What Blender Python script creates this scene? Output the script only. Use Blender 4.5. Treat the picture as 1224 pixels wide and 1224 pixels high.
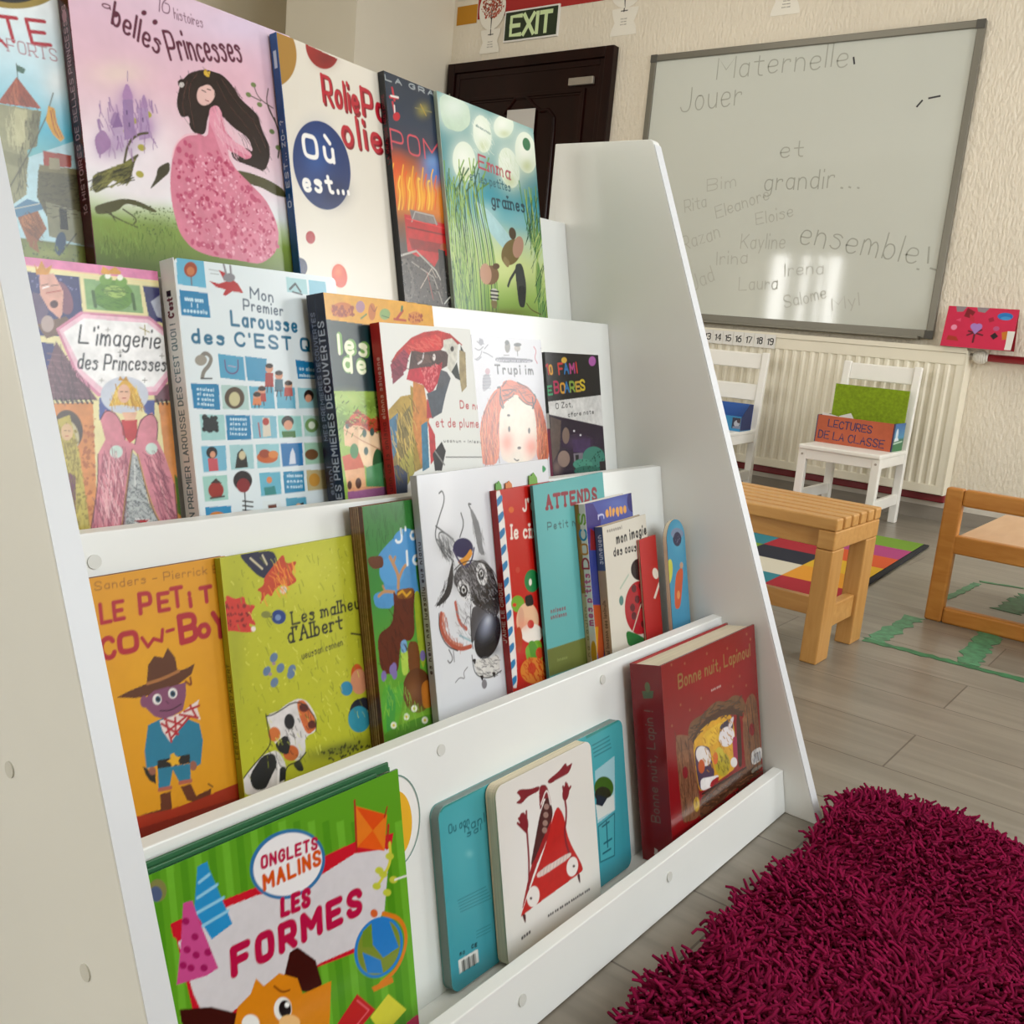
import bpy, math, random
import numpy as np
from mathutils import Matrix, Vector

for _o in list(bpy.data.objects):
    bpy.data.objects.remove(_o)
SC = bpy.context.scene
COL = SC.collection

# ------------------------------------------------------------------ camera, light, exposure
cam_data = bpy.data.cameras.new('camera')
cam = bpy.data.objects.new('camera', cam_data)
COL.objects.link(cam)
cam_data.sensor_fit = 'HORIZONTAL'
cam_data.sensor_width = 36.0
cam_data.lens = 36.0 * 1151.538 / 1224.0
cam_data.clip_start = 0.02
YAW, PITCH, ROLL = 0.651017, 0.191184, 0.091162
fw = Vector((-math.sin(YAW) * math.cos(PITCH), math.cos(YAW) * math.cos(PITCH), -math.sin(PITCH)))
rt0 = Vector((math.cos(YAW), math.sin(YAW), 0))
up0 = rt0.cross(fw)
rt1 = rt0 * math.cos(ROLL) + up0 * math.sin(ROLL)
up1 = up0 * math.cos(ROLL) - rt0 * math.sin(ROLL)
cam.matrix_world = Matrix(((rt1.x, up1.x, -fw.x, 0.0), (rt1.y, up1.y, -fw.y, 0.0), (rt1.z, up1.z, -fw.z, 0.70), (0, 0, 0, 1)))
SC.camera = cam

world = bpy.data.worlds.new('sky')
SC.world = world
world.use_nodes = True
wbg = world.node_tree.nodes['Background']
wbg.inputs[0].default_value = (0.85, 0.93, 1.0, 1)
wbg.inputs[1].default_value = 1.8

def area(name, loc, target, sx, sy, power, colour):
    d = bpy.data.lights.new(name, 'AREA')
    d.shape = 'RECTANGLE'
    d.size, d.size_y = sx, sy
    d.energy = power
    d.color = colour
    o = bpy.data.objects.new(name, d)
    COL.objects.link(o)
    o.location = loc
    o.rotation_euler = (Vector(target) - Vector(loc)).to_track_quat('-Z', 'Z').to_euler()
    return o

# daylight through the windows of the room (two in the right wall, two behind the camera); an unseen overhead fill is added to brighten the back wall
area('window_daylight_far', (1.36, 3.72, 1.5), (-1.0, 3.4, 1.2), 1.35, 1.3, 50, (0.98, 0.99, 0.98))
area('window_daylight_near', (1.36, 1.15, 1.5), (-1.0, 1.0, 0.8), 1.9, 1.3, 38, (0.92, 0.98, 1.0))
area('window_daylight_rear', (-1.55, -2.94, 1.45), (-1.5, 2.0, 0.9), 2.5, 1.2, 52, (1.0, 0.95, 0.82))
area('window_daylight_corner', (-4.97, -3.13, 1.1), (-4.97, 2.0, 1.1), 1.05, 1.7, 80, (1.0, 0.98, 0.94))
area('added_overhead_fill', (-2.4, 3.2, 2.86), (-2.4, 3.25, 0.0), 1.3, 0.6, 14, (1.0, 0.95, 0.86))

SC.view_settings.view_transform = 'Standard'
SC.view_settings.look = 'None'
SC.view_settings.gamma = 1.0
SC.view_settings.use_curve_mapping = False
SC.view_settings.exposure = 0.0
SC.cycles.use_denoising = True
SC.cycles.max_bounces = 8
SC.cycles.diffuse_bounces = 5
SC.cycles.glossy_bounces = 3
SC.cycles.transmission_bounces = 4
SC.cycles.sample_clamp_indirect = 6.0

# ------------------------------------------------------------------ colour and material helpers
def lin(h):
    h = h.lstrip('#')
    if len(h) == 3:
        h = ''.join(c * 2 for c in h)
    out = []
    for i in (0, 2, 4):
        c = int(h[i:i + 2], 16) / 255.0
        out.append(c / 12.92 if c <= 0.04045 else ((c + 0.055) / 1.055) ** 2.4)
    return tuple(out)

def mat(name, colour, rough=0.5, metal=0.0, noise=None, bump=None, spec=0.5, coat=0.0, sheen=0.0):
    """noise = (scale, amount, stretch xyz); bump = (scale, strength, distance, stretch)"""
    m = bpy.data.materials.new(name)
    m.use_nodes = True
    nt = m.node_tree
    b = nt.nodes['Principled BSDF']
    c = lin(colour) if isinstance(colour, str) else colour
    b.inputs['Base Color'].default_value = (*c, 1)
    b.inputs['Roughness'].default_value = rough
    b.inputs['Metallic'].default_value = metal
    b.inputs['Specular IOR Level'].default_value = spec
    b.inputs['Coat Weight'].default_value = coat
    b.inputs['Coat Roughness'].default_value = 0.12
    if sheen:
        b.inputs['Sheen Weight'].default_value = sheen
    tc = nt.nodes.new('ShaderNodeTexCoord')
    def tex(scale, stretch, detail=4):
        mp = nt.nodes.new('ShaderNodeMapping')
        mp.inputs['Scale'].default_value = stretch
        n = nt.nodes.new('ShaderNodeTexNoise')
        n.inputs['Scale'].default_value = scale
        n.inputs['Detail'].default_value = detail
        nt.links.new(tc.outputs['Object'], mp.inputs['Vector'])
        nt.links.new(mp.outputs['Vector'], n.inputs['Vector'])
        return n
    if noise:
        n = tex(noise[0], noise[2] if len(noise) > 2 else (1, 1, 1))
        r = nt.nodes.new('ShaderNodeValToRGB')
        k = noise[1]
        r.color_ramp.elements[0].position = 0.3
        r.color_ramp.elements[1].position = 0.7
        r.color_ramp.elements[0].color = (*[max(0, v * (1 - k)) for v in c], 1)
        r.color_ramp.elements[1].color = (*[min(1, v * (1 + k)) for v in c], 1)
        nt.links.new(n.outputs['Fac'], r.inputs['Fac'])
        nt.links.new(r.outputs['Color'], b.inputs['Base Color'])
    if bump:
        n = tex(bump[0], bump[3] if len(bump) > 3 else (1, 1, 1))
        bp = nt.nodes.new('ShaderNodeBump')
        bp.inputs['Strength'].default_value = bump[1]
        bp.inputs['Distance'].default_value = bump[2]
        nt.links.new(n.outputs['Fac'], bp.inputs['Height'])
        nt.links.new(bp.outputs['Normal'], b.inputs['Normal'])
    return m

def print_mat(name, rough, coat=0.0):
    m = mat(name, '#ffffff', rough, coat=coat, bump=(9.0, 0.05, 0.002))
    nt = m.node_tree
    a = nt.nodes.new('ShaderNodeVertexColor')
    a.layer_name = 'print'
    nt.links.new(a.outputs['Color'], nt.nodes['Principled BSDF'].inputs['Base Color'])
    return m

def wood_mat(name, c1, c2, stretch, rough=0.42):
    m = mat(name, c1, rough)
    nt = m.node_tree
    b = nt.nodes['Principled BSDF']
    tc = nt.nodes.new('ShaderNodeTexCoord')
    mp = nt.nodes.new('ShaderNodeMapping')
    mp.inputs['Scale'].default_value = stretch
    n = nt.nodes.new('ShaderNodeTexNoise')
    n.inputs['Scale'].default_value = 6.0
    n.inputs['Detail'].default_value = 6.0
    n.inputs['Distortion'].default_value = 0.6
    r = nt.nodes.new('ShaderNodeValToRGB')
    r.color_ramp.elements[0].position = 0.3
    r.color_ramp.elements[1].position = 0.72
    r.color_ramp.elements[0].color = (*lin(c1), 1)
    r.color_ramp.elements[1].color = (*lin(c2), 1)
    nt.links.new(tc.outputs['Object'], mp.inputs['Vector'])
    nt.links.new(mp.outputs['Vector'], n.inputs['Vector'])
    nt.links.new(n.outputs['Fac'], r.inputs['Fac'])
    nt.links.new(r.outputs['Color'], b.inputs['Base Color'])
    return m

M = {}
M['wall'] = mat('textured_wallpaper', '#ded5c4', 0.75, noise=(3, 0.03), bump=(85, 0.6, 0.012, (1, 1, 0.4)))
M['plain_wall'] = mat('painted_plaster', '#ddd3bd', 0.8, noise=(2, 0.03), bump=(30, 0.1, 0.003))
M['grey_wall'] = mat('grey_painted_plaster', '#ddd6c6', 0.75, noise=(2, 0.02))
M['ceiling'] = mat('ceiling_paint', '#e6e2da', 0.9)
M['white_board'] = mat('white_melamine', '#e4e5e2', 0.32, noise=(5, 0.02))
M['white_paint'] = mat('white_lacquer', '#eae8e2', 0.38, noise=(8, 0.02))
M['radiator'] = mat('cream_radiator_enamel', '#e3dcc9', 0.35, noise=(4, 0.02))
M['skirt'] = mat('off_white_skirting', '#c9c2b6', 0.6, noise=(14, 0.08))
M['grey_skirt'] = mat('grey_skirting', '#8d857a', 0.55, noise=(6, 0.1, (1, 1, 6)))
M['red_pipe'] = mat('red_pipe_paint', '#a3202c', 0.3)
M['dark_red'] = mat('dark_red_paint', '#7c0f1c', 0.45)
M['door'] = wood_mat('dark_varnished_wood', '#160504', '#220a06', (3, 3, 0.5), 0.22)
M['door'].node_tree.nodes['Principled BSDF'].inputs['Specular IOR Level'].default_value = 0.22
M['alu'] = mat('brushed_aluminium', '#77746a', 0.4, metal=0.5)
M['alu_dark'] = mat('grey_plastic_corner', '#4b4943', 0.5)
M['board'] = mat('whiteboard_enamel', '#c8cbc3', 0.06, noise=(1.5, 0.02))
M['ink'] = mat('faint_marker_ink', '#a0a298', 0.5)
M['ink_faint'] = mat('fainter_marker_ink', '#b0b1a8', 0.5)
M['ink_dark'] = mat('dark_marker_ink', '#2c2c30', 0.5)
M['beech'] = wood_mat('beech_wood', '#c08a48', '#cf9d5b', (1.2, 9, 9))
M['beech_upright'] = wood_mat('beech_wood_upright', '#bd8745', '#cd9a58', (9, 9, 1.2))
M['oak'] = wood_mat('orange_varnished_wood', '#b06f27', '#c2843a', (1.5, 8, 8))
M['seat_ply'] = wood_mat('pale_seat_plywood', '#c79c72', '#d2aa82', (5, 1, 5), 0.35)
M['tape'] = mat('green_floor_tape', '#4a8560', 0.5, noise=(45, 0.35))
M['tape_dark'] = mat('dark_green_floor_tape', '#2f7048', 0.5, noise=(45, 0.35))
M['paper'] = mat('white_paper', '#e4e2de', 0.7)
M['black_text'] = mat('black_print', '#2a2a2c', 0.6)
M['page'] = mat('book_pages', '#d8cdb4', 0.8, noise=(160, 0.12, (0.05, 0.05, 4)))
M['print_gloss'] = print_mat('glossy_printed_cover', 0.24, 0.06)
M['print_satin'] = print_mat('satin_printed_cover', 0.42)
M['print_matt'] = print_mat('matt_print', 0.7)
M['pile_print'] = print_mat('woven_mat_pile', 0.9)
M['teal_pages'] = mat('grey_teal_board_edges', '#7b8d8a', 0.7)
M['cap'] = mat('grey_screw_cap', '#cfcfc9', 0.45)
M['rug_back'] = mat('rug_backing', '#6a1038', 0.9)
M['green_felt'] = mat('green_felt', '#7f9a12', 0.9, noise=(90, 0.18))
M['orange_card'] = mat('rust_orange_card', '#b55838', 0.7, noise=(40, 0.06))
M['navy_card'] = mat('navy_card', '#1f2c5c', 0.6)
M['blue_card'] = mat('blue_plastic', '#1454a8', 0.4)
M['light_blue_card'] = mat('light_blue_plastic', '#1f7fb4', 0.4)
M['valve'] = mat('white_valve_plastic', '#e4e0d6', 0.4)
M['steel'] = mat('dull_steel', '#a39c92', 0.35, metal=0.6)
M['glow_bg'] = mat('dark_green_sign_panel', '#1c2c14', 0.4)
M['glow'] = mat('pale_green_sign_letters', '#cfe3ae', 0.5)
M['white_edge'] = mat('white_edge_band', '#d2d4d8', 0.35)
M['grey_card'] = mat('grey_card_inside', '#8d8578', 0.8)

# yarn of the shaggy rug
m = mat('magenta_yarn', '#8a1c52', 0.95, spec=0.12)
_nt = m.node_tree
_a = _nt.nodes.new('ShaderNodeVertexColor')
_a.layer_name = 'print'
_nt.links.new(_a.outputs['Color'], _nt.nodes['Principled BSDF'].inputs['Base Color'])
M['yarn'] = m

# grey laminate planks running along x
m = mat('grey_laminate_planks', '#a39a8c', 0.3)
_nt = m.node_tree
_b = _nt.nodes['Principled BSDF']
_tc = _nt.nodes.new('ShaderNodeTexCoord')
_mp = _nt.nodes.new('ShaderNodeMapping')
_mp.inputs['Location'].default_value = (0.414, 0.12, 0)
_br = _nt.nodes.new('ShaderNodeTexBrick')
_br.inputs['Scale'].default_value = 1.0
_br.inputs['Brick Width'].default_value = 1.28
_br.inputs['Row Height'].default_value = 0.2
_br.inputs['Mortar Size'].default_value = 0.0016
_br.inputs['Mortar Smooth'].default_value = 0.1
_br.offset = 0.37
_br.inputs['Color1'].default_value = (*lin('#918a7e'), 1)
_br.inputs['Color2'].default_value = (*lin('#837b6f'), 1)
_br.inputs['Mortar'].default_value = (*lin('#5a5148'), 1)
_m2 = _nt.nodes.new('ShaderNodeMapping')
_m2.inputs['Scale'].default_value = (0.9, 9, 1)
_n = _nt.nodes.new('ShaderNodeTexNoise')
_n.inputs['Scale'].default_value = 3.0
_n.inputs['Detail'].default_value = 7
_n.inputs['Distortion'].default_value = 0.8
_r = _nt.nodes.new('ShaderNodeValToRGB')
_r.color_ramp.elements[0].position = 0.3
_r.color_ramp.elements[1].position = 0.7
_r.color_ramp.elements[0].color = (0.62, 0.61, 0.59, 1)
_r.color_ramp.elements[1].color = (1.0, 1.0, 1.0, 1)
_mx = _nt.nodes.new('ShaderNodeMixRGB')
_mx.blend_type = 'MULTIPLY'
_mx.inputs['Fac'].default_value = 0.8
for a, b2 in ((_tc.outputs['Object'], _mp.inputs['Vector']), (_mp.outputs['Vector'], _br.inputs['Vector']), (_tc.outputs['Object'], _m2.inputs['Vector']),
              (_m2.outputs['Vector'], _n.inputs['Vector']), (_n.outputs['Fac'], _r.inputs['Fac']), (_br.outputs['Color'], _mx.inputs['Color1']),
              (_r.outputs['Color'], _mx.inputs['Color2']), (_mx.outputs['Color'], _b.inputs['Base Color'])):
    _nt.links.new(a, b2)
M['floor'] = m

# ------------------------------------------------------------------ mesh helpers
class MB:
    def __init__(self):
        self.v, self.f = [], []
    def quadbox(self, c8):
        k = len(self.v)
        self.v += [tuple(p) for p in c8]
        for q in ((0, 3, 2, 1), (4, 5, 6, 7), (0, 1, 5, 4), (1, 2, 6, 5), (2, 3, 7, 6), (3, 0, 4, 7)):
            self.f.append(tuple(k + i for i in q))
        return self
    def box(self, x0, x1, y0, y1, z0, z1):
        return self.quadbox([(x0, y0, z0), (x1, y0, z0), (x1, y1, z0), (x0, y1, z0), (x0, y0, z1), (x1, y0, z1), (x1, y1, z1), (x0, y1, z1)])
    def prism(self, poly, axis, a0, a1):
        """extrude a 2-D outline along an axis ('x','y','z'); outline in the two other axes in order"""
        k = len(self.v); n = len(poly)
        def p3(u, w, a):
            return (a, u, w) if axis == 'x' else (u, a, w) if axis == 'y' else (u, w, a)
        self.v += [p3(u, w, a0) for u, w in poly] + [p3(u, w, a1) for u, w in poly]
        self.f.append(tuple(k + i for i in range(n)))
        self.f.append(tuple(k + n + i for i in reversed(range(n))))
        for i in range(n):
            j = (i + 1) % n
            self.f.append((k + i, k + n + i, k + n + j, k + j))
        return self
    def tube(self, p0, p1, r0, r1=None, n=16, caps=True):
        r1 = r0 if r1 is None else r1
        p0, p1 = Vector(p0), Vector(p1)
        d = (p1 - p0).normalized()
        a = d.orthogonal().normalized(); b = d.cross(a)
        k = len(self.v)
        for p, r in ((p0, r0), (p1, r1)):
            for i in range(n):
                t = 2 * math.pi * i / n
                self.v.append(tuple(p + a * (r * math.cos(t)) + b * (r * math.sin(t))))
        for i in range(n):
            j = (i + 1) % n
            self.f.append((k + i, k + j, k + n + j, k + n + i))
        if caps:
            self.f.append(tuple(k + i for i in reversed(range(n))))
            self.f.append(tuple(k + n + i for i in range(n)))
        return self
    def build(self, name, m, parent=None, bevel=0.0, smooth=False):
        me = bpy.data.meshes.new(name)
        me.from_pydata(self.v, [], self.f)
        import bmesh
        bm = bmesh.new(); bm.from_mesh(me)
        bmesh.ops.recalc_face_normals(bm, faces=bm.faces)
        bm.to_mesh(me); bm.free()
        me.materials.append(m)
        if smooth:
            for p in me.polygons:
                p.use_smooth = True
        o = bpy.data.objects.new(name, me)
        COL.objects.link(o)
        if parent:
            o.parent = parent
        if bevel:
            md = o.modifiers.new('bevel', 'BEVEL')
            md.width = bevel; md.segments = 2; md.limit_method = 'ANGLE'
        return o

def tag(o, label=None, cat=None, group=None, kind=None):
    if label: o['label'] = label
    if cat: o['category'] = cat
    if group: o['group'] = group
    if kind: o['kind'] = kind
    return o

def empty(name, loc, label, cat, group=None, rz=0.0):
    o = bpy.data.objects.new(name, None)
    COL.objects.link(o)
    o.empty_display_size = 0.05
    o.location = loc
    o.rotation_euler = (0, 0, rz)
    return tag(o, label, cat, group)

def struct(name, mb, m, parent=None, bevel=0.0):
    o = mb.build(name, m, parent, bevel)
    o['kind'] = 'structure'
    return o

def copy_tree(o, parent=None):
    c = o.copy()
    COL.objects.link(c)
    if parent:
        c.parent = parent
    for ch in list(o.children):
        copy_tree(ch, c)
    return c

# ------------------------------------------------------------------ stroke lettering (two hex digits per point: x, y+3)
GL = {'A': '033d63/1757', 'B': '030d/~0d4d6c694808/~085867644303', 'C': '~6b5d2d0a06235365', 'D': '030d/~0d4d6a664303', 'E': '6d0d0363/0858', 'F': '6d0d03/0858',
 'G': '~6b5d2d0a06234365/656848', 'H': '030d/636d/0868', 'I': '030d', 'J': '~5d56431305', 'K': '030d/6d07/2863', 'L': '0d0363', 'M': '030d478d83', 'N': '030d636d',
 'O': '~3d1d0b051353656b5d3d', 'P': '030d/~0d5d6b685707', 'Q': '~3d1d0b051353656b5d3d/4663', 'R': '030d/~0d5d6b685707/3763', 'S': '~6b5d1d0a285765531305',
 'T': '0d6d/3d33', 'U': '~0d061353666d', 'V': '0d336d', 'W': '0d234a638d', 'X': '036d/0d63', 'Y': '0d386d/3833', 'Z': '0d6d0363',
 'a': '~4839190705133345/4943', 'b': '0d03/~0513334547391907', 'c': '~4839190705133344', 'd': '4d43/~4839190705133345', 'e': '~06464839190705133344',
 'f': '~4c3d2d2b23/0949', 'g': '~4839190705133345/~4942301001', 'h': '0d03/~0719394743', 'i': '0903/0c0d', 'j': '~292110/2b2c', 'k': '0d03/4906/1743', 'l': '0d03',
 'm': '0903/~0719293733/~3749596763', 'n': '0903/~0719394743', 'o': '~29190705133345473929', 'p': '0900/~0513334547391907', 'q': '4940/~4839190705133345',
 'r': '0903/~07193938', 's': '~483919083745331304', 't': '~2c243343/0949', 'u': '~0905133345/4943', 'v': '092349', 'w': '0913365369', 'x': '0349/0943',
 'y': '0923/4910', 'z': '09490343', '0': '~3d1d0b051353656b5d3d', '1': '0b2d23', '2': '~0b1d5d6b69/690363', '3': '~0c2d5d6b5828/~28586764431304',
 '4': '5d0666/5d53', '5': '5d1d09/~084968654313 04', '6': '~5d2b0805135365675929', '7': '0d6d23', '8': '~3d1d0b19596b5d3d/~39190613536659 39',
 '9': '~6958280a0b1d5d6b665313', "'": '0d0b', ',': '1401', '.': '0304', '!': '0d06/0304', '?': '~0b1d4d5a3735/3334', '-': '0747', ':': '0304/0809',
 '\u00f9': '~0905133345/4943/1f3c', '\u00e9': '~06464839190705133344/2b4d'}
SQ = ['0309/~09293746/4643', '~4839190705133345/4943', '0903/~0719394743', '~06464839190705133344', '0d03', '~0905133345/4943', '~483919083745331304']
CAP_SQ = 0

def chaikin(p, n=2):
    for _ in range(n):
        q = [p[0]]
        for a, b in zip(p[:-1], p[1:]):
            q += [0.75 * a + 0.25 * b, 0.25 * a + 0.75 * b]
        q.append(p[-1])
        p = q
    return p

def glyph_strokes(text, seed=0, serif=False, gap=2.3):
    """polylines with cap height 1; returns (strokes, width)"""
    rnd = random.Random(seed * 7 + len(text))
    out, x = [], 0.0
    for ch in text:
        if ch == ' ':
            x += 4.0
            continue
        g = SQ[rnd.randrange(len(SQ))] if ch == '#' else GL.get(ch, GL['-'])
        w = 0
        for s in g.replace(' ', '').split('/'):
            sm = s[0] == '~'
            s = s.lstrip('~')
            p = [np.array([int(s[i], 16), int(s[i + 1], 16) - 3], float) for i in range(0, len(s) - 1, 2)]
            w = max(w, max(q[0] for q in p))
            raw = p
            if sm:
                p = chaikin(p)
            out.append([(q + np.array([x, 0])) / 10.0 for q in p])
            if serif and not sm:
                for q in (raw[0], raw[-1]):
                    if q[1] in (0, 6, 10) and len(raw) > 1:
                        out.append([(q + np.array([x + d, 0])) / 10.0 for d in (-0.9, 0.9)])
        x += w + gap
    return out, max(x - gap, 0.5) / 10.0

# ------------------------------------------------------------------ printing: colours computed per vertex of a fine sheet
class Sheet:
    def __init__(self, w, h, cell=1.0):
        self.w, self.h = w, h                      # millimetres
        self.nx, self.ny = max(2, int(round(w / cell))), max(2, int(round(h / cell)))
        self.px, self.py = self.nx * 2, self.ny * 2
        self.sx, self.sy = self.px / w, self.py / h
        self.img = np.ones((self.py, self.px, 3), np.float32)
        self.amp = 0.0
    def window(self, x0, y0, x1, y1):
        a = max(0, int(x0 * self.sx) - 2); b = min(self.px, int(x1 * self.sx) + 3)
        c = max(0, int(y0 * self.sy) - 2); d = min(self.py, int(y1 * self.sy) + 3)
        if a >= b or c >= d:
            return None
        X, Y = np.meshgrid((np.arange(a, b) + 0.5) / self.sx, (np.arange(c, d) + 0.5) / self.sy)
        return (slice(c, d), slice(a, b)), X, Y
    def put(self, win, alpha, col):
        r = self.img[win]
        self.img[win] = r + (np.array(col, np.float32) - r) * alpha[..., None].astype(np.float32)
    def inside(self, X, Y, p):
        r = np.zeros(X.shape, bool)
        n = len(p)
        for i in range(n):
            (x0, y0), (x1, y1) = p[i], p[(i + 1) % n]
            if y0 == y1:
                continue
            c = (y0 > Y) != (y1 > Y)
            r ^= c & (X < (x1 - x0) * (Y - y0) / (y1 - y0) + x0)
        return r
    def grain(self):
        if not hasattr(self, '_g'):
            keep = self.img
            self.img = np.ones_like(keep)
            self.noise(1.0, 16, 11); a = self.img[:, :, 0] - 1
            self.img = np.ones_like(keep)
            self.noise(1.0, 5, 12); b = self.img[:, :, 0] - 1
            self.img = keep
            self._g = (0.6 * a + 0.6 * b)[..., None]
        return self._g
    def poly(self, col, p):
        xs, ys = [q[0] for q in p], [q[1] for q in p]
        w = self.window(min(xs), min(ys), max(xs), max(ys))
        if w:
            a = self.inside(w[1], w[2], p)
            if self.amp:
                tone = np.array(col, np.float32) * (1 + self.amp * self.grain()[w[0]])
                self.img[w[0]] = np.where(a[..., None], tone, self.img[w[0]])
            else:
                self.put(w[0], a.astype(float), col)
    def ellipse(self, col, cx, cy, ax, ay, bx, by, alpha=None):
        ex, ey = math.hypot(ax, bx), math.hypot(ay, by)
        k = 1.0 if alpha is None else 1.9
        w = self.window(cx - ex * k, cy - ey * k, cx + ex * k, cy + ey * k)
        det = ax * by - ay * bx
        if not w or abs(det) < 1e-6:
            return
        dx, dy = w[1] - cx, w[2] - cy
        u, v = (dx * by - dy * bx) / det, (dy * ax - dx * ay) / det
        d = np.sqrt(u * u + v * v)
        if alpha is None:
            a = np.clip((1 - d) * min(ex, ey) * self.sx + 0.5, 0, 1)
        else:
            a = alpha * np.exp(-d * d * 1.3) * np.clip((1.9 - d) * 3, 0, 1)
        self.put(w[0], a, col)
    def stroke(self, col, p, wd):
        r = wd / 2
        xs, ys = [q[0] for q in p], [q[1] for q in p]
        w = self.window(min(xs) - r, min(ys) - r, max(xs) + r, max(ys) + r)
        if not w:
            return
        best = np.full(w[1].shape, 1e9)
        if len(p) == 1:
            p = [p[0], p[0]]
        for (x0, y0), (x1, y1) in zip(p[:-1], p[1:]):
            dx, dy = x1 - x0, y1 - y0
            L = dx * dx + dy * dy
            t = np.clip(((w[1] - x0) * dx + (w[2] - y0) * dy) / L, 0, 1) if L > 1e-9 else 0.0
            best = np.minimum(best, (w[1] - x0 - t * dx) ** 2 + (w[2] - y0 - t * dy) ** 2)
        a = np.clip((r - np.sqrt(best)) * self.sx + 0.5, 0, 1)
        if wd * self.sx < 1:
            a *= wd * self.sx
        self.put(w[0], a, col)
    def text(self, col, s, x, y, dx, dy, h, wd, style=''):
        L = math.hypot(dx, dy)
        ux, uy = dx / L, dy / L
        vx, vy = uy, -ux
        st, tw = glyph_strokes(s, int(x * 3 + y), 'f' in style, 1.6 + 9.0 * wd / h)
        k = L / tw
        sl = 0.22 if 'i' in style else 0.0
        rnd = random.Random(int(x + y * 5))
        for q in st:
            j = (rnd.uniform(-0.04, 0.04), rnd.uniform(-0.05, 0.05)) if 'h' in style else (0, 0)
            self.stroke(col, [(x + ux * (a + sl * b * h / k) * k + vx * (b + j[1]) * h, y + uy * (a + sl * b * h / k) * k + vy * (b + j[1]) * h) for a, b in q], wd)
    def noise(self, amp, scale, seed=3):
        rs = np.random.RandomState(seed)
        tot = np.zeros((self.py, self.px))
        for k, wt in ((1, 0.6), (2.3, 0.4)):
            gx, gy = max(2, int(self.w / scale * k)) + 2, max(2, int(self.h / scale * k)) + 2
            g = rs.uniform(-1, 1, (gy, gx))
            yy, xx = np.linspace(0, gy - 1.001, self.py), np.linspace(0, gx - 1.001, self.px)
            y0, x0 = yy.astype(int), xx.astype(int)
            fy, fx = (yy - y0)[:, None], (xx - x0)[None, :]
            tot += wt * (g[y0][:, x0] * (1 - fy) * (1 - fx) + g[y0 + 1][:, x0] * fy * (1 - fx) + g[y0][:, x0 + 1] * (1 - fy) * fx + g[y0 + 1][:, x0 + 1] * fy * fx)
        self.img *= (1 + amp * tot)[..., None]
    def run(self, ops):
        pr = lambda l: [(l[i], l[i + 1]) for i in range(0, len(l), 2)]
        for o in ops:
            k = o[0]
            if k == 'f':
                self.img[:] = lin(o[1])
            elif k == 'g':
                ys = [q[0] for q in o[1]]
                cs = np.array([lin(q[1]) for q in o[1]])
                yy = (np.arange(self.py) + 0.5) / self.sy
                order = np.argsort(ys)
                for c in range(3):
                    self.img[:, :, c] = np.interp(yy, np.array(ys)[order], cs[order, c])[:, None]
            elif k == 'p':
                self.poly(lin(o[1]), pr(o[2]))
            elif k == 'a':
                self.amp = o[1]
            elif k == 'q':
                p = [np.array(q, float) for q in pr(o[2])]
                for _ in range(2):
                    p = [c for i in range(len(p)) for c in (0.8 * p[i] + 0.2 * p[(i + 1) % len(p)], 0.2 * p[i] + 0.8 * p[(i + 1) % len(p)])]
                self.poly(lin(o[1]), [tuple(q) for q in p])
            elif k == 'h':
                p = pr(o[6])
                rnd = random.Random(o[7])
                xs, ys = [q[0] for q in p], [q[1] for q in p]
                n = 0
                for _ in range(o[2] * 4):
                    x, y = rnd.uniform(min(xs), max(xs)), rnd.uniform(min(ys), max(ys))
                    if n < o[2] and self.inside(np.array([[x]]), np.array([[y]]), p)[0, 0]:
                        n += 1
                        t = math.radians(o[5]) + rnd.uniform(-0.35, 0.35)
                        r = o[3] * rnd.uniform(0.3, 0.6)
                        b = rnd.uniform(-0.2, 0.2) * r
                        self.stroke(lin(o[1]), [(x - r * math.cos(t), y - r * math.sin(t)), (x + b, y - b), (x + r * math.cos(t), y + r * math.sin(t))], o[4] * rnd.uniform(0.5, 1.1))
            elif k == 'e':
                self.ellipse(lin(o[1]), *o[2:8])
            elif k == 's':
                self.ellipse(lin(o[1]), *o[3:9], alpha=o[2])
            elif k == 'l':
                p = pr(o[3])
                if o[4]:
                    p = [tuple(q) for q in chaikin([np.array(q, float) for q in p])]
                self.stroke(lin(o[1]), p, o[2])
            elif k == 't':
                self.text(lin(o[1]), *o[2:])
            elif k == 'k':
                p = pr(o[4])
                rnd = random.Random(o[5])
                xs, ys = [q[0] for q in p], [q[1] for q in p]
                n = 0
                for _ in range(o[2] * 4):
                    x, y = rnd.uniform(min(xs), max(xs)), rnd.uniform(min(ys), max(ys))
                    if n < o[2] and self.inside(np.array([[x]]), np.array([[y]]), p)[0, 0]:
                        n += 1
                        r, t = o[3] * rnd.uniform(0.4, 1.2), rnd.uniform(0, 3.1)
                        e = rnd.uniform(0.4, 1.0)
                        self.ellipse(lin(o[1]), x, y, r * math.cos(t), r * math.sin(t), -r * e * math.sin(t), r * e * math.cos(t))
            elif k == 'n':
                self.noise(o[1], o[2])
        return self
    def vertex_colours(self):
        im = 0.93 * np.clip(self.img, 0, 1) ** 1.18
        im = (im[0::2, 0::2] + im[1::2, 0::2] + im[0::2, 1::2] + im[1::2, 1::2]) / 4     # cell centres
        p = np.pad(im, ((1, 1), (1, 1), (0, 0)), mode='edge')
        return np.clip((p[:-1, :-1] + p[1:, :-1] + p[:-1, 1:] + p[1:, 1:]) / 4 * 1.0 + 0.0, 0, 1), im

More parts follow.
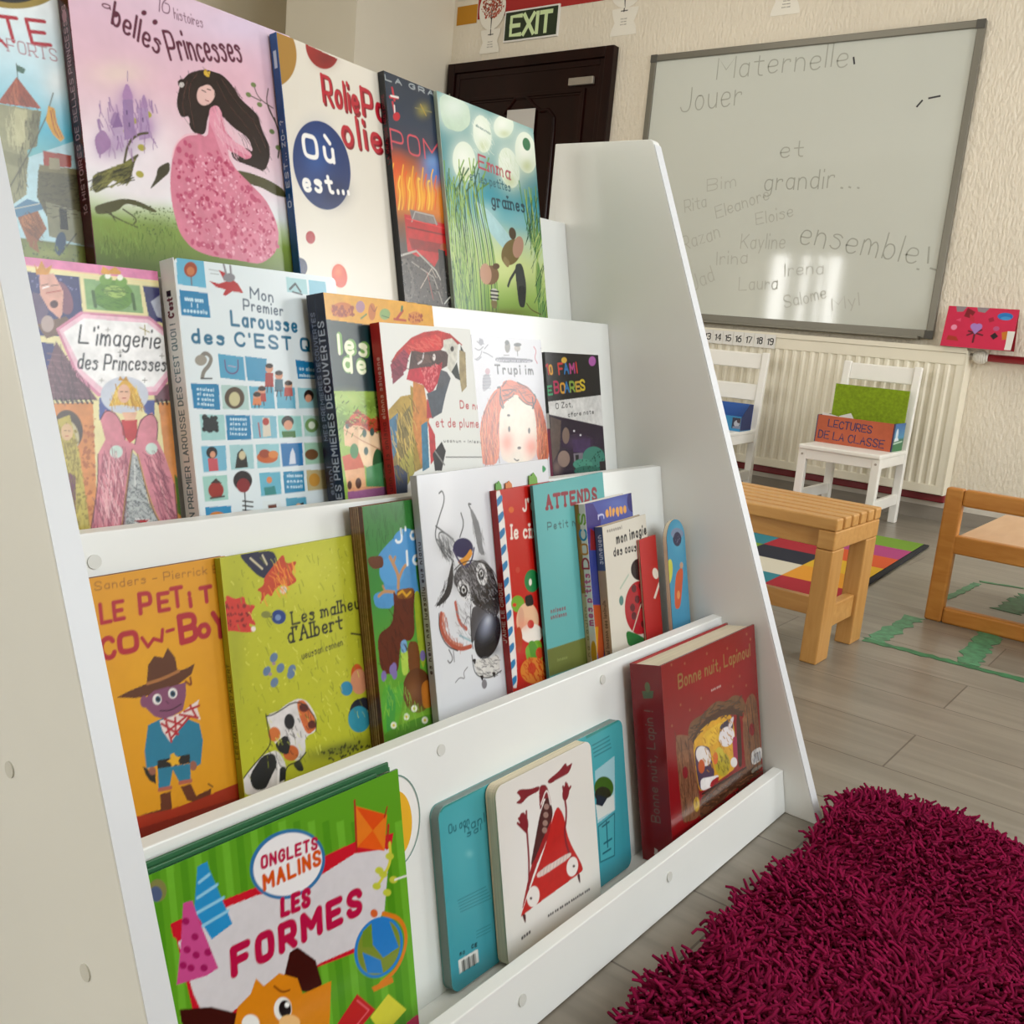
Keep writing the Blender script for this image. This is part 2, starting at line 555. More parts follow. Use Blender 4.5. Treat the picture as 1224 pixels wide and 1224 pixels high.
def printed_panel(name, sheet, m, parent, thick, frame=None, shape=None, back='#d8d4cc', cells=True):
    """A board of real thickness whose front face carries the print. Local axes: x right, y up, z out of the print (front at z=0)."""
    nx, ny = sheet.nx, sheet.ny
    _, cellcol = sheet.vertex_colours()
    # one vertex per cell centre, plus the border ring: the print keeps its full sharpness
    xs = np.concatenate(([0], (np.arange(nx) + 0.5) / nx, [1])) * sheet.w / 1000
    ys = (1 - np.concatenate(([0], (np.arange(ny) + 0.5) / ny, [1]))) * sheet.h / 1000
    X, Y = np.meshgrid(xs, ys)
    if shape:
        X, Y = shape(X, Y)
    col = np.pad(cellcol, ((1, 1), (1, 1), (0, 0)), mode='edge')
    R, Cn = X.shape
    V = np.stack([X, Y, np.zeros_like(X)], -1).reshape(-1, 3)
    i = np.arange(R * Cn).reshape(R, Cn)
    F = np.stack([i[1:, :-1], i[1:, 1:], i[:-1, 1:], i[:-1, :-1]], -1).reshape(-1, 4)
    ring = np.concatenate([i[0, :], i[1:, -1], i[-1, -2::-1], i[-2:0:-1, 0]])
    nb = len(ring)
    VB = V[ring].copy(); VB[:, 2] = -thick
    j = np.arange(nb); j2 = (j + 1) % nb
    FS = np.stack([ring[j], ring[j2], R * Cn + j2, R * Cn + j], -1)
    # sides use their own copy of the edge, painted in the edge colour; the back is one n-gon
    V2 = V[ring].copy()
    FS = np.stack([R * Cn + nb + j, R * Cn + nb + j2, R * Cn + j2, R * Cn + j], -1)
    allv = np.concatenate([V, VB, V2])
    bc = np.array(lin(back), np.float32)
    allc = np.concatenate([col.reshape(-1, 3), np.tile(bc, (nb, 1)), np.tile(bc, (nb, 1))])
    me = bpy.data.meshes.new(name)
    quads = np.concatenate([F, FS])
    nq = len(quads)
    loops = np.concatenate([quads.reshape(-1), (R * Cn + j)])
    me.vertices.add(len(allv)); me.vertices.foreach_set('co', allv.astype(np.float32).reshape(-1))
    me.loops.add(len(loops)); me.loops.foreach_set('vertex_index', loops.astype(np.int32))
    me.polygons.add(nq + 1)
    me.polygons.foreach_set('loop_start', np.concatenate([np.arange(nq) * 4, [nq * 4]]).astype(np.int32))
    me.update(calc_edges=True)
    me.validate()
    a = me.color_attributes.new('print', 'FLOAT_COLOR', 'POINT')
    c4 = np.ones((len(allv), 4), np.float32); c4[:, :3] = allc
    a.data.foreach_set('color', c4.reshape(-1))
    me.materials.append(m)
    o = bpy.data.objects.new(name, me)
    COL.objects.link(o)
    if parent:
        o.parent = parent
    if frame is not None:
        o.matrix_local = frame
    return o

def ribbons(name, strokes, width, m, parent, frame, lift=0.0004):
    """flat pen strokes on a surface; strokes are lists of 2-D points in metres in the frame's x, y"""
    mb = MB()
    for n, st in enumerate(strokes):
        p = [np.array(q, float) for q in st]
        if len(p) < 2:
            continue
        z = lift + n * 6e-6
        L, Rr = [], []
        for i in range(len(p)):
            d = p[min(i + 1, len(p) - 1)] - p[max(i - 1, 0)]
            ln = np.hypot(*d)
            d = d / ln if ln > 1e-9 else np.array([1.0, 0])
            q = p[i] + (d * (width / 2) * (1 if i == len(p) - 1 else -1 if i == 0 else 0))
            nn = np.array([-d[1], d[0]]) * width / 2
            L.append(q + nn); Rr.append(q - nn)
        k = len(mb.v)
        for a, b in zip(L, Rr):
            mb.v += [(a[0], a[1], z), (b[0], b[1], z)]
        for i in range(len(p) - 1):
            mb.f.append((k + 2 * i, k + 2 * i + 1, k + 2 * i + 3, k + 2 * i + 2))
    o = mb.build(name, m, parent)
    o.matrix_local = frame
    return o

def written(text, x, y, length, h, ang=0.0, seed=0, jitter=0.0):
    st, tw = glyph_strokes(text, seed)
    rnd = random.Random(seed)
    c, s = math.cos(ang), math.sin(ang)
    out = []
    for q in st:
        j = rnd.uniform(-jitter, jitter)
        out.append([(x + c * a * length / tw - s * (b + j) * h, y + s * a * length / tw + c * (b + j) * h) for a, b in q])
    return out

def axes(xv, yv, zv, o=(0, 0, 0)):
    return Matrix(((xv[0], yv[0], zv[0], o[0]), (xv[1], yv[1], zv[1], o[1]), (xv[2], yv[2], zv[2], o[2]), (0, 0, 0, 1)))

FACE_NEG_Y = lambda o: axes((1, 0, 0), (0, 0, 1), (0, -1, 0), o)     # a sheet hanging on a wall that faces -y

# ================================================================== the room
XL, XR, YB, YF, H = -5.6, 1.32, 4.62, -3.0, 2.95
struct('floor', MB().box(XL - 0.1, XR + 0.1, YF - 0.1, YB + 0.1, -0.05, 0.0), M['floor'])
struct('ceiling', MB().box(XL - 0.1, XR + 0.1, YF - 0.1, YB + 0.1, H, H + 0.08), M['ceiling'])
struct('wall_back', MB().box(XL - 0.1, XR + 0.1, YB, YB + 0.12, 0, H), M['wall'])
struct('wall_left', MB().box(XL - 0.12, XL, YF, YB, 0, H), M['plain_wall'])
struct('wall_pillar', MB().box(-4.9, -4.3, 3.84, YB, 0, H), M['grey_wall'])
# right wall with two window openings
def wall_x(name, x0, x1, holes, m):
    mb = MB(); y = YF
    for (a, b, z0, z1) in holes:
        mb.box(x0, x1, y, a, 0, H).box(x0, x1, a, b, 0, z0).box(x0, x1, a, b, z1, H)
        y = b
    mb.box(x0, x1, y, YB, 0, H)
    struct(name, mb, m)
wall_x('wall_right', XR, XR + 0.12, [(0.2, 2.1, 0.85, 2.15), (3.05, 4.4, 0.85, 2.15)], M['plain_wall'])
# rear wall with a tall window in its left part and a wide one
mb = MB(); x = XL
for (a, b, z0, z1) in ((-5.5, -4.45, 0.3, 1.95), (-2.85, -0.25, 0.85, 2.05)):
    mb.box(x, a, YF - 0.12, YF, 0, H).box(a, b, YF - 0.12, YF, 0, z0).box(a, b, YF - 0.12, YF, z1, H)
    x = b
mb.box(x, XR, YF - 0.12, YF, 0, H)
struct('wall_rear', mb, M['plain_wall'])
def win_frame(name, axis, pos, a0, a1, z0, z1, n):
    mb = MB(); t = 0.05
    bars = [(a0, a1, z0, z0 + t), (a0, a1, z1 - t, z1)] + [(a0 + (a1 - a0 - t) * i / n, a0 + (a1 - a0 - t) * i / n + t, z0, z1) for i in range(n + 1)]
    for (p, q, r, s) in bars:
        if axis == 'x':
            mb.box(pos + 0.06, pos + 0.10, p, q, r, s)
        else:
            mb.box(p, q, pos - 0.10, pos - 0.06, r, s)
    struct(name, mb, M['white_paint'])
win_frame('window_1', 'x', XR, 0.2, 2.1, 0.85, 2.15, 2)
win_frame('window_2', 'x', XR, 3.05, 4.4, 0.85, 2.15, 2)
win_frame('window_3', 'y', YF, -2.85, -0.25, 0.85, 2.05, 3)
w4 = MB()
for x0, x1 in ((-5.5, -5.45), (-5.22, -5.04), (-4.94, -4.82), (-4.75, -4.70), (-4.53, -4.45)):
    w4.box(x0, x1, YF - 0.10, YF - 0.06, 0.3, 1.95)
w4.box(-5.5, -4.45, YF - 0.10, YF - 0.06, 0.3, 0.36).box(-5.5, -4.45, YF - 0.10, YF - 0.06, 1.9, 1.95)
struct('window_4', w4, M['white_paint'])
# skirting: grey strip at the floor, an off-white band above it
struct('baseboard_back', MB().box(XL, XR, YB - 0.012, YB, 0, 0.062), M['grey_skirt'])
struct('trim_1', MB().box(XL, XR, YB - 0.008, YB, 0.062, 0.115), M['skirt'])

# door in the back wall, beside the pillar
DX0, DX1, DZ = -4.275, -3.085, 2.205
d = struct('door_1', MB().box(DX0 + 0.09, DX1 - 0.09, YB - 0.03, YB - 0.002, 0.01, DZ - 0.09), M['door'])
fr = MB()
for a, b, t in ((0, 0.055, 0.05), (0.055, 0.09, 0.036)):
    fr.box(DX0 + a, DX0 + b, YB - t, YB, 0, DZ - a).box(DX1 - b, DX1 - a, YB - t, YB, 0, DZ - a).box(DX0 + b, DX1 - b, YB - t, YB, DZ - b, DZ - a)
struct('door_frame', fr, M['door'], d, 0.004)
mo = MB()
px0, px1, pz1 = DX0 + 0.17, DX1 - 0.17, DZ - 0.2
for a, b, e in ((0, 0.022, 0.012), (0.022, 0.034, 0.006)):
    mo.box(px0 + a, px0 + b, YB - 0.03 - e, YB - 0.03, 0.9, pz1 - a).box(px1 - b, px1 - a, YB - 0.03 - e, YB - 0.03, 0.9, pz1 - a).box(px0 + b, px1 - b, YB - 0.03 - e, YB - 0.03, pz1 - b, pz1 - a)
struct('door_moulding', mo, M['door'], d, 0.002)
cv = MB()
pts = [(-3.83 + 0.01, 1.90), (-3.74, 1.985), (-3.66, 1.985), (-3.60, 1.93), (-3.55, 1.90), (-3.50, 1.905), (-3.455, 1.86), (-3.45, 1.78), (-3.45, 1.0)]
for (a, b), (c, e) in zip(pts[:-1], pts[1:]):
    cv.tube((a, YB - 0.032, b), (c, YB - 0.032, e), 0.011, n=10)
struct('door_panel_trim', cv, M['door'], d)
MB().box(-3.365, -3.20, YB - 0.052, YB - 0.031, 2.018, 2.058).build('door_closer', M['steel'], d, 0.004)
MB().tube((DX0 + 0.03, YB - 0.052, 2.03), (DX0 + 0.03, YB - 0.049, 2.03), 0.006, n=10).build('screw', M['steel'], d)

# ================================================================== things on the back wall
def wall_sheet(name, w, h, ops, x, z, label, cat, group=None, m='print_matt', thick=0.0012, cell=2.0, shape=None, y=None):
    o = printed_panel(name, Sheet(w * 1000, h * 1000, cell).run(ops), M[m], None, thick, shape=shape)
    o.matrix_world = FACE_NEG_Y((x, (YB if y is None else y) - thick - 0.001, z))
    return tag(o, label, cat, group)

# exit sign
ex = empty('exit_sign', (-3.695, YB, 2.3), 'dark green EXIT sign with pale letters above the dark door', 'sign')
MB().box(-0.195, 0.195, -0.012, -0.0005, 0, 0.168).build('panel', M['paper'], ex)
MB().box(-0.186, 0.186, -0.0135, -0.012, 0.009, 0.159).build('face', M['glow_bg'], ex)
st = written('EXIT', -0.142, 0.034, 0.284, 0.10)
ribbons('lettering', st, 0.023, M['glow'], ex, FACE_NEG_Y((0, -0.0135, 0)))
# month strips and tree cut-outs pinned over the door
wall_sheet('month_strip', 0.16, 0.105, [('f', '#c58f14')], -4.275, 2.435, 'mustard paper strip in the corner above the door', 'paper strip', 'paper strips above the door')
wall_sheet('month_strip', 0.9, 0.115, [('f', '#b5302c')], -4.11, 2.452, 'long red paper strip running along above the exit sign', 'paper strip', 'paper strips above the door')
wall_sheet('month_label', 0.34, 0.07, [('f', '#ddd8cc'), ('t', '#2c2a2a', 'SEPTEMBRE', 14, 52, 270, 0, 34, 5, '')], -4.275, 2.572, 'white paper label reading SEPTEMBRE over the mustard strip', 'label')

def tree_outline(X, Y):
    w, h = X.max(), Y.max()
    t = Y / h
    half = np.where(t > 0.36, np.sqrt(np.clip(1 - ((t - 0.68) / 0.325) ** 2, 0.02, 1)) * 0.5, 0.27 + 0.10 * np.abs(np.cos(t * 9)))
    return w / 2 + (X - w / 2) * 2 * np.clip(half, 0.06, 0.5), Y
def tree_ops(leaf):
    ops = [('f', '#f0ece2'), ('l', '#2e2522', 9, [100, 260, 98, 130], 0), ('l', '#2e2522', 5, [100, 180, 60, 110], 0), ('l', '#2e2522', 5, [98, 180, 140, 105], 0), ('l', '#2e2522', 4, [98, 140, 90, 60], 0),
           ('l', '#2e2522', 3, [70, 125, 40, 90], 0), ('l', '#2e2522', 3, [130, 120, 160, 90], 0), ('l', '#2e2522', 3, [100, 130, 125, 60], 0)]
    if leaf:
        ops.append(('k', leaf, 260, 6.5, [20, 60, 60, 15, 100, 8, 140, 15, 182, 60, 184, 120, 150, 165, 50, 165, 18, 120], 4))
        ops.append(('k', '#8a3a20', 80, 5, [30, 60, 100, 12, 170, 60, 180, 120, 30, 130], 6))
    for i in range(3):
        ops.append(('t', '#55504a', '#### ####', 72, 300 + i * 14, 62, 0, 6, 1.6, ''))
    ops.append(('l', '#2e2522', 5, [75, 258, 130, 258], 0))
    return ops
wall_sheet('paper_tree', 0.2, 0.36, tree_ops('#b5563c'), -4.095, 2.255, 'white paper cut-out of a tree with red leaves left of the exit sign', 'paper tree', 'paper trees on the wall', shape=tree_outline, y=YB - 0.0045)
wall_sheet('paper_tree', 0.22, 0.38, tree_ops(None), -3.18, 2.262, 'paper cut-out of a bare black tree over the right corner of the door', 'paper tree', 'paper trees on the wall', shape=tree_outline)
wall_sheet('paper_tree', 0.2, 0.36, tree_ops('#7f8a3a'), -2.262, 2.262, 'paper cut-out above the whiteboard, only its printed foot in view', 'paper tree', 'paper trees on the wall', shape=tree_outline)
wall_sheet('door_notice', 0.205, 0.29, [('f', '#cfccc8')], -3.785, 1.625, 'white paper sheet stuck on the dark door', 'paper', y=YB - 0.0435, cell=8)

# whiteboard
WX0, WX1, WZ0, WZ1 = -2.862, -1.238, 0.805, 2.137
wb = empty('whiteboard', ((WX0 + WX1) / 2, YB, WZ0), 'large whiteboard with faint handwriting on the rough back wall', 'whiteboard')
W2, WH = (WX1 - WX0) / 2, WZ1 - WZ0
MB().box(-W2 + 0.02, W2 - 0.02, -0.018, -0.001, 0.02, WH - 0.02).build('writing_surface', M['board'], wb)
f = MB(); t = 0.032
f.box(-W2, W2, -0.028, -0.001, WH - t, WH).box(-W2, W2, -0.028, -0.001, 0, t + 0.006).box(-W2, -W2 + t, -0.028, -0.001, t, WH - t).box(W2 - t, W2, -0.028, -0.001, t, WH - t)
f.build('frame', M['alu'], wb, 0.003)
MB().box(-W2 + 0.1, W2 - 0.05, -0.075, -0.028, -0.006, 0.008).build('pen_tray', M['alu'], wb, 0.003)
for sx in (-1, 1):
    for z in (0.018, WH - 0.018):
        MB().box(sx * (W2 - 0.018) - 0.019, sx * (W2 - 0.018) + 0.019, -0.031, -0.027, z - 0.019, z + 0.019).build('corner', M['alu_dark'], wb, 0.002)
def bx(x, z):
    return x - (WX0 + WX1) / 2, z - WZ0
big = []
for txt, x, z, ln, h, ang, main in (
        ('Maternelle', -2.472, 1.992, 0.657, 0.099, 0.014, 1),
        ('Jouer', -2.657, 1.845, 0.334, 0.113, 0.046, 1),
        ('et', -2.078, 1.602, 0.111, 0.077, 0.035, 1),
        ('grandir', -2.138, 1.455, 0.343, 0.085, 0.031, 1),
        ('Bim', -2.448, 1.455, 0.156, 0.056, 0.136, 0),
        ('Rita', -2.561, 1.352, 0.121, 0.061, 0.209, 0),
        ('Eleanore', -2.376, 1.322, 0.284, 0.060, 0.328, 0),
        ('Eloise', -2.155, 1.290, 0.187, 0.055, 0.233, 0),
        ('Razan', -2.543, 1.155, 0.212, 0.071, 0.356, 0),
        ('Kayline', -2.224, 1.178, 0.230, 0.068, 0.023, 0),
        ('ensemble', -1.922, 1.209, 0.560, 0.110, -0.143, 1),
        ('Irina', -2.343, 1.091, 0.164, 0.063, 0.090, 0),
        ('Jad', -2.460, 0.958, 0.129, 0.078, 0.455, 0),
        ('Laura', -2.203, 0.971, 0.201, 0.063, 0.080, 0),
        ('Irena', -1.971, 1.049, 0.189, 0.058, 0.119, 0),
        ('Salome', -1.948, 0.898, 0.207, 0.058, 0.306, 0),
        ('Myl', -1.711, 0.904, 0.127, 0.056, 0.245, 0),
        ):
    q = written(txt, *bx(x, z), ln, h, ang, len(txt), 0.05)
    ribbons('handwritten_word', q, 0.0058 if main else 0.005, M['ink'] if main else M['ink_faint'], wb, FACE_NEG_Y((0, -0.018, 0)))
big.append([bx(-1.319, 1.202), bx(-1.313, 1.136)])
big.append([bx(-1.756, 1.462), bx(-1.751, 1.461)])
big.append([bx(-1.719, 1.465), bx(-1.714, 1.463)])
big.append([bx(-1.678, 1.461), bx(-1.674, 1.460)])
big.append([bx(-1.354, 1.107), bx(-1.349, 1.106)])
big.append([bx(-1.297, 1.112), bx(-1.269, 1.105)])
dark = [[bx(-1.788, 2.033), bx(-1.781, 2.008)], [bx(-1.469, 1.804), bx(-1.452, 1.826)], [bx(-1.423, 1.835), bx(-1.380, 1.841)]]
for st_ in big:
    ribbons('punctuation', [st_], 0.008, M['ink'], wb, FACE_NEG_Y((0, -0.018, 0)))
for st_ in dark:
    tag(ribbons('pen_mark', [st_], 0.008, M['ink_dark'], wb, FACE_NEG_Y((0, -0.018, 0))), 'dark pen mark')
# ================================================================== radiator, pipes
RX0, RX1, RY, RZ0, RZ1 = -2.78, -1.066, 4.515, 0.128, 0.776
ra = empty('radiator', ((RX0 + RX1) / 2, YB, 0), 'cream ribbed panel radiator under the whiteboard', 'radiator')
ox = (RX0 + RX1) / 2
def lx(x): return x - ox
n = int((RX1 - RX0 - 0.05) / 0.0435)
prof = [(lx(RX0), -0.055)]
pitch = (RX1 - RX0 - 0.05) / n
x = lx(RX0) + 0.025
prof.append((x, -0.100))
for i in range(n):
    for dx, dy in ((0.10, -0.100), (0.28, -0.093), (0.62, -0.093), (0.80, -0.100), (1.0, -0.100)):
        prof.append((x + dx * pitch, dy))
    x += pitch
prof += [(lx(RX1), -0.100), (lx(RX1), -0.055)]
mb = MB()
mb.prism(prof, 'z', RZ0 + 0.04, RZ1 - 0.075)
mb.build('front_panel', M['radiator'], ra)
MB().box(lx(RX0), lx(RX1), -0.1005, -0.06, RZ1 - 0.076, RZ1 - 0.022).build('top_band', M['radiator'], ra, 0.004)
MB().box(lx(RX0), lx(RX1), -0.1005, -0.06, RZ0, RZ0 + 0.041).build('bottom_band', M['radiator'], ra, 0.004)
g = MB().box(lx(RX0), lx(RX1), -0.104, -0.100, RZ1 - 0.022, RZ1).box(lx(RX0), lx(RX1), -0.020, -0.016, RZ1 - 0.022, RZ1)
for i in range(60):
    xx = lx(RX0) + (i + 0.5) * (RX1 - RX0) / 60
    g.box(xx - 0.009, xx + 0.009, -0.100, -0.020, RZ1 - 0.006, RZ1 - 0.002)
g.build('top_grille', M['radiator'], ra)
MB().box(lx(RX0), lx(RX1) - 0.004, -0.045, -0.012, RZ0 + 0.02, RZ1 - 0.03).build('back_panel', M['radiator'], ra)
MB().box(lx(RX1) - 0.001, lx(RX1) + 0.004, -0.102, -0.002, RZ0, RZ1 - 0.01).build('side_cover', M['radiator'], ra)
MB().tube((lx(RX1) + 0.004, -0.05, 0.744), (lx(RX1) + 0.016, -0.05, 0.744), 0.014).build('connector', M['steel'], ra)
MB().box(lx(RX1) - 0.045, lx(RX1) - 0.005, -0.012, -0.0015, 0.128, 0.176).build('wall_bracket', M['radiator'], ra)
va = MB(); k = 18
for i in range(7):
    t0, t1 = i / 7, (i + 1) / 7
    rr = lambda t: 0.030 * math.sqrt(max(0.0, 1 - (2 * t - 1) ** 2 * 0.8))
    va.tube((lx(RX1) + 0.016 + 0.060 * t0, -0.05, 0.744), (lx(RX1) + 0.016 + 0.060 * t1, -0.05, 0.744), rr(t0), rr(t1), n=k)
tag(va.build('valve_knob', M['valve'], ra, smooth=True), 'white thermostat knob')
pp = MB().tube((RX1 + 0.077, 4.575, 0.744), (XR - 0.001, 4.575, 0.744), 0.0165)
tag(pp.build('heating_pipe', M['red_pipe'], smooth=True), 'upper red pipe running right from the white radiator knob', 'pipe', 'red heating pipes')
pp = MB().box(XL + 0.01, RX1 + 0.0, 4.575, 4.61, 0.088, 0.124)
tag(pp.build('heating_pipe', M['dark_red'], bevel=0.006), 'lower dark red pipe casing along the wall under the radiator', 'pipe', 'red heating pipes')

# number cards standing along the radiator's top edge
for i in range(7):
    nn = 13 + i
    cx = -2.297 + i * 0.0560
    c = empty('number_card', (cx, 4.513, 0.700), 'white card reading %d in the row of number cards on the radiator' % nn, 'number card', 'number cards on the radiator')
    MB().box(-0.0272, 0.0272, -0.0012, 0, 0, 0.066).build('card', M['paper'], c)
    ribbons('number', written(str(nn), -0.017 + (0.004 if nn != 11 else 0), 0.018, 0.029, 0.029), 0.0052, M['black_text'], c, FACE_NEG_Y((0, -0.0012, 0)))

# pink paper house standing on the radiator and pipe
pk = empty('paper_house', (-1.035, 4.535, 0.7775), 'pink decorated paper house with open end standing right of the whiteboard', 'craft')
ops = [('f', '#d22a58'), ('n', 0.05, 30)]
for c, pl in (('#9a8f94', [30, 0, 75, 0, 62, 22, 38, 24]), ('#9a8f94', [115, 0, 165, 0, 150, 22, 122, 18]), ('#8a1226', [78, 4, 112, 20, 100, 50, 70, 42]), ('#c8304c', [92, 30, 112, 42, 118, 66, 96, 58])):
    ops.append(('p', c, pl))
ops += [('l', '#6a0f2a', 8, [128, 84, 128, 150], 0), ('l', '#6a0f2a', 7, [102, 104, 160, 118], 0), ('l', '#6a0f2a', 7, [100, 122, 152, 96], 0), ('e', '#b08ac8', 119, 82, 14, 0, 0, 13), ('e', '#b08ac8', 138, 82, 14, 0, 0, 13), ('p', '#b08ac8', [106, 88, 152, 88, 129, 116]),
        ('p', '#2a0a1a', [190, 118, 206, 102, 222, 118, 206, 134]), ('e', '#2a7fc0', 232, 32, 30, 0, 0, 16), ('e', '#4a9ad0', 236, 40, 20, 0, 0, 8), ('p', '#c9801c', [232, 100, 262, 92, 258, 128, 240, 132]),
        ('e', '#e89ab4', 40, 92, 12, 0, 0, 12), ('p', '#b03a1c', [24, 128, 58, 132, 70, 150, 20, 148]), ('p', '#a81c40', [168, 46, 186, 38, 194, 54, 176, 62]), ('e', '#c0608c', 208, 86, 12, 0, 0, 10), ('p', '#e05a7c', [40, 60, 60, 50, 62, 66])]
sh = Sheet(281, 176, 2.0).run(ops)
pf = printed_panel('decorated_side', sh, M['print_matt'], pk, 0.0015, axes((1, 0, 0), (0, 0.20, 0.98), (0, -0.98, 0.20), (-0.1405, -0.036, 0.001)), back='#8d8578')
MB().quadbox([(-0.1405, 0.038, 0.001), (0.1405, 0.038, 0.001), (0.1405, 0.0395, 0.001), (-0.1405, 0.0395, 0.001), (-0.1405, -0.0005, 0.173), (0.1405, -0.0005, 0.173), (0.1405, 0.001, 0.173), (-0.1405, 0.001, 0.173)]).build('back_side', M['red_pipe'], pk)
MB().box(-0.1405, 0.1405, -0.036, 0.038, 0, 0.001).build('base', M['grey_card'], pk)
tag(MB().quadbox([(0.102, -0.033, 0.004), (0.142, -0.040, 0.004), (0.142, -0.0385, 0.004), (0.102, -0.0315, 0.004), (0.104, -0.018, 0.082), (0.143, -0.024, 0.082), (0.143, -0.0225, 0.082), (0.104, -0.0165, 0.082)]).build('paper_tag', M['paper'], pk), 'white paper tag')

# ================================================================== small white chairs and the boxes on them
def make_chair(loc, rz, label):
    """local: x across (0.34), y depth, back towards +y; seat height 0.322"""
    c = empty('child_chair', loc, label, 'chair', 'white chairs by the radiator', rz)
    w, d0, d1, sz = 0.168, -0.205, 0.205, 0.322
    MB().box(-w, w, d0 - 0.012, d1 - 0.03, sz - 0.019, sz).build('seat', M['white_paint'], c, 0.005)
    ap = MB().box(-w + 0.03, w - 0.03, d0, d0 + 0.018, sz - 0.06, sz - 0.0185).box(-w + 0.004, -w + 0.022, d0 + 0.03, d1 - 0.03, sz - 0.06, sz - 0.0185).box(w - 0.022, w - 0.004, d0 + 0.03, d1 - 0.03, sz - 0.06, sz - 0.0185)
    ap.build('apron', M['white_paint'], c, 0.003)
    for s in (-1, 1):
        xa = s * (w - 0.017)
        MB().box(xa - 0.017, xa + 0.017, d0 - 0.002, d0 + 0.032, 0, sz - 0.0185).build('leg', M['white_paint'], c, 0.004)
        # rear post: leg below, raked back post above
        lg = MB().prism([(d1 - 0.028, 0), (d1 + 0.010, 0), (d1 + 0.004, sz), (d1 + 0.030, 0.678), (d1 + 0.008, 0.678), (d1 - 0.030, sz)], 'x', xa - 0.0165, xa + 0.0165)
        lg.build('back_leg', M['white_paint'], c, 0.004)
        MB().box(xa - 0.010, xa + 0.010, d0 + 0.032, d1 - 0.026, 0.082, 0.128).build('stretcher', M['white_paint'], c, 0.003)
        MB().tube((xa, d0 - 0.0045, sz - 0.04), (xa, d0 - 0.0018, sz - 0.04), 0.005, n=10).build('screw', M['steel'], c)
    for z0, z1 in ((0.600, 0.672), (0.452, 0.528)):
        y = lambda z: d1 - 0.030 + (z - sz) * 0.107 + 0.006
        MB().quadbox([(-w + 0.033, y(z0), z0), (w - 0.033, y(z0), z0), (w - 0.033, y(z0) + 0.016, z0), (-w + 0.033, y(z0) + 0.016, z0),
                      (-w + 0.033, y(z1), z1), (w - 0.033, y(z1), z1), (w - 0.033, y(z1) + 0.016, z1), (-w + 0.033, y(z1) + 0.016, z1)]).build('back_slat', M['white_paint'], c, 0.004)
    return c
make_chair((-1.352, 4.135, 0), math.radians(2), 'small white chair carrying the orange and green box, in front of the radiator')
make_chair((-2.015, 4.085, 0), math.radians(6), 'small white chair carrying the blue box, partly hidden by the bookshelf')

bo = empty('book_box', (-1.365, 4.205, 0.3225), 'rust orange box with green back board lettered LECTURES DE LA CLASSE on a chair', 'box', None, math.radians(1))
MB().box(-0.160, 0.160, -0.082, -0.078, 0.0, 0.117).build('front_panel', M['orange_card'], bo)
MB().box(-0.1605, 0.1605, -0.078, 0.074, 0.0, 0.004).build('bottom', M['orange_card'], bo)
MB().box(-0.164, -0.160, -0.082, 0.078, 0.0, 0.117).build('side_panel', M['navy_card'], bo)
side = Sheet(158, 117, 2).run([('g', [(0, '#2f6fae'), (60, '#4a9ac0'), (70, '#2f7a5c'), (117, '#3a8a54')]), ('e', '#d8e4ee', 50, 45, 18, 0, 0, 24), ('p', '#e4ecf2', [30, 60, 70, 60, 90, 72, 20, 76]), ('p', '#1f2c5c', [0, 0, 14, 0, 14, 117, 0, 117]), ('l', '#c9e0d0', 6, [20, 84, 140, 78], 0)])
tag(printed_panel('side_panel', side, M['print_satin'], bo, 0.004, axes((0, 1, 0), (0, 0, 1), (1, 0, 0), (0.164, -0.080, 0.0)), back='#1f2c5c'), 'side panel with a blue and green picture')
MB().box(-0.158, 0.158, 0.074, 0.084, 0.0, 0.252).build('back_board', M['green_felt'], bo)
ribbons('lettering', written('LECTURES', -0.112, 0.070, 0.185, 0.030, -0.02, 2, 0.06) + written('DE LA CLASSE', -0.148, 0.018, 0.280, 0.032, -0.02, 5, 0.06), 0.0042, M['navy_card'], bo, FACE_NEG_Y((0, -0.082, 0)))
for i, (x0, x1, z, lab) in enumerate(((-0.088, -0.02, 0.136, 'white sheet of paper sticking up in the middle of the orange box'), (-0.152, -0.075, 0.128, 'white booklet leaning at the left end of the orange box'))):
    s = MB().prism([(x0, 0.006), (x1, 0.006), (x1, z - 0.030), (x1 - 0.020, z), (x0, z - 0.018)] if i == 0 else [(x0, 0.006), (x1, 0.006), (x1, z - 0.012), (x0, z)], 'y', -0.03 - i * 0.03, -0.0285 - i * 0.03)
    o = s.build('paper_sheet' if i == 0 else 'booklet', M['paper'])
    o.location = bo.location
    tag(o, lab, 'paper')
bb = empty('blue_box', (-1.972, 4.10, 0.3225), 'open blue plastic box on the chair half hidden by the bookshelf', 'box', None, math.radians(6))
MB().box(-0.125, 0.125, 0.070, 0.074, 0, 0.118).build('back_panel', M['blue_card'], bb)
MB().box(-0.125, 0.125, -0.074, 0.074, 0, 0.003).build('bottom', M['light_blue_card'], bb)
MB().prism([(-0.074, 0.003), (0.070, 0.003), (0.070, 0.118), (0.03, 0.118), (-0.074, 0.055)], 'x', 0.121, 0.125).build('side_panel', M['navy_card'], bb)
MB().prism([(-0.074, 0.003), (0.070, 0.003), (0.070, 0.118), (0.03, 0.118), (-0.074, 0.055)], 'x', -0.125, -0.121).build('side_panel', M['navy_card'], bb)
MB().box(-0.125, 0.125, -0.077, -0.074, 0, 0.066).build('front_panel', M['light_blue_card'], bb)
pc = Sheet(38, 48, 1.5).run([('f', '#2c3450'), ('e', '#b8bcc8', 22, 26, 13, 0, 0, 15), ('p', '#8a90a8', [4, 40, 40, 34, 44, 56, 6, 56]), ('e', '#4a3a44', 30, 14, 9, 0, 0, 9)])
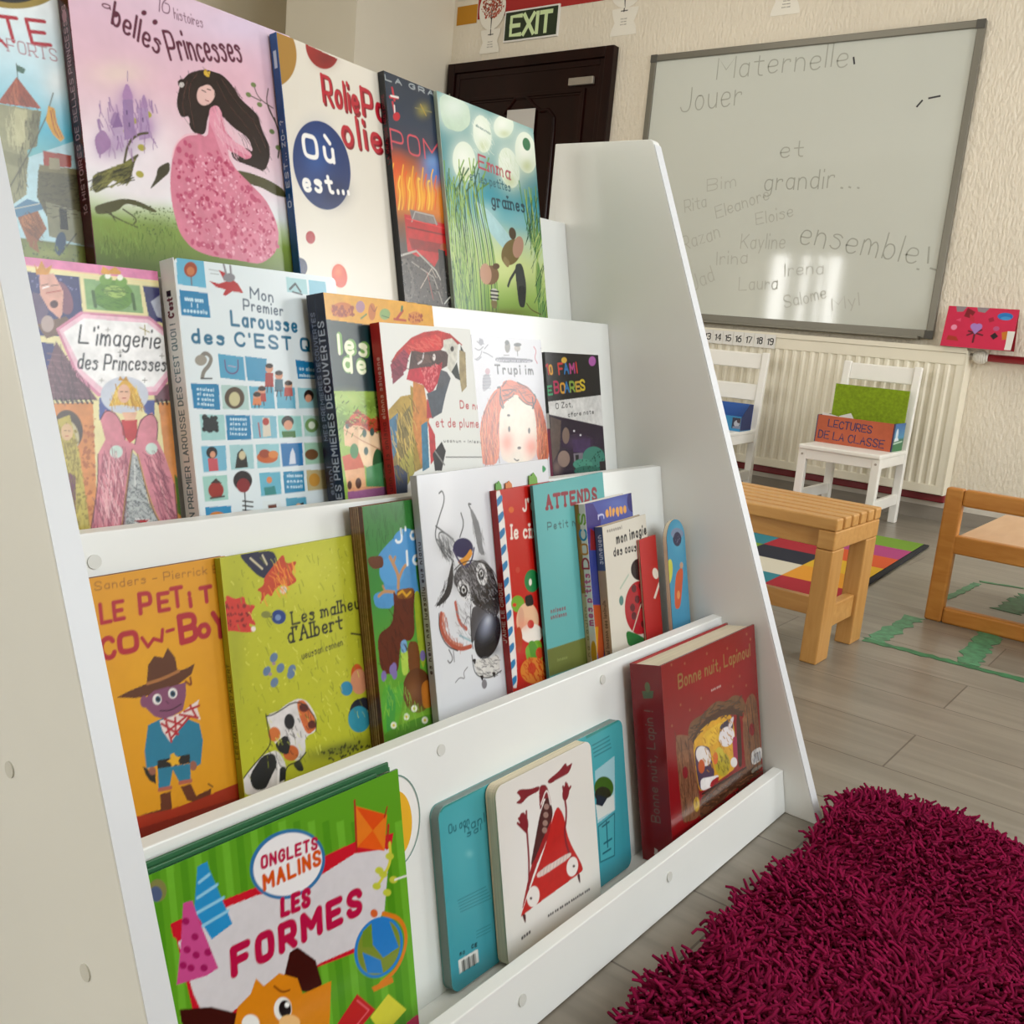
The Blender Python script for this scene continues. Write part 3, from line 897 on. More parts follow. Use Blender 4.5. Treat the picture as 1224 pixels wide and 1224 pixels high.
tag(printed_panel('picture_label', pc, M['print_satin'], bb, 0.002, FACE_NEG_Y((0.086, -0.0785, 0.012))), 'dark picture label')

# ================================================================== slatted bench
be = empty('slatted_bench', (-1.30, 2.267, 0), 'low beech bench with slatted top between the bookshelf and the colourful mat', 'bench')
BX1, BL, BY = 0.598, -0.62, 0.154     # right end, left end, half depth (local)
for i in range(6):
    y0 = -BY + i * (2 * BY - 0.040) / 5
    MB().box(BL, BX1, y0, y0 + 0.040, 0.313, 0.342).build('slat', M['beech'], be, 0.004)
for x0 in (BX1 - 0.041, BL + 0.02):
    for y0 in (-BY + 0.002, BY - 0.077):
        MB().box(x0, x0 + 0.04, y0, y0 + 0.075, 0, 0.268).build('leg', M['beech_upright'], be, 0.003)
    MB().box(x0, x0 + 0.0405, -BY + 0.001, BY - 0.001, 0.269, 0.3125).build('end_rail', M['beech'], be, 0.003)
    MB().box(x0 + 0.008, x0 + 0.032, -BY + 0.077, BY - 0.077, 0.072, 0.128).build('stretcher', M['beech'], be, 0.003)
for y0 in (-BY + 0.018, BY - 0.038):
    MB().box(BL + 0.06, BX1 - 0.042, y0, y0 + 0.02, 0.270, 0.312).build('long_rail', M['beech'], be, 0.002)
MB().box(BL + 0.052, BX1 - 0.033, -0.012, 0.012, 0.074, 0.118).build('long_stretcher', M['beech'], be, 0.002)

# ================================================================== low orange wooden seat at the right
se = empty('wooden_seat', (-0.13, 2.785, 0), 'low orange wooden seat with an open box-shaped side at the right', 'seat')
SXA, SXB = -0.518, 0.40
def loop(y0, y1):
    mb = MB()
    mb.box(SXA, SXA + 0.046, y0, y1, 0, 0.374).box(SXB - 0.046, SXB, y0, y1, 0, 0.374)
    mb.box(SXA + 0.046, SXB - 0.046, y0, y1, 0.328, 0.374).box(SXA + 0.046, SXB - 0.046, y0, y1, 0, 0.044)
    return mb
loop(0.0, 0.034).build('side_frame', M['oak'], se, 0.006)
MB().box(-0.16, -0.114, 0.585, 0.619, 0, 0.2288).build('rear_leg', M['oak'], se, 0.005)
MB().box(SXB - 0.10, SXB - 0.054, 0.585, 0.619, 0, 0.2288).build('rear_leg', M['oak'], se, 0.005)
MB().box(SXA + 0.042, SXB - 0.046, 0.003, 0.032, 0.196, 0.246).build('seat_rail', M['oak'], se, 0.004)
MB().box(SXA + 0.046, SXB - 0.05, 0.032, 0.62, 0.229, 0.245).build('seat_board', M['seat_ply'], se, 0.003)

# ================================================================== chequered mat
cols = [['#b01a34', '#e0a02c', '#dcb428', '#d8642c', '#b44a86', '#7fa332'],
        ['#2f8a98', '#d9d4c4', '#20263c', '#b01a34', '#e0a02c', '#2f8a98'],
        ['#e0a02c', '#20263c', '#7fa332', '#2f8a98', '#d9d4c4', '#b44a86'],
        ['#b44a86', '#7fa332', '#d8642c', '#e0a02c', '#b01a34', '#20263c'],
        ]
mat_o = empty('play_mat', (-0.872, 2.655, 0), 'colourful chequered mat with dark edge on the floor behind the bench', 'mat', None, math.radians(3.6))
MB().box(-0.862, 0.018, -0.03, 1.252, 0.001, 0.0095).build('border', mat('mat_edge', '#181a20', 0.9, noise=(60, 0.15)), mat_o, 0.004)
msq = []
for ci, colm in enumerate(cols):
    for ri, cc in enumerate(colm):
        x1, y1 = 840 - 210 * ci, 1236 - 206 * ri
        msq.append(('p', cc, [x1 - 210, y1 - 206, x1, y1 - 206, x1, y1, x1 - 210, y1]))
printed_panel('chequered_pile', Sheet(840, 1236, 3.5).run(msq), M['pile_print'], mat_o, 0.002, Matrix.Translation((-0.84, 0.0, 0.0118)), back='#181a20')

# ================================================================== green tape on the floor
def tape(p0, p1, w, lab, m='tape', seed=1):
    rnd = random.Random(seed)
    p0, p1 = np.array(p0, float), np.array(p1, float)
    L = np.hypot(*(p1 - p0)); d = (p1 - p0) / L; nn = np.array([-d[1], d[0]])
    k = max(6, int(L / 0.018))
    A, B = [], []
    for i in range(k + 1):
        t = i / k
        A.append(p0 + d * L * t + nn * (w / 2 * (1 + rnd.uniform(-0.45, 0.2))))
        B.append(p0 + d * L * t - nn * (w / 2 * (1 + rnd.uniform(-0.45, 0.2))))
    o = MB().prism([tuple(q) for q in A] + [tuple(q) for q in reversed(B)], 'z', 0.0006, 0.0011 + seed * 0.00006).build('floor_tape', M[m])
    return tag(o, lab, 'tape', 'green tape strips on the floor')
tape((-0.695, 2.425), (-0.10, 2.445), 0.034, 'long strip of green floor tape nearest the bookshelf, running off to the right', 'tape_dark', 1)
tape((-0.672, 2.44), (-0.668, 2.775), 0.052, 'worn strip of green floor tape ending at the left corner of the orange seat', 'tape', 2)
tape((-0.455, 2.45), (-0.475, 2.80), 0.060, 'worn strip of green floor tape passing under the front bar of the orange seat', 'tape', 3)
tape((-0.664, 3.09), (-0.648, 3.42), 0.026, 'torn thin strip of green floor tape seen through the orange seat frame', 'tape', 4)
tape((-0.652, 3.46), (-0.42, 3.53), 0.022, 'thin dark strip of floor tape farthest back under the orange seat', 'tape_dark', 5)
tape((-0.50, 3.10), (-0.475, 3.40), 0.085, 'broad dark green patch under the seat, floor tape with the shade there painted in', 'tape_dark', 6)  # tape and the shadow mass under the seat drawn as one dark patch

# ================================================================== shaggy rug
rg = empty('shaggy_rug', (0.15, 0.9, 0), 'deep magenta shaggy rug on the floor in front of the bookshelf', 'rug')
GX0, GX1, GY0, GY1 = -0.545, 0.62, -0.62, 0.585
def hump(x, y):
    return 0.009 * np.sin(x * 9 + 1) * np.cos(y * 8) + 0.004 * np.sin(x * 23 + y * 17) + 0.034 * np.exp(-((x + 0.44) ** 2 + (y - 0.48) ** 2) / 0.012) + 0.006
MB().box(GX0 + 0.01, GX1, GY0, GY1 - 0.01, 0.001, 0.012).build('backing', M['rug_back'], rg)
def shag():
    rs = np.random.RandomState(5)
    sp = 0.0047
    gx, gy = np.meshgrid(np.arange(GX0, GX1, sp), np.arange(GY0, GY1, sp))
    x = gx.ravel() + rs.uniform(-0.003, 0.003, gx.size); y = gy.ravel() + rs.uniform(-0.003, 0.003, gx.size)
    n = len(x)
    edge = 0.006 * np.sin(y * 23) + 0.005 * np.sin(y * 57 + 1)
    keep = (x > GX0 + edge)
    x, y = x[keep], y[keep]; n = len(x)
    th = rs.uniform(0, 2 * np.pi, n); lean = rs.uniform(0.5, 1.6, n)
    clump = np.sin(x * 31 + np.sin(y * 17) * 2) * np.cos(y * 27 + np.sin(x * 19) * 2)
    th = th * 0.55 + 2.2 * np.sin(x * 13 + y * 9) + 1.6 * np.cos(y * 16 - x * 7)
    L = rs.uniform(0.021, 0.031, n) * (1 + 0.15 * clump)
    curl = rs.uniform(-2.6, 2.6, n)
    base = np.stack([x, y, 0.013 + hump(x, y)], -1)
    K, S = 5, 4
    P = [base]; ang = np.zeros(n) + 0.15; az = th.copy()
    for k in range(K - 1):
        ang = 0.15 + lean * (k + 0.6) / (K - 2) * 1.15
        az = th + curl * k / (K - 1)
        st = np.stack([np.sin(ang) * np.cos(az), np.sin(ang) * np.sin(az), np.cos(ang)], -1) * (L / (K - 1))[:, None]
        P.append(P[-1] + st)
    P = np.stack(P, 1)                                    # n, K, 3
    rad = np.array([0.0018, 0.0022, 0.0023, 0.0022, 0.0017])
    T = np.gradient(P, axis=1); T /= np.linalg.norm(T, axis=2, keepdims=True)
    A = np.cross(T, np.array([0.3, 0.2, 0.93])); A /= np.linalg.norm(A, axis=2, keepdims=True) + 1e-9
    Bv = np.cross(T, A)
    V = np.zeros((n, K, S, 3))
    for s in range(S):
        t = 2 * np.pi * s / S
        V[:, :, s] = P + (A * math.cos(t) + Bv * math.sin(t)) * rad[None, :, None]
    V[..., 2] = np.maximum(V[..., 2], 0.003)
    idx = np.arange(n * K * S).reshape(n, K, S)
    q = []
    for s in range(S):
        s2 = (s + 1) % S
        q.append(np.stack([idx[:, :-1, s], idx[:, :-1, s2], idx[:, 1:, s2], idx[:, 1:, s]], -1).reshape(-1, 4))
    q = np.concatenate(q)
    me = bpy.data.meshes.new('pile')
    me.vertices.add(n * K * S); me.vertices.foreach_set('co', V.reshape(-1).astype(np.float32))
    me.loops.add(q.size); me.loops.foreach_set('vertex_index', q.reshape(-1).astype(np.int32))
    me.polygons.add(len(q)); me.polygons.foreach_set('loop_start', (np.arange(len(q)) * 4).astype(np.int32))
    me.polygons.foreach_set('use_smooth', np.ones(len(q), bool))
    me.update(calc_edges=True)
    a = me.color_attributes.new('print', 'FLOAT_COLOR', 'POINT')
    c = np.array(lin(RUG_COL)) * rs.uniform(0.72, 1.25, n)[:, None]
    c4 = np.ones((n, K * S, 4), np.float32); c4[:, :, :3] = c[:, None, :]
    a.data.foreach_set('color', c4.reshape(-1))
    me.materials.append(M['yarn'])
    o = bpy.data.objects.new('pile', me)
    COL.objects.link(o); o.parent = rg
    o['kind'] = 'stuff'
RUG_COL = '#7d0f39'
shag()

# ================================================================== display bookshelf
SL, SLB = 0.212, 0.21                               # lean of the books and of the boards
NY0, NY1 = 0.341, 1.379                             # inner faces of the side panels
BOARDS = [(-0.993, 0.876), (-0.886, 0.715), (-0.756, 0.497), (-0.616, 0.279), (-0.482, 0.067)]   # front top edge x, z
FLOORS = [None, 0.6585, 0.439, 0.222, 0.0125]
TH = 0.016
bs = empty('display_bookshelf', (-0.7, 0.86, 0), 'white tiered display bookshelf holding picture books cover out', 'bookshelf')
sx, sy = -0.7, 0.86
def front(z): return -0.418 - 0.420 * z
prof = [(-1.03, 0.0), (front(0.0), 0.0), (front(0.998), 0.998), (front(1.002) - 0.001, 1.003), (front(1.004) - 0.004, 1.006), (-1.03, 1.006)]
for y0, y1 in ((0.320, NY0), (NY1, 1.400)):
    sp_ = MB().prism([(a - sx, b) for a, b in prof], 'y', y0 - sy, y1 - sy).build('side_panel', M['white_board'], bs, 0.0015)
    a0, a1 = (front(0.001), 0.001), (front(0.998), 0.998)
    n_ = (1 / math.hypot(1, 0.42), 0.42 / math.hypot(1, 0.42))
    eb = MB().prism([(a0[0] - sx, a0[1]), (a0[0] - sx + n_[0] * 0.0012, a0[1] + n_[1] * 0.0012), (a1[0] - sx + n_[0] * 0.0012, a1[1] + n_[1] * 0.0012), (a1[0] - sx, a1[1])], 'y', y0 - sy + 0.0004, y1 - sy - 0.0004)
    tag(eb.build('edge_band', M['white_edge'], sp_), 'bright white front edge band')
for i, (X, Z) in enumerate(BOARDS):
    zb = FLOORS[i] - 0.014 if i else FLOORS[1] - 0.014
    if i == 4:
        zb = 0.002
    elif i > 0:
        zb = FLOORS[i + 1] - 0.014
    xb_ = X + SLB * (Z - zb)
    MB().prism([(xb_ - sx, zb), (X - sx, Z), (X - TH - sx, Z), (xb_ - TH - sx, zb)], 'y', NY0 - sy + 0.0005, NY1 - sy - 0.0005).build('back_board' if i == 0 else 'display_board', M['white_board'], bs, 0.0012)
    if i:
        zf = FLOORS[i]
        pX, pZ = BOARDS[i - 1]
        xa = pX + SLB * (pZ - zf) + 0.0004
        xe = X - TH + SLB * (Z - zf) - 0.0004
        MB().box(xa - sx, xe - sx, NY0 - sy + 0.0006, NY1 - sy - 0.0006, zf - 0.012 if i < 4 else 0.001, zf).build('book_ledge', M['white_board'], bs)
bn = Vector((1, 0, SLB)).normalized()
for x, y, z in ((-0.612, 0.718, 0.258), (-0.612, 1.029, 0.260), (-0.751, 0.413, 0.473), (-0.477, 1.017, 0.044), (-0.476, 0.715, 0.038)):
    p = Vector((x - sx, y - sy, z))
    MB().tube(p - bn * 0.001, p + bn * 0.0012, 0.0062).build('screw_cap', M['cap'], bs)
for x, z in ((-0.702, 0.333), (-0.589, 0.218)):
    MB().tube((x - sx, 0.3212 - sy, z), (x - sx, 0.3188 - sy, z), 0.0066).build('screw_cap', M['cap'], bs)

# ================================================================== picture books
BOOK_SIZE = {  # name: origin x, y, z (metres), yaw, width, height, thickness
    'castle': (-0.9470, 0.3470, 0.6599, 0.0000, 0.1900, 0.3450, 0.0100),
    'princess': (-0.9351, 0.5127, 0.6587, 0.0413, 0.2850, 0.3612, 0.0160),
    'discs': (-0.9274, 0.7684, 0.6597, 0.0955, 0.2050, 0.3555, 0.0110),
    'pom': (-0.9328, 0.9487, 0.6599, 0.0888, 0.1600, 0.3584, 0.0100),
    'seeds': (-0.9313, 1.0533, 0.6608, 0.0639, 0.2471, 0.3581, 0.0060),
    'imagerie': (-0.8281, 0.3470, 0.4419, 0.0000, 0.1980, 0.2823, 0.0100),
    'tiles': (-0.8176, 0.5514, 0.4394, 0.0442, 0.2150, 0.2970, 0.0220),
    'decouv': (-0.7953, 0.7194, 0.4391, 0.1530, 0.2100, 0.2780, 0.0240),
    'parrot': (-0.7787, 0.7952, 0.4413, 0.1607, 0.2000, 0.2506, 0.0130),
    'redhair': (-0.8281, 1.0121, 0.4419, 0.0000, 0.1600, 0.2432, 0.0100),
    'black': (-0.8282, 1.1853, 0.4428, 0.0000, 0.1471, 0.2252, 0.0060),
    'cowboy': (-0.6914, 0.3467, 0.2241, 0.0342, 0.1900, 0.2435, 0.0090),
    'albert': (-0.6877, 0.5259, 0.2243, 0.0547, 0.1900, 0.2448, 0.0080),
    'tree': (-0.6878, 0.6971, 0.2222, 0.0667, 0.1500, 0.2786, 0.0185),
    'wolf': (-0.6726, 0.7789, 0.2241, 0.0904, 0.2826, 0.3073, 0.0090),
    'circus': (-0.6753, 0.9182, 0.2241, 0.0904, 0.1400, 0.2791, 0.0090),
    'attends': (-0.6695, 0.9946, 0.2252, 0.1337, 0.2100, 0.2800, 0.0040),
    'docs': (-0.6790, 1.1044, 0.2227, 0.1203, 0.1550, 0.2466, 0.0160),
    'imagier': (-0.6647, 1.1286, 0.2235, 0.1203, 0.1500, 0.2142, 0.0120),
    'smallred': (-0.6655, 1.2383, 0.2252, 0.1180, 0.0620, 0.1806, 0.0040),
    'arch': (-0.6619, 1.3078, 0.2245, 0.0323, 0.0620, 0.2025, 0.0070),
    'shapes': (-0.5575, 0.3500, 0.0131, 0.0000, 0.2890, 0.2576, 0.0140),
    'teal': (-0.5597, 0.6928, 0.0133, 0.0000, 0.3558, 0.1975, 0.0130),
    'redwolf': (-0.5450, 0.7660, 0.0130, 0.0022, 0.1851, 0.2018, 0.0145),
    'bonne': (-0.5466, 1.0779, 0.0128, 0.0034, 0.2901, 0.2671, 0.0470),
}
COVER_ART = {
 'castle': [
  ('a',0.16),
  ('g',[(35.5,'#f2f5f6'),(97.3,'#cfe6ee'),(159,'#62b9cf'),(187.4,'#7fb9bd')]),
  ('s','#f4f6f5',0.8,153.4,109,15.2,-3.8,-2.3,21.7),
  ('e','#a8924a',124.2,27.4,43,-13.8,-2.3,22.3),
  ('e','#2a2620',121.6,30.5,29,-9.3,-1.5,14.5),
  ('p','#bcd8e0',[76.1,210.1,175.5,158.7,166.6,290.8,66.7,300.7]),
  ('t','#b9243c','TE',106,83.4,45,-8.1,21.5,3.54,''),
  ('t','#b9243c','A',91.6,93.2,16.7,-4.6,13.3,2.78,''),
  ('t','#b58a93','FORTS',109.1,92.1,47.3,-2.7,11.1,1.18,'f'),
  ('p','#9a9878',[94,143.9,135,141.9,127.1,176.7,117.7,182,112.3,224.4,95.3,238.5,79.9,236.3]),
  ('p','#b9b591',[109.6,144.9,121.2,144.1,115.1,180.3,106,179.8]),
  ('p','#7d7b5e',[125.9,143.5,135,141.9,127.1,176.7,119.8,179.3]),
  ('p','#8d8b6b',[87.4,185.7,118.3,188.8,115.2,200.9,86.2,197.1]),
  ('p','#a2523a',[114.6,114.6,135.3,139.5,116.8,141.4,94,143.5]),
  ('p','#b96b4a',[114.6,114.6,114.7,140.3,103.1,141.8]),
  ('l','#3a3a34',0.72,[115.5,102.1,115.2,117.4],0),
  ('p','#4f7466',[115.4,103,123.9,104.9,121.5,110.1,115.2,109.4]),
  ('p','#6a6548',[126,198.5,169.2,194.1,168,242.1,129.6,242.7,122,225.2]),
  ('p','#847c5a',[127.7,193.6,169.6,191.2,169,196.6,126.5,200.3]),
  ('k','#57533d',60,1.3,[125.7,201.4,169,196.6,168,242.1,129.6,242.7],3),
  ('p','#a4493a',[132.7,179.6,160.8,178.9,159.5,191.1,131.9,193.7]),
  ('p','#a29a80',[138.1,185.1,147.9,184.4,148,195,137,196.1]),
  ('p','#8f8d72',[129.9,228.6,165.1,232.9,166.6,266.5,130.1,261.4]),
  ('p','#2c2a22',[142.8,232.6,150.1,232.7,150,252.9,142.1,252.8]),
  ('l','#55523f',0.99,[148.7,121.5,140,145,119.3,184,97.2,220],0),
  ('p','#d7a52e',[142.4,135.1,148.6,136,149.6,149.9,155.5,163.3,151.1,167.5,144,161.7,138.5,150]),
  ('l','#a8402e',0.99,[144.1,139.4,145.6,155.5,150,163.9],1),
  ('l','#a8402e',0.74,[146.5,137.4,148.5,151.3,153.1,163.3],1),
  ('p','#7c8244',[92.4,266.2,184.7,266.8,182.1,291.7,84.2,301.2]),
  ('s','#a4ab62',0.7,128.3,278.1,29.8,-3.4,-0.8,7.1),
  ('p','#9d653c',[101.2,246.8,120.8,237,128.4,254.6,117.4,268.9,118.7,279.2,109.9,273.2,104.6,257.8]),
  ('e','#b97d50',112.4,249.8,7.3,1.7,-2.9,6.5),
  ('p','#5c86a3',[96,240.7,112.3,228.6,125,230.6,126.8,236.1,101.1,247.7]),
  ('l','#d8d4c0',0.7,[97.3,240.5,123.7,231.4],0),
  ('e','#34506e',140.6,267.2,5.3,0.1,-2.9,11.6),
  ('l','#3a3b3a',0.98,[137.8,279.4,157.7,255.5],0),
  ('k','#4e5a2c',60,1.2,[93.9,272.9,179.2,269.9,177.3,287.3,91.5,296],7),
  ('n',0.05,9),
  ('h','#c8c49f',50,9.01,0.68,91,[97.8,149.8,121.1,144.5,115.1,180.3,101.1,183],12),
  ('h','#5e5c44',60,8.4,0.7,94,[118.8,145.1,135,141.9,127.1,176.7,117.7,182,113,222,100.8,228.5],13),
  ('h','#7d3a26',40,8.3,0.62,74,[114.4,116.4,133.4,139.5,100.9,141.9],14),
  ('h','#6e4526',50,8.18,0.61,50,[103.3,248.8,120.5,239.4,125.7,257.3,117,272.4],15),
  ('h','#8a9a4a',90,5.79,0.56,86,[91.9,270.8,179.2,269.9,177,289.8,86.7,298.7],16),
  ('h','#4d4936',70,6.35,0.73,-10,[125.7,201.4,169,196.6,168,242.1,129.6,242.7],17)],
 'princess': [
  ('a',0.12),
  ('g',[(8.4,'#e4cbdb'),(49.8,'#e3c3d3'),(103.9,'#e6c3cf'),(162.9,'#e9cfd8'),(198.8,'#ecdfe6'),(221.8,'#e6e9ea'),(237.1,'#c4d2ac'),(255,'#8fa653'),(295.8,'#66793f')]),
  ('s','#edd9d0',0.8,46.5,105,34.7,-8.9,-1.8,15),
  ('s','#e4b9c6',0.7,193.3,75.5,54.9,-13.7,-4.4,36.4),
  ('s','#f3ecf0',0.9,48.9,177.7,59.4,-11.7,-4.8,40.2),
  ('s','#e0cfe4',0.8,219.2,5.6,76.7,-22.7,-2.8,22.8),
  ('s','#efe6ea',0.9,72.4,218.3,68.5,-11.1,-1.8,15.4),
  ('s','#b692bd',0.75,53.4,127.7,11.5,-2.7,-1.8,15.1),
  ('s','#b692bd',0.75,72.4,133.1,9.5,-2.2,-1.5,12.8),
  ('s','#b692bd',0.75,38.4,150.6,10.1,-2.2,-2.1,17.4),
  ('s','#b692bd',0.75,54.1,157,26.2,-5.6,-2.1,17.7),
  ('s','#b692bd',0.75,24.1,180.2,13.8,-2.7,-1.7,14.8),
  ('s','#b692bd',0.75,74.4,152.7,11.9,-2.5,-1.8,15.4),
  ('q','#b48fb8',[55.6,108.8,62.6,128,46.2,130.6]),
  ('q','#b795bd',[73.9,115.9,78.6,131.7,68.1,133.6]),
  ('q','#a98ab2',[39.5,140.7,45.6,158.8,29.2,159.9]),
  ('l','#9c7fa8',0.82,[57.5,99.7,56.4,109.8],0),
  ('l','#a889b0',0.83,[64.2,142.4,83.8,170.8],0),
  ('q','#b08cb4',[11.5,175.6,23.4,163.5,32.4,178.6,14.6,194.1]),
  ('s','#8f6f9c',0.5,43.2,178.9,22.9,-4.5,-1.5,12.5),
  ('e','#b6ad55',41.1,162.2,3.9,1.3,-2.1,3.2),
  ('e','#b6ad55',76.1,138.6,4.1,1.2,-2.3,3.3),
  ('e','#b6ad55',57.9,148.8,4,1.2,-2.2,3.3),
  ('e','#b6ad55',64.7,174.6,4,1.3,-2.2,3.2),
  ('e','#b6ad55',59.4,202.5,4,1.4,-2.2,3.2),
  ('p','#a487b0',[48.4,130.1,60.4,127.3,58.6,165.9,45.5,171.1]),
  ('p','#b79cc0',[65.1,134.8,76.9,132.1,76.7,162.2,62.7,167.6]),
  ('p','#c3abc8',[33,161.5,45.2,157.7,44.6,178.6,32.3,183.4]),
  ('p','#9a7aa8',[33,161.5,41.3,143.9,45.7,157.6]),
  ('l','#6d5580',1.36,[51.9,140.3,51.8,143.8],0),
  ('l','#6d5580',1.37,[53.3,152.3,53.1,155.7],0),
  ('l','#6d5580',1.39,[69.8,143.7,69.6,147.2],0),
  ('l','#6d5580',1.34,[38.4,168.9,38.2,172.3],0),
  ('q','#6d6b3a',[5.1,213,21.2,204.8,41.3,195.1,51.9,187,59.5,181.8,55,191.3,46.9,213,38.8,216.4,26.9,213.5,19.1,223.3,4.9,231.6]),
  ('l','#5a5234',2.42,[42.8,193.6,49.5,172.7,62,161.5,73.8,157.8],1),
  ('l','#5a5234',1.89,[44.7,212.9,54.5,189,59.4,183.1],1),
  ('q','#5d5b36',[4.1,243.2,20.2,236.4,37.1,230.4,53.8,230,75.9,236.9,72.7,240,53.1,235.8,39.3,234.9,30.1,243.7,16,249.1,5.3,250.6]),
  ('l','#4d4a30',1.56,[16.3,246.6,29.1,252.1,50.5,257.8],1),
  ('l','#4d4a30',1.57,[21.6,247.1,26,255],1),
  ('l','#4d4a30',1.6,[35.8,241.4,51.6,249,45.1,256.1],1),
  ('q','#4f4a34',[97.3,182.2,81.4,191.5,78.6,202.1,68.1,217.7,82.7,205.2,95.9,194]),
  ('l','#6a7a3e',1.29,[9.3,283.8,16.1,270.9,23.1,279.7],0),
  ('s','#8ea24e',0.6,19.4,265.6,33.5,-4.3,-1.5,12.3),
  ('s','#7f9350',0.6,73.7,256,27.3,-3.6,-1.8,15.4),
  ('k','#5f7040',130,0.9,[47.7,234.7,100.4,231.8,96.9,260.7,44.1,264.9],5),
  ('q','#5d5a38',[181,176.2,201.9,175.2,230.1,178.7,253.3,186.2,255.9,195.9,239,195.6,217.9,189.2,189.8,188.3]),
  ('l','#4c4632',2.06,[248.5,104.2,255.2,125.6,248.4,149.8],1),
  ('l','#57503e',1.33,[221.5,72.6,227,86.6,248,92.9],1),
  ('l','#57503e',1.31,[209.4,85.2,230.3,88.6],1),
  ('l','#57503e',1.38,[252.8,114.6,239.3,89.3],1),
  ('l','#57503e',1.36,[243.3,71.4,237.4,89.7,249.7,109.6],1),
  ('e','#7d8a5c',221.5,72.6,3.1,1.4,-2.4,2.5),
  ('e','#7d8a5c',212.8,85.8,3.1,1.4,-2.3,2.5),
  ('e','#7d8a5c',227.9,93.4,3.1,1.4,-2.4,2.5),
  ('e','#7d8a5c',242.7,121,3.2,1.5,-2.4,2.5),
  ('e','#7d8a5c',249.9,138.1,3.2,1.6,-2.5,2.5),
  ('q','#33211f',[121.6,93.5,133.9,81.3,154,72.2,177,71.6,189.5,79.2,199.8,93,214.6,100.6,224.5,106.7,227.9,122.8,237,137.8,236.3,152.1,225.6,171,217.6,162.6,200,161.7,179.9,157.3,175.8,150,201.8,147.6,211.9,151.1,206.7,135.5,186.8,128.7,171.2,118.6,162.1,112.6,152.7,122.7,146.9,143.8,135.3,147.5,126.6,141.5,128.2,128.2,116.8,133.3,112.4,118.8]),
  ('q','#33211f',[116.9,94.7,123.6,89.9,127.8,93.2,123.9,100.2,118.1,100]),
  ('e','#d9d4d0',122.1,97.2,3.2,-0.8,-0.4,2.9),
  ('l','#5a3a33',0.95,[176.3,77.1,193.8,99.9,219.7,116.1,231,141.8],1),
  ('l','#5a3a33',0.94,[169.1,81.6,182.9,105.1,208.1,124.2,222.9,149],1),
  ('l','#5a3a33',0.9,[129.6,91.5,120.3,117,121.9,129.6],1),
  ('l','#5a3a33',0.91,[143.5,80.2,128.6,99.5,133.1,140.2],1),
  ('e','#e7c3bd',153.4,98.7,11.1,0.3,-6.7,14.1),
  ('l','#3a2522',0.92,[148.7,95.1,153.6,96.6],0),
  ('l','#3a2522',0.77,[152.6,104.7,156.3,106.5],0),
  ('q','#33211f',[139.2,89.1,159.7,78.7,168.5,87.1,163.4,101.6,158.5,88.2,141.5,96.4]),
  ('q','#d9b64e',[151.7,78.1,155.8,70.4,158.5,75,162.2,71.4,159.4,80.8]),
  ('q','#d98aa0',[100.8,177.7,107.4,161,119.5,149.5,135.6,144.9,149.7,147.2,154,125.1,162.1,112.6,173,118.2,175.7,136.5,188.3,144.8,204.7,152.5,209.4,157.2,196.5,162.4,176.8,155.2,168.9,151.4,175.8,163.5,184.5,175.5,200.5,186.5,223.5,202.3,235.6,223.3,238.8,242.9,230.6,263.9,206.8,279.2,178.9,277.9,135.6,277.2,114.1,271.7,100.3,257.7,94.6,230.1,94.6,204.5]),
  ('q','#e3a0b3',[155.4,114.2,166,107.7,173.3,115.4,166.2,133.1,175.4,152.8,176.9,168.8,171.4,172.5,163.5,155.1,158.7,140,153.4,130.5]),
  ('k','#c55f80',170,3.4,[100.8,177.7,122.2,152.9,166.9,154.4,196.9,187.1,235.6,223.3,234.4,263.5,207,277.8,135.9,274.5,100.3,257.7],11),
  ('k','#b8446b',60,2.6,[103.6,179.8,166.2,160,196.2,192.8,235.3,226.2,230.6,263.9,207.4,274.9,139.5,271.4,104.1,252],12),
  ('k','#edb5c6',200,1.8,[103.6,179.8,166.2,160,196.2,192.8,235.3,226.2,230.6,263.9,207.4,274.9,139.5,271.4,104.1,252],13),
  ('l','#f0c9d3',1.73,[100.8,177.7,106.3,162.6,120,150.2,135.5,146.2],1),
  ('q','#e4a6b8',[163.4,128.3,178.5,141.3,205,149.7,211.2,156.8,187.3,153.2,167.9,146.2]),
  ('q','#33211f',[178.6,154.9,200,161.7,217.8,161.2,225.6,171,218.6,169.4,202.9,167.3,182.4,165]),
  ('h','#4a2f2a',90,13.85,0.51,56,[121.6,93.5,153.8,73.5,189.5,79.2,224.5,106.7,237,137.8,225.9,168.1,201.8,147.6,171.2,118.6,140.2,107.1,124.1,136.9,116.5,123.1],3),
  ('h','#1d100e',60,16.18,0.69,59,[121.6,93.5,153.8,73.5,189.5,79.2,224.5,106.7,237,137.8,225.9,168.1,201.8,147.6,171.2,118.6,140.2,107.1,124.1,136.9,116.5,123.1],4),
  ('h','#8d8a4c',40,11.62,1.16,-30,[5.1,213,51.6,189.5,46.9,213,5.1,230.4],5),
  ('h','#3c3a22',40,11.62,0.87,-30,[5.1,213,51.3,192,46.9,213,5.1,230.4],6),
  ('h','#8fae58',120,6.1,0.56,86,[7.1,257.6,98.8,245,95.3,273.8,2.8,294.1],7),
  ('h','#55702f',90,7.2,0.53,91,[5.9,267.3,101.3,249.8,106.2,285.6,4.9,298.7],8),
  ('h','#a889b0',60,11.57,1.39,85,[20.9,140.2,89.4,124.2,82.6,181.2,15.2,189.2],9),
  ('h','#eec3cf',50,12.34,0.74,70,[165.5,111.8,204.7,152.5,178.9,165.7,159.4,134.5],10),
  ('e','#e7c3bd',152.6,99.4,10.5,0.3,-6.1,13),
  ('l','#3a2522',1.07,[147.9,96.4,152.9,97.3],0),
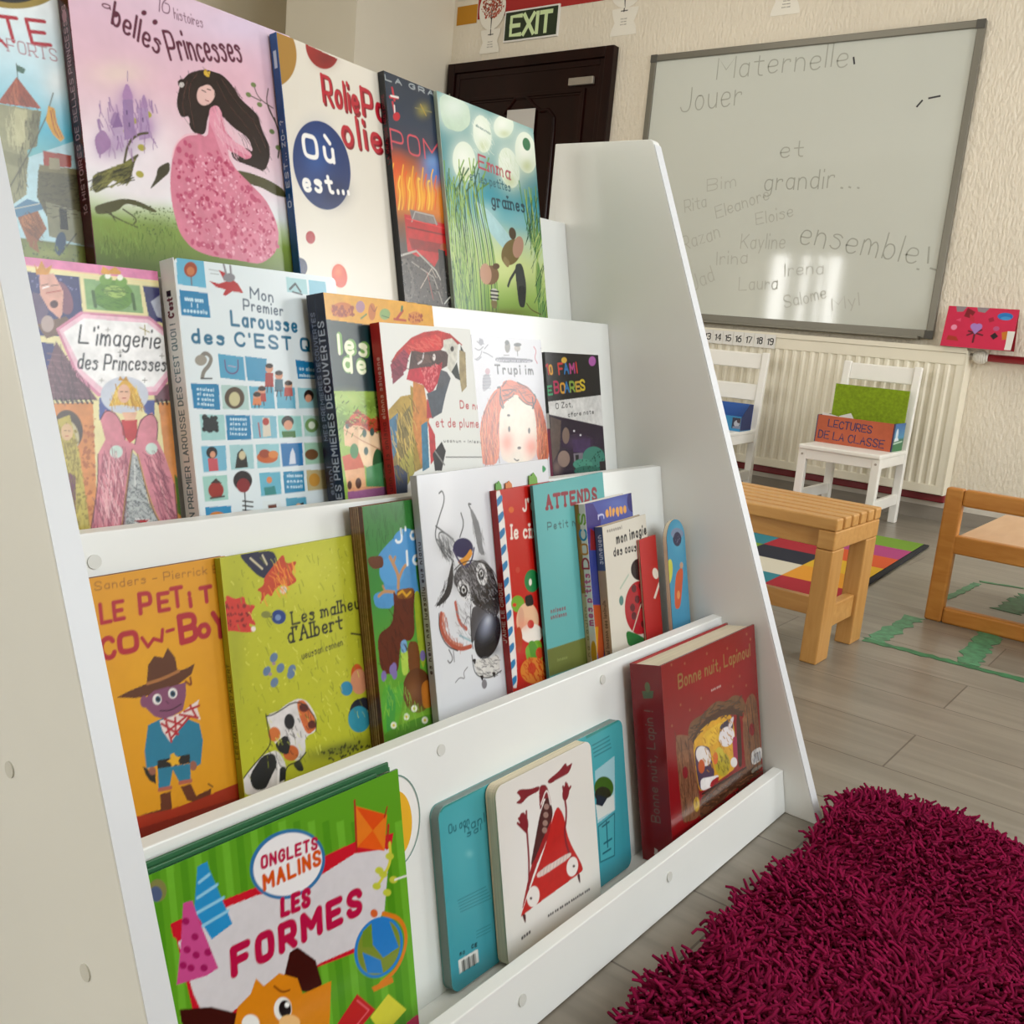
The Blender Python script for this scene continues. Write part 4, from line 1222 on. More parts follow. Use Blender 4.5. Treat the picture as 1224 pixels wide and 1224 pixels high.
  ('l','#3a2522',1.08,[155.3,93.5,159.8,93.5],0),
  ('l','#8a3c44',0.92,[151.2,106.1,155.6,106.7],0),
  ('q','#33211f',[139.8,89.5,159.8,77.6,170,85.7,165,93.8,158.7,86.9,143.6,94.8,139.6,102.1]),
  ('t','#6f3f5c','16',100.2,26.6,15.3,-0.6,17.3,1.16,'ih'),
  ('t','#7d5468','histoires',121.5,28.1,36.2,-0.6,10.9,0.95,'h'),
  ('t','#6a2f47','a',36.9,42.8,8.4,-0.7,6.4,1.34,'h'),
  ('t','#6a2f47','belles',45.3,56.5,52,14.2,23.6,2.98,'h'),
  ('t','#6a2f47','Princesses',111.1,72.4,97.6,-21.8,28.1,3.23,'h'),
  ('e','#6a2f47',84.3,33.6,3.3,-1,-0.3,2.8),
  ('e','#6a2f47',96.6,39.3,3.3,-1,-0.3,2.9),
  ('e','#6a2f47',50.8,45.7,3.1,-0.9,-0.3,2.8),
  ('n',0.04,14)],
 'discs': [
  ('f','#e3dcd0'),
  ('s','#e9e4da',0.8,56.6,162,73.5,-12.5,-13.8,96),
  ('e','#b28a43',-10.8,27.1,41.2,-15.4,2.1,37.2),
  ('p','#e3dcd0',[-67.6,78.5,1.6,61.3,27.7,54.8,23.8,82.3,-71.2,104.2]),
  ('e','#a5302c',77.1,-3.4,28.5,-13.9,8.5,22.1),
  ('s','#7c1f20',0.6,81,8,21.8,-5.9,-1.9,13),
  ('p','#e3dcd0',[42.1,-16.3,118.2,-5.3,117.2,1.4,102.7,2.4,48.5,0.1]),
  ('t','#8f1b2b','Rolie',72.9,64.1,62.8,-0.6,31.6,6.11,'h'),
  ('t','#c02c3e','Rolie',70.3,63.3,63.6,-0.6,32.7,4.57,'h'),
  ('t','#8f1b2b','Po',146.2,63,38.8,-0.8,32.7,7.05,'h'),
  ('t','#c02c3e','Po',143.3,62.3,39.9,-0.9,34,5.27,'h'),
  ('t','#8f1b2b','olie',102.2,108.6,72.3,-4.3,34.6,7.14,'h'),
  ('t','#c02c3e','olie',99.4,107.8,73.4,-4.4,35.9,5.33,'h'),
  ('e','#1d3f78',56.7,142.3,50,-16.2,9,51.4),
  ('s','#2f62a6',0.8,47.3,132.5,28.1,-5.4,-5,35),
  ('s','#142a55',0.7,73.6,171.8,29.2,-4.7,-2.8,19.5),
  ('t','#f6f3ee','Où',27.2,136,50.5,-1.6,24.7,5.41,''),
  ('t','#f6f3ee','est...',21,177.7,78.4,-8.3,20.2,4.98,''),
  ('e','#b5323a',22.7,233.5,8.1,-1.8,0.4,7.6),
  ('e','#d8552c',67.6,275.3,14,-2.9,1.7,14.4),
  ('s','#e9824a',0.8,65.6,270,8.6,-0.8,-1.2,8.1),
  ('e','#17335f',-0.9,271.7,13.1,-1.3,-1.7,11.7)],
 'pom': [
  ('a',0.25),
  ('g',[(-17.4,'#2a3848'),(58.2,'#38465a'),(94.3,'#4a4658'),(112.3,'#b0643c'),(136.3,'#df8a2c'),(172.2,'#d8842c'),(196.1,'#8f5a35'),(225.9,'#5a4c46'),(312.1,'#3d3a3a')]),
  ('s','#4c86c8',0.95,90.6,115.4,31.5,-5.6,-3.2,21.6),
  ('s','#7aa6d8',0.7,87.7,100.9,20.8,-3.9,-1.8,12.3),
  ('s','#e0501f',0.8,7.4,130.2,23.6,-4.2,-3.9,26.4),
  ('s','#f0a52c',0.8,27.5,149.8,39.1,-6.4,-3.1,20.8),
  ('s','#f4b432',0.8,64.8,155.7,25.4,-4,-2.3,15.2),
  ('s','#c9761f',0.6,-3.2,172,18.6,-2.8,-2.6,17.5),
  ('l','#f3b73c',2.27,[-9.1,181.4,-1.6,154.6,-4.5,138,2.6,119.6],1),
  ('l','#e46a1e',2.28,[-2.2,180.4,3.8,164.3,0.1,152.3,8.3,126.9],1),
  ('l','#f7cf5a',2.3,[4.7,179.4,11.7,156.4,7.8,146.2,14.1,134.2],1),
  ('l','#f3b73c',2.32,[11.7,178.3,17.2,166.2,15.5,140,23.3,117.8],1),
  ('l','#e46a1e',2.33,[18.8,177.3,25.3,158.3,23.3,133.7,29.2,125.2],1),
  ('l','#f7cf5a',2.35,[25.9,176.3,33.5,150.3,28.2,148.3,35.1,132.5],1),
  ('l','#f3b73c',2.37,[33.1,175.2,39.1,160.2,36.1,142,44.7,116],1),
  ('l','#e46a1e',2.39,[40.4,174.1,47.4,152.2,44.1,135.7,50.7,123.4],1),
  ('l','#f7cf5a',2.4,[47.7,173.1,53.1,162.2,52.2,129.3,56.8,130.9],1),
  ('l','#f3b73c',2.42,[55.1,172,61.6,154.1,57.3,144.1,66.5,114],1),
  ('l','#e46a1e',2.44,[62.5,170.9,70.2,145.9,65.5,137.7,72.8,121.6],1),
  ('l','#f7cf5a',2.46,[70.1,169.8,76.1,156,73.8,131.2,79.1,129.1],1),
  ('l','#f3b73c',2.48,[77.7,168.7,84.8,147.7,82.2,124.7,89.1,112.1],1),
  ('l','#e46a1e',2.5,[85.3,167.5,93.5,139.4,87.4,139.8,95.5,119.7],1),
  ('p','#c42026',[15.6,183.6,113.4,184.9,110.6,228.5,88.5,230.9,70.4,250.9,47.3,241.3,15.3,232.9]),
  ('p','#8c8280',[28.3,175.9,81.6,175.6,89.8,188.1,30.9,190.1]),
  ('l','#b9b1ac',1.97,[30.7,191.6,39.9,177.1,81.4,177.2,85.7,188.7],0),
  ('l','#7d1418',1.95,[20.1,200.4,111.1,200.6],0),
  ('l','#e2484a',1.56,[19.4,188.8,112.5,191.2],0),
  ('p','#9a1a1e',[20.3,214.9,101.3,214.1,91.6,227.5,25.2,228.9]),
  ('p','#57504d',[-0.9,249.2,48.2,235.2,84.9,255.6,98.3,303.7,83.1,301.6,-4,301.5]),
  ('e','#6b645e',7.3,271.6,16.1,-2.8,2.1,27.3),
  ('e','#4a4440',7.3,271.6,10.4,-1.8,1.6,20.1),
  ('l','#b9b4ad',2.67,[0.4,240.4,34.4,230.8,75.1,253.5,83.5,264.9],0),
  ('l','#a29b94',1.95,[22.6,246.8,68.6,263.2,83.6,298.5],0),
  ('p','#26221f',[84.8,222.1,100.9,223.4,103,278.6,101.9,300.4,88.3,301.3,83.2,249.7]),
  ('l','#b45a52',1.21,[54.5,258.5,63.6,296.8],0),
  ('l','#c8b9ac',1.19,[36.6,280.9,65.4,251.4,73.7,262.7],0),
  ('e','#a3542c',98.2,217.6,7.4,-0.8,-0.7,5),
  ('k','#2c2826',130,1.6,[-3.4,235,106.7,247.4,101.4,303.5,-9,304.8],4),
  ('k','#8f8880',90,1,[-3.4,235,106.7,247.4,101.4,303.5,-9,304.8],6),
  ('l','#c9c9c2',2.09,[88.7,298.2,100.4,289.6,110.4,285.8],0),
  ('t','#aab0b2','LA GRANDE',1.9,11.2,167,-6.2,6.2,1.73,''),
  ('l','#c9404e',3.89,[14.5,19,16.9,34.1],0),
  ('l','#c9404e',3.87,[8.2,31.9,24.3,29.4],0),
  ('l','#c9404e',3.88,[12.7,37.9,15.2,51.5],0),
  ('l','#e8e3de',2.71,[10.3,30,25.8,28.5],0),
  ('l','#e4dedb',2.72,[15.8,41.4,15.2,51.5],0),
  ('e','#c43040',18.3,55.1,7.5,-1.7,-0.9,5.9),
  ('s','#9f9550',0.9,78.1,32.9,15.3,-3.5,-1.6,10.7),
  ('l','#8e8a60',1.63,[61,33.8,98,31.3],0),
  ('l','#b49a4c',2.06,[74.1,26.4,84.5,38.8],0),
  ('t','#d7606c','POM',2.5,100.6,104.7,-2.1,25.9,2.49,'')],
 'seeds': [
  ('a',0.1),
  ('g',[(-28.4,'#4f9ba0'),(18.5,'#2f8d97'),(91.8,'#2b8a95'),(131.7,'#3f9fae'),(158.3,'#7db9c0'),(184.7,'#c4d8bd'),(227.7,'#cfdc9c'),(270.5,'#a9c370'),(316.6,'#7c9a45')]),
  ('s','#e9f0e4',0.95,32.7,20.5,43.7,-9.9,-4.9,35.1),
  ('s','#e9f0e4',0.95,213.4,-3.6,0.6,-0.1,-0.1,0.4),
  ('q','#c5d9c4',[3.1,0.2,74.7,0,75.9,29.6,46.8,48.3,6.3,47.7]),
  ('s','#e3ece2',0.95,36.3,13.6,40.5,-9.4,-3.1,22.2),
  ('s','#dfeadb',0.9,103,38.1,37,-10.6,3.9,37.4),
  ('e','#e3ecdb',103,38.1,23.4,-6.7,2.8,26.7),
  ('s','#f4f6ec',0.9,100,35.5,18.9,-5.5,2.3,21.7),
  ('s','#c8d09a',0.7,103.2,55.7,13.5,-3.8,1,9.3),
  ('s','#dfeadb',0.9,162.4,14.1,42.4,-5,-11.4,26.5),
  ('e','#e3ecdb',162.4,14.1,26.8,-3.2,-8.2,19),
  ('s','#f4f6ec',0.9,159.2,11.5,21.7,-2.6,-6.6,15.5),
  ('s','#c8d09a',0.7,163.8,25.1,15.5,-1.7,-2.9,6.7),
  ('s','#dfeadb',0.9,51.7,87.7,45,-10.6,0.2,39.2),
  ('e','#e3ecdb',51.7,87.7,28.4,-6.7,0.2,28.1),
  ('s','#f4f6ec',0.9,48.9,85.1,23,-5.5,0.1,22.8),
  ('s','#c8d09a',0.7,51.8,105.8,16.4,-3.7,0.1,9.8),
  ('s','#dfeadb',0.9,168.3,76,43.9,-12.9,10.3,40.7),
  ('e','#e3ecdb',168.3,76,27.7,-8.2,7.4,29.1),
  ('s','#f4f6ec',0.9,165.1,73.2,22.4,-6.7,6,23.6),
  ('s','#c8d09a',0.7,168.4,95.8,16,-4.6,2.6,10.2),
  ('s','#dfeadb',0.9,220.4,42.6,49.4,-13.2,5.2,43.9),
  ('e','#e3ecdb',220.4,42.6,31.2,-8.3,3.7,31.4),
  ('s','#f4f6ec',0.9,217,39.8,25.2,-6.8,3,25.5),
  ('s','#c8d09a',0.7,220.5,63.3,18,-4.6,1.3,11),
  ('s','#dfe8a8',0.8,142.6,233,75.2,-7.4,-4.4,30.4),
  ('s','#b8d3cf',0.8,95.6,159.9,34.8,-4.9,-2.8,19.7),
  ('s','#9ccad0',0.6,190.5,153.2,45.3,-6.2,-3,20.8),
  ('q','#b8d8da',[65.7,138.8,108,151.6,183.4,201.7,145.5,212.7,73.1,163.1]),
  ('l','#3f6f4a',2.49,[-3.6,315.2,-4.1,229,-4.6,143.7,-6.5,86.5],1),
  ('l','#7da653',2.5,[0.5,314.9,0.2,228.5,0.7,142.8,3.3,95.9],1),
  ('l','#5b8a46',2.51,[4.6,314.7,4.6,228,6.1,142,13.2,105.3],1),
  ('l','#a3bd62',2.52,[8.7,314.4,9,227.6,11.5,141.1,23.3,114.9],1),
  ('l','#3a5f38',2.53,[12.9,314.2,13.4,227.1,16.9,140.2,33.5,124.6],1),
  ('l','#8fb365',2.54,[17.1,314,17.8,226.6,12,141,50.6,86.4],1),
  ('l','#3f6f4a',2.55,[21.3,313.7,22.2,226.1,17.4,140.1,61.1,96],1),
  ('l','#7da653',2.56,[25.5,313.5,26.7,225.6,22.9,139.3,12,116.2],1),
  ('l','#5b8a46',2.57,[29.8,313.2,31.2,225.1,28.4,138.4,22,125.9],1),
  ('l','#a3bd62',2.58,[34,313,35.7,224.6,34,137.5,38.9,88],1),
  ('l','#3a5f38',2.59,[38.3,312.7,40.3,224.1,29,138.3,49.3,97.5],1),
  ('l','#8fb365',2.6,[42.6,312.5,44.9,223.7,34.5,137.4,59.8,107.3],1),
  ('l','#3f6f4a',2.61,[47,312.2,49.4,223.2,40.1,136.5,70.4,117.1],1),
  ('l','#7da653',2.62,[51.3,312,54.1,222.6,45.7,135.6,88.2,78.1],1),
  ('l','#5b8a46',2.63,[55.7,311.7,58.7,222.1,51.4,134.7,37.6,99],1),
  ('l','#a3bd62',2.64,[60.1,311.5,63.4,221.6,46.2,135.5,47.9,108.7],1),
  ('l','#3a5f38',2.65,[64.5,311.2,68.1,221.1,51.9,134.6,58.4,118.5],1),
  ('l','#8fb365',2.66,[69,310.9,72.8,220.6,57.6,133.7,76,79.7],1),
  ('l','#3f6f4a',2.67,[73.4,310.7,77.5,220.1,63.3,132.8,86.8,89.5],1),
  ('l','#7da653',2.68,[77.9,310.4,82.3,219.6,69.1,131.9,97.8,99.3],1),
  ('l','#5b8a46',2.7,[82.4,310.2,87.1,219,63.9,132.7,109,109.3],1),
  ('l','#a3bd62',2.71,[86.9,309.9,91.9,218.5,69.7,131.8,64,81.4],1),
  ('l','#3a5f38',2.72,[91.5,309.6,96.8,218,75.5,130.9,74.7,91],1),
  ('l','#8fb365',2.73,[96.1,309.4,101.6,217.5,81.3,129.9,85.5,100.9],1),
  ('l','#3f6f4a',2.74,[100.7,309.1,106.5,216.9,87.2,129,96.5,110.8],1),
  ('l','#7da653',2.75,[105.3,308.8,111.5,216.4,81.9,129.9,114.7,71.1],1),
  ('l','#5f9a63',2.58,[238.7,304.6,237.5,223.7,202.2,158.5,193.3,91.7],1),
  ('l','#7da653',2.58,[237.4,304.7,236.2,223.8,206,157.9,213.5,103],1),
  ('l','#4c7f4c',2.57,[236.1,304.8,234.8,223.9,209.9,157.4,208,118.6],1),
  ('l','#a8c26a',2.57,[234.7,304.8,233.5,224.1,213.8,156.9,207.2,102.7],1),
  ('l','#5f9a63',2.57,[233.4,304.9,232.2,224.2,217.7,156.4,227.7,114.2],1),
  ('l','#7da653',2.57,[232.1,305,230.9,224.3,221.6,155.8,226.9,98.1],1),
  ('l','#4c7f4c',2.56,[230.7,305.1,229.6,224.4,225.5,155.3,221.4,113.8],1),
  ('l','#a8c26a',2.56,[229.4,305.1,228.2,224.6,229.4,154.8,220.6,97.7],1),
  ('l','#5f9a63',2.56,[228.1,305.2,226.9,224.7,233.4,154.3,241.3,109.3],1),
  ('l','#7da653',2.55,[226.8,305.3,225.6,224.8,237.4,153.7,240.5,93.1],1),
  ('l','#4c7f4c',2.55,[225.4,305.4,224.3,225,241.4,153.2,234.9,108.9],1),
  ('l','#a8c26a',2.55,[224.1,305.4,223,225.1,245.4,152.6,260.8,88.3],1),
  ('l','#5f9a63',2.54,[222.8,305.5,221.7,225.2,249.4,152.1,255.1,104.3],1),
  ('l','#7da653',2.54,[221.5,305.6,220.4,225.3,253.4,151.6,254.3,88],1),
  ('l','#4c7f4c',2.54,[220.2,305.7,219,225.5,257.5,151,248.6,103.9],1),
  ('l','#a8c26a',2.54,[218.9,305.7,217.7,225.6,261.6,150.5,274.9,83.1],1),
  ('l','#8db35c',1.65,[-7.9,113.9,-8.2,186.7,-0.2,308.8],1),
  ('l','#8db35c',1.66,[-0.5,118.1,-3.1,186.1,5.5,308.4],1),
  ('l','#8db35c',1.67,[6.8,122.3,2,185.4,11.2,308.1],1),
  ('l','#8db35c',1.68,[14.3,126.5,7.1,184.7,16.9,307.7],1),
  ('l','#8db35c',1.7,[21.8,130.8,12.3,184,22.7,307.4],1),
  ('l','#8db35c',1.71,[29.4,135.1,17.5,183.3,28.5,307],1),
  ('l','#8db35c',1.72,[37.1,139.5,22.7,182.6,34.4,306.6],1),
  ('l','#8db35c',1.73,[44.8,143.9,28,181.9,40.3,306.3],1),
  ('e','#2e8057',223.7,28.9,11.1,-3.4,2.5,9.5),
  ('t','#6f8f8a','####### ######',88,29.8,36.3,4.9,3.9,0.99,''),
  ('t','#b85866','Emma',87.2,89.7,80.3,3.6,18.7,3.16,'f'),
  ('t','#3f6f78','et les petites',62.6,112.1,103.8,0,12.7,1.98,'f'),
  ('t','#2e4f5c','graines',113.7,141.8,88.8,-3.3,18.1,3.23,'f'),
  ('h','#2f5f45',50,65.9,1.2,88,[-8.8,138.3,38.7,105.7,55.5,286.1,-0.6,311.9],31),
  ('h','#b6cf7a',40,60.12,0.9,88,[-5.5,149.9,55.7,134,54.2,295.8,10.1,308.1],32),
  ('h','#2f5f45',30,63.12,1.58,-66,[204.2,144.5,251.2,130.8,247.6,289.9,227,294.7],33),
  ('h','#c2d488',20,59.25,1.18,-66,[208.6,157.6,248,152.3,245.3,283,227.5,291.2],34),
  ('h','#f0f4e8',60,12.99,0.65,43,[82.8,18.6,134.4,7.1,126.7,60.7,75.4,70.7],35),
  ('h','#cfdcb8',50,12.8,0.64,60,[144.5,57.3,199.9,46.6,191.8,102.1,136.7,111.2],36),
  ('e','#8a6b4c',94.2,247.5,22,-2,-2.1,14.5),
  ('e','#c99f86',82,247,14.8,-2.3,0.6,15.4),
  ('e','#6e553b',110.5,232.9,9.3,-0.9,-0.7,4.7),
  ('q','#d8d3c8',[91.4,267.3,111.3,267.3,105.8,285.8,91.5,286.1]),
  ('l','#3b3a3a',2.71,[90.8,271.2,111.4,270.9],0),
  ('l','#3b3a3a',2.71,[90,277.1,110.5,276.9],0),
  ('l','#3b3a3a',2.71,[89.2,282.4,109.7,282.2],0),
  ('q','#8a7a54',[88.8,285.4,107,285,102.9,297.5,90.5,296.6]),
  ('e','#86744a',155.3,206.6,23.7,2.2,-15.7,21.1),
  ('e','#c09a86',175.6,196.5,14.7,-0.6,-6.8,17.5),
  ('e','#5d4c38',162.6,177.2,9.9,-2.2,1.6,9.1),
  ('q','#9c8a62',[134.7,213.8,150.1,222.2,142.6,233,129.1,224.4]),
  ('q','#4e5250',[161.8,224.4,183.8,220.4,191.1,255.7,181.9,288.9,164.5,289.1,162.5,261.4]),
  ('l','#4e5250',4.85,[167,230.6,146.1,249.4,138.6,260],0),
  ('q','#3a3e3e',[165.4,257.8,189.2,255.8,181.6,290.7,164.3,290.4]),
  ('l','#6d5f3c',1.97,[187,283.4,198.2,293,226.5,298.3],1),
  ('s','#7f7c40',0.7,120.9,301.3,73.6,-4.5,-0.9,6)],
 'imagerie': [
  ('a',0.2),
  ('f','#e9dfae'),
  ('p','#e08cb4',[22.5,-2.4,205.8,-2.4,209.9,9.3,21.5,7.9]),
  ('l','#f0d9a8',1.25,[41.3,7.4,204.3,11],0),
  ('p','#3a3a72',[65.6,12.7,117.7,13.1,117.2,39.9,120.2,66.7,68.2,69.1]),
  ('k','#8a86b4',30,1.1,[67.6,13.6,116.4,14.4,114.4,33.5,65.4,35.1],3),
  ('p','#8fb27a',[121.6,13.9,177.4,15.7,178.5,42.2,121.7,41.9]),
  ('p','#3a3a72',[180.6,15.4,214.7,16.1,210.9,50.3,184.2,49.4]),
  ('p','#b9bcc9',[187.6,30.2,203.4,19.4,205.7,48.2,192.7,44.2]),
  ('p','#7d6150',[73.7,58.1,101.1,49.9,111.5,60.4,81.1,70.7]),
  ('e','#8c5d70',100.6,33.4,7.6,-3.2,3.9,14.2),
  ('p','#d8a898',[80.9,14.4,93.9,12.1,101.2,27.9,98,47.9,95.2,52.5,86,44.3,79.7,31.8]),
  ('e','#5a2c34',91.4,39.6,3.8,-0.3,-0.4,3.5),
  ('l','#ffffff',0.88,[82.5,26.2,88.2,24.1],0),
  ('l','#b5524a',0.89,[85.3,30.2,99,26.9],0),
  ('l','#3c2a2c',0.66,[81.6,24.1,88,22],0),
  ('l','#3c2a2c',0.67,[90.5,23.3,97.3,22],0),
  ('p','#d49a2e',[77.5,5.1,79.8,10.2,84,1.2,87.2,8.4,93.6,4.5,89.3,13.6,78.2,14.7]),
  ('p','#6e5a76',[72.3,30.2,79.7,31.8,85.8,46.5,80.2,57.7,71.5,58.2]),
  ('e','#b9a6a0',83.6,57.5,5.8,-0.3,-0.8,7.4),
  ('e','#6f9a3c',149.7,27.3,19.9,0.4,-3.1,14.4),
  ('e','#a9c46a',151.3,23.7,11.1,0.2,-1.3,5.8),
  ('e','#7fa848',143.2,13,6.4,-0.6,-0.5,5.1),
  ('e','#7fa848',158.6,13.9,6.1,-0.5,-0.5,4.7),
  ('e','#f3f3e6',145.5,9.4,3,-0.3,-0.3,2.8),
  ('e','#f3f3e6',157.8,9.8,3,-0.3,-0.3,2.8),
  ('l','#4e7030',3.29,[129.3,25.5,130.3,39],0),
  ('l','#4e7030',3.47,[168.8,24.6,169.8,38.6],0),
  ('p','#d9a23a',[139,6.1,141.6,0.6,147.3,3.9,153.9,0.1,159.6,4.6,158.1,7,139.5,8.3]),
  ('l','#5f8236',1.19,[138,22.6,150.1,23.8,161.5,22],1),
  ('p','#40407c',[67.7,73.4,87.3,74.8,87,98.9,71.5,99.2]),
  ('p','#7d5a64',[89.7,72.5,105.1,98.5,123.4,125.4,73.1,125.2,77.8,101.2]),
  ('l','#93707a',0.88,[80.8,83.8,113.3,87.2],0),
  ('l','#93707a',0.88,[80.2,89.4,112.7,93],0),
  ('l','#93707a',0.88,[79.6,95.1,112.1,98.9],0),
  ('l','#93707a',0.88,[79,100.8,111.5,104.7],0),
  ('l','#93707a',0.88,[78.4,106.5,110.8,110.6],0),
  ('l','#93707a',0.88,[77.8,112.1,110.2,116.4],0),
  ('l','#93707a',0.88,[77.2,117.8,109.6,122.2],0),
  ('l','#93707a',0.88,[76.6,123.5,109,128.1],0),
  ('p','#7d5a64',[182.3,116.2,204.9,106.3,208.3,125.8,181,128.1]),
  ('p','#d793ac',[90.9,61.5,115.5,44.5,184.7,44.7,209.6,62.5,208.7,96.6,184.4,120.9,123.8,122,104.7,103]),
  ('p','#efc9d6',[93.5,62.4,117.2,46.7,183.4,47.6,206.2,63.9,205,94.7,183.7,117.6,125.6,119.1,107.2,100.7]),
  ('p','#f4f2f2',[97.3,64.4,117.7,50.7,181.4,51,201.6,65.8,201.4,93.1,181.6,112.8,128.1,113.6,111.7,98.4]),
  ('t','#2c2a30',"L'imagerie",110.7,73.6,81.2,1.4,16.1,1.84,'ih'),
  ('t','#2c2a30','des Princesses',107.3,96.5,88.7,0.6,13.5,1.71,'ih'),
  ('l','#8f8c86',0.72,[148,80.4,152.5,80.2],0),
  ('l','#8f8c86',0.73,[150.5,78.2,150,82.4],0),
  ('l','#8f8c86',0.77,[191.5,82.5,196.3,82.3],0),
  ('l','#8f8c86',0.77,[194.1,80.2,193.7,84.6],0),
  ('l','#8f8c86',0.7,[126.8,107.2,131.2,107.2],0),
  ('l','#8f8c86',0.71,[129.2,105.1,128.8,109.3],0),
  ('l','#8f8c86',0.75,[170.5,106.7,175.2,106.7],0),
  ('l','#8f8c86',0.75,[173.1,104.6,172.6,108.8],0),
  ('l','#8f8c86',0.71,[137.9,60.1,142.3,59.9],0),
  ('l','#8f8c86',0.72,[140.3,58,139.9,62.1],0),
  ('l','#a89a50',1,[173.1,56,183.1,60.2],0),
  ('l','#a89a50',1,[178.6,53.3,178.1,62.8],0),
  ('p','#d79455',[77.2,128.5,118.4,127.7,111.1,241.1,85.3,242.8,82.6,182.5]),
  ('l','#3a302c',1.99,[79.4,124.4,81.2,127.9],0),
  ('l','#3a302c',2,[83.8,124.4,85.7,127.9],0),
  ('l','#3a302c',2.01,[88.3,124.4,90.2,127.9],0),
  ('l','#3a302c',2.02,[92.8,124.4,94.7,128],0),
  ('l','#3a302c',2.04,[97.4,124.4,99.3,128],0),
  ('l','#3a302c',2.05,[101.9,124.5,103.9,128],0),
  ('l','#3a302c',2.06,[106.6,124.5,108.5,128.1],0),
  ('l','#3a302c',2.07,[111.2,124.5,113.2,128.1],0),
  ('l','#3a302c',2.09,[115.9,124.5,117.9,128.1],0),
  ('e','#5d4a3c',92.6,151.9,13.4,-1.9,1.3,17.6),
  ('e','#c9bf98',90.8,158.5,11,-1.1,0.6,15.4),
  ('k','#b97440',70,2,[110.4,136.6,119.6,139,110,229.6,90.5,236.7],8),
  ('p','#c4b45a',[83.4,142.8,95.2,138.6,100.6,174.6,103.6,244.9,89.6,245.6,85.9,193.8]),
  ('e','#d9b890',91.2,154.1,5.5,0.2,-0.8,7.5),
  ('k','#9a8a3c',60,1.6,[84.9,160.5,99.5,152.1,101.8,240.1,87.8,240.9],5),
  ('p','#7d4a5c',[86.4,189.4,95,194.4,90.5,236.7,87.3,234.1]),
  ('p','#d79455',[185,128.1,202.5,128.2,203.3,248.5,195,247.6,186.2,178.7]),
  ('p','#5c7a34',[194.9,198.7,207,214.2,206,248.8,194.7,237.8]),
  ('l','#3a302c',2.28,[183.9,125.7,185.1,129.6],0),
  ('l','#3a302c',2.29,[188.7,125.7,189.9,129.6],0),
  ('l','#3a302c',2.31,[193.5,125.8,194.7,129.6],0),
  ('l','#3a302c',2.32,[198.4,125.8,199.6,129.7],0),
  ('l','#3a302c',2.34,[203.3,125.8,204.5,129.7],0),
  ('p','#5c67a4',[124.9,123.2,140.7,123.2,134.1,139.3,122.7,143.7]),
  ('p','#5c67a4',[165.6,125.6,181.3,125.7,179.2,144.8,169.5,137.5]),
  ('e','#cfd3de',150.9,120.9,24.3,0,-1.9,17.5),
  ('p','#d58d9a',[123.9,143.7,129.7,134.6,139.2,137.1,145.4,148.8,146.4,162.8,156,167.8,163.6,144.5,177.3,137.6,182.9,147.3,179.8,164,186.2,178.7,193.8,208.3,193.7,247.5,175.8,250.5,165.3,225.4,157.5,177.3,152.9,172.4,146.2,200.2,134.7,248.3,103.5,246,115,204.9,118.1,175.4,126.8,162.1]),
  ('l','#b56a7c',1.17,[122.9,175.7,117.1,207.3,108.8,240.9],1),
  ('l','#b56a7c',1.19,[135,176.2,131.6,208.5,120.4,244.4],1),
  ('l','#b56a7c',1.2,[143.2,169.6,140.2,197.4,127.9,242.9],1),
  ('l','#b56a7c',1.24,[164.7,182.4,174.4,214.1,181.6,246.2],1),
  ('l','#b56a7c',1.26,[176.1,173.4,185.7,207.8,190.1,242.2],1),
  ('l','#e8b0b6',1.42,[130.4,173.7,124.3,207.9,115.9,241.6],1),
  ('l','#e8b0b6',1.5,[171.7,178,179.9,212.2,185.8,244.2],1),
  ('p','#b9bcbc',[152.7,174.8,157.2,179.7,165,227.7,175.8,250.5,134.7,248.8,146.2,200.2]),
  ('k','#84878a',90,1.2,[150.7,181.7,157,182,173.4,247.8,137.3,247.4],9),
  ('l','#e3e3e0',0.98,[154.2,179.5,151.9,210],0),
  ('p','#c23c3e',[144.6,144.1,161,144.4,159.3,160.9,151,166.5,144.4,158.1]),
  ('p','#e6bba0',[146.1,137.2,161.8,137.4,158.4,144.9,148.3,144.7]),
  ('p','#dcb13c',[142.9,114,149.9,107,156.1,107.4,164.1,116.2,168.7,133.2,157.3,131.5,147.4,130.2,133.7,131.2]),
  ('e','#e6bba0',150.1,119.1,6,0,-0.9,8.4),
  ('l','#6a4a34',0.72,[147.2,117.7,149.2,117.7],0),
  ('l','#6a4a34',0.73,[151.7,117.7,153.7,117.9],0),
  ('l','#b5524a',0.73,[148.6,123.7,151.6,123.7],0),
  ('p','#c99a2c',[145.4,107,147.8,102.8,150.5,106,154.1,103,156.1,107.4]),
  ('e','#cfe0d8',136.5,174,6.4,0.3,-0.6,6),
  ('e','#cfe0d8',173,172.8,6.3,0.3,-0.6,5.7),
  ('p','#e8e4e4',[148.5,237.6,163.6,240.5,164,249.2,148.7,247.5]),
  ('p','#c8323a',[147.7,240.3,164.1,240.6,155.3,245.8]),
  ('h','#8f4f62',90,13.6,0.68,86,[120.5,175.5,152.7,174.8,137.4,246.3,106.1,244],41),
  ('h','#8f4f62',80,14.17,0.71,65,[165.2,177.7,183.5,178.6,192.6,244.9,176,248.1],42),
  ('h','#f0c4c8',60,11.36,0.68,86,[122.4,180.2,144.9,176.7,132.8,243.4,111.1,241.1],43),
  ('h','#5e6468',120,5.73,0.6,42,[150.7,181.7,157,182,173.4,247.8,137.3,247.4],44),
  ('h','#b98a1c',40,11.33,0.68,80,[142.9,114,164.1,116.2,168.7,133.2,134.9,131.2],45),
  ('h','#f0d878',30,9.06,0.68,80,[142.9,114,164.1,116.2,167.7,130.4,136.3,130.1],46),
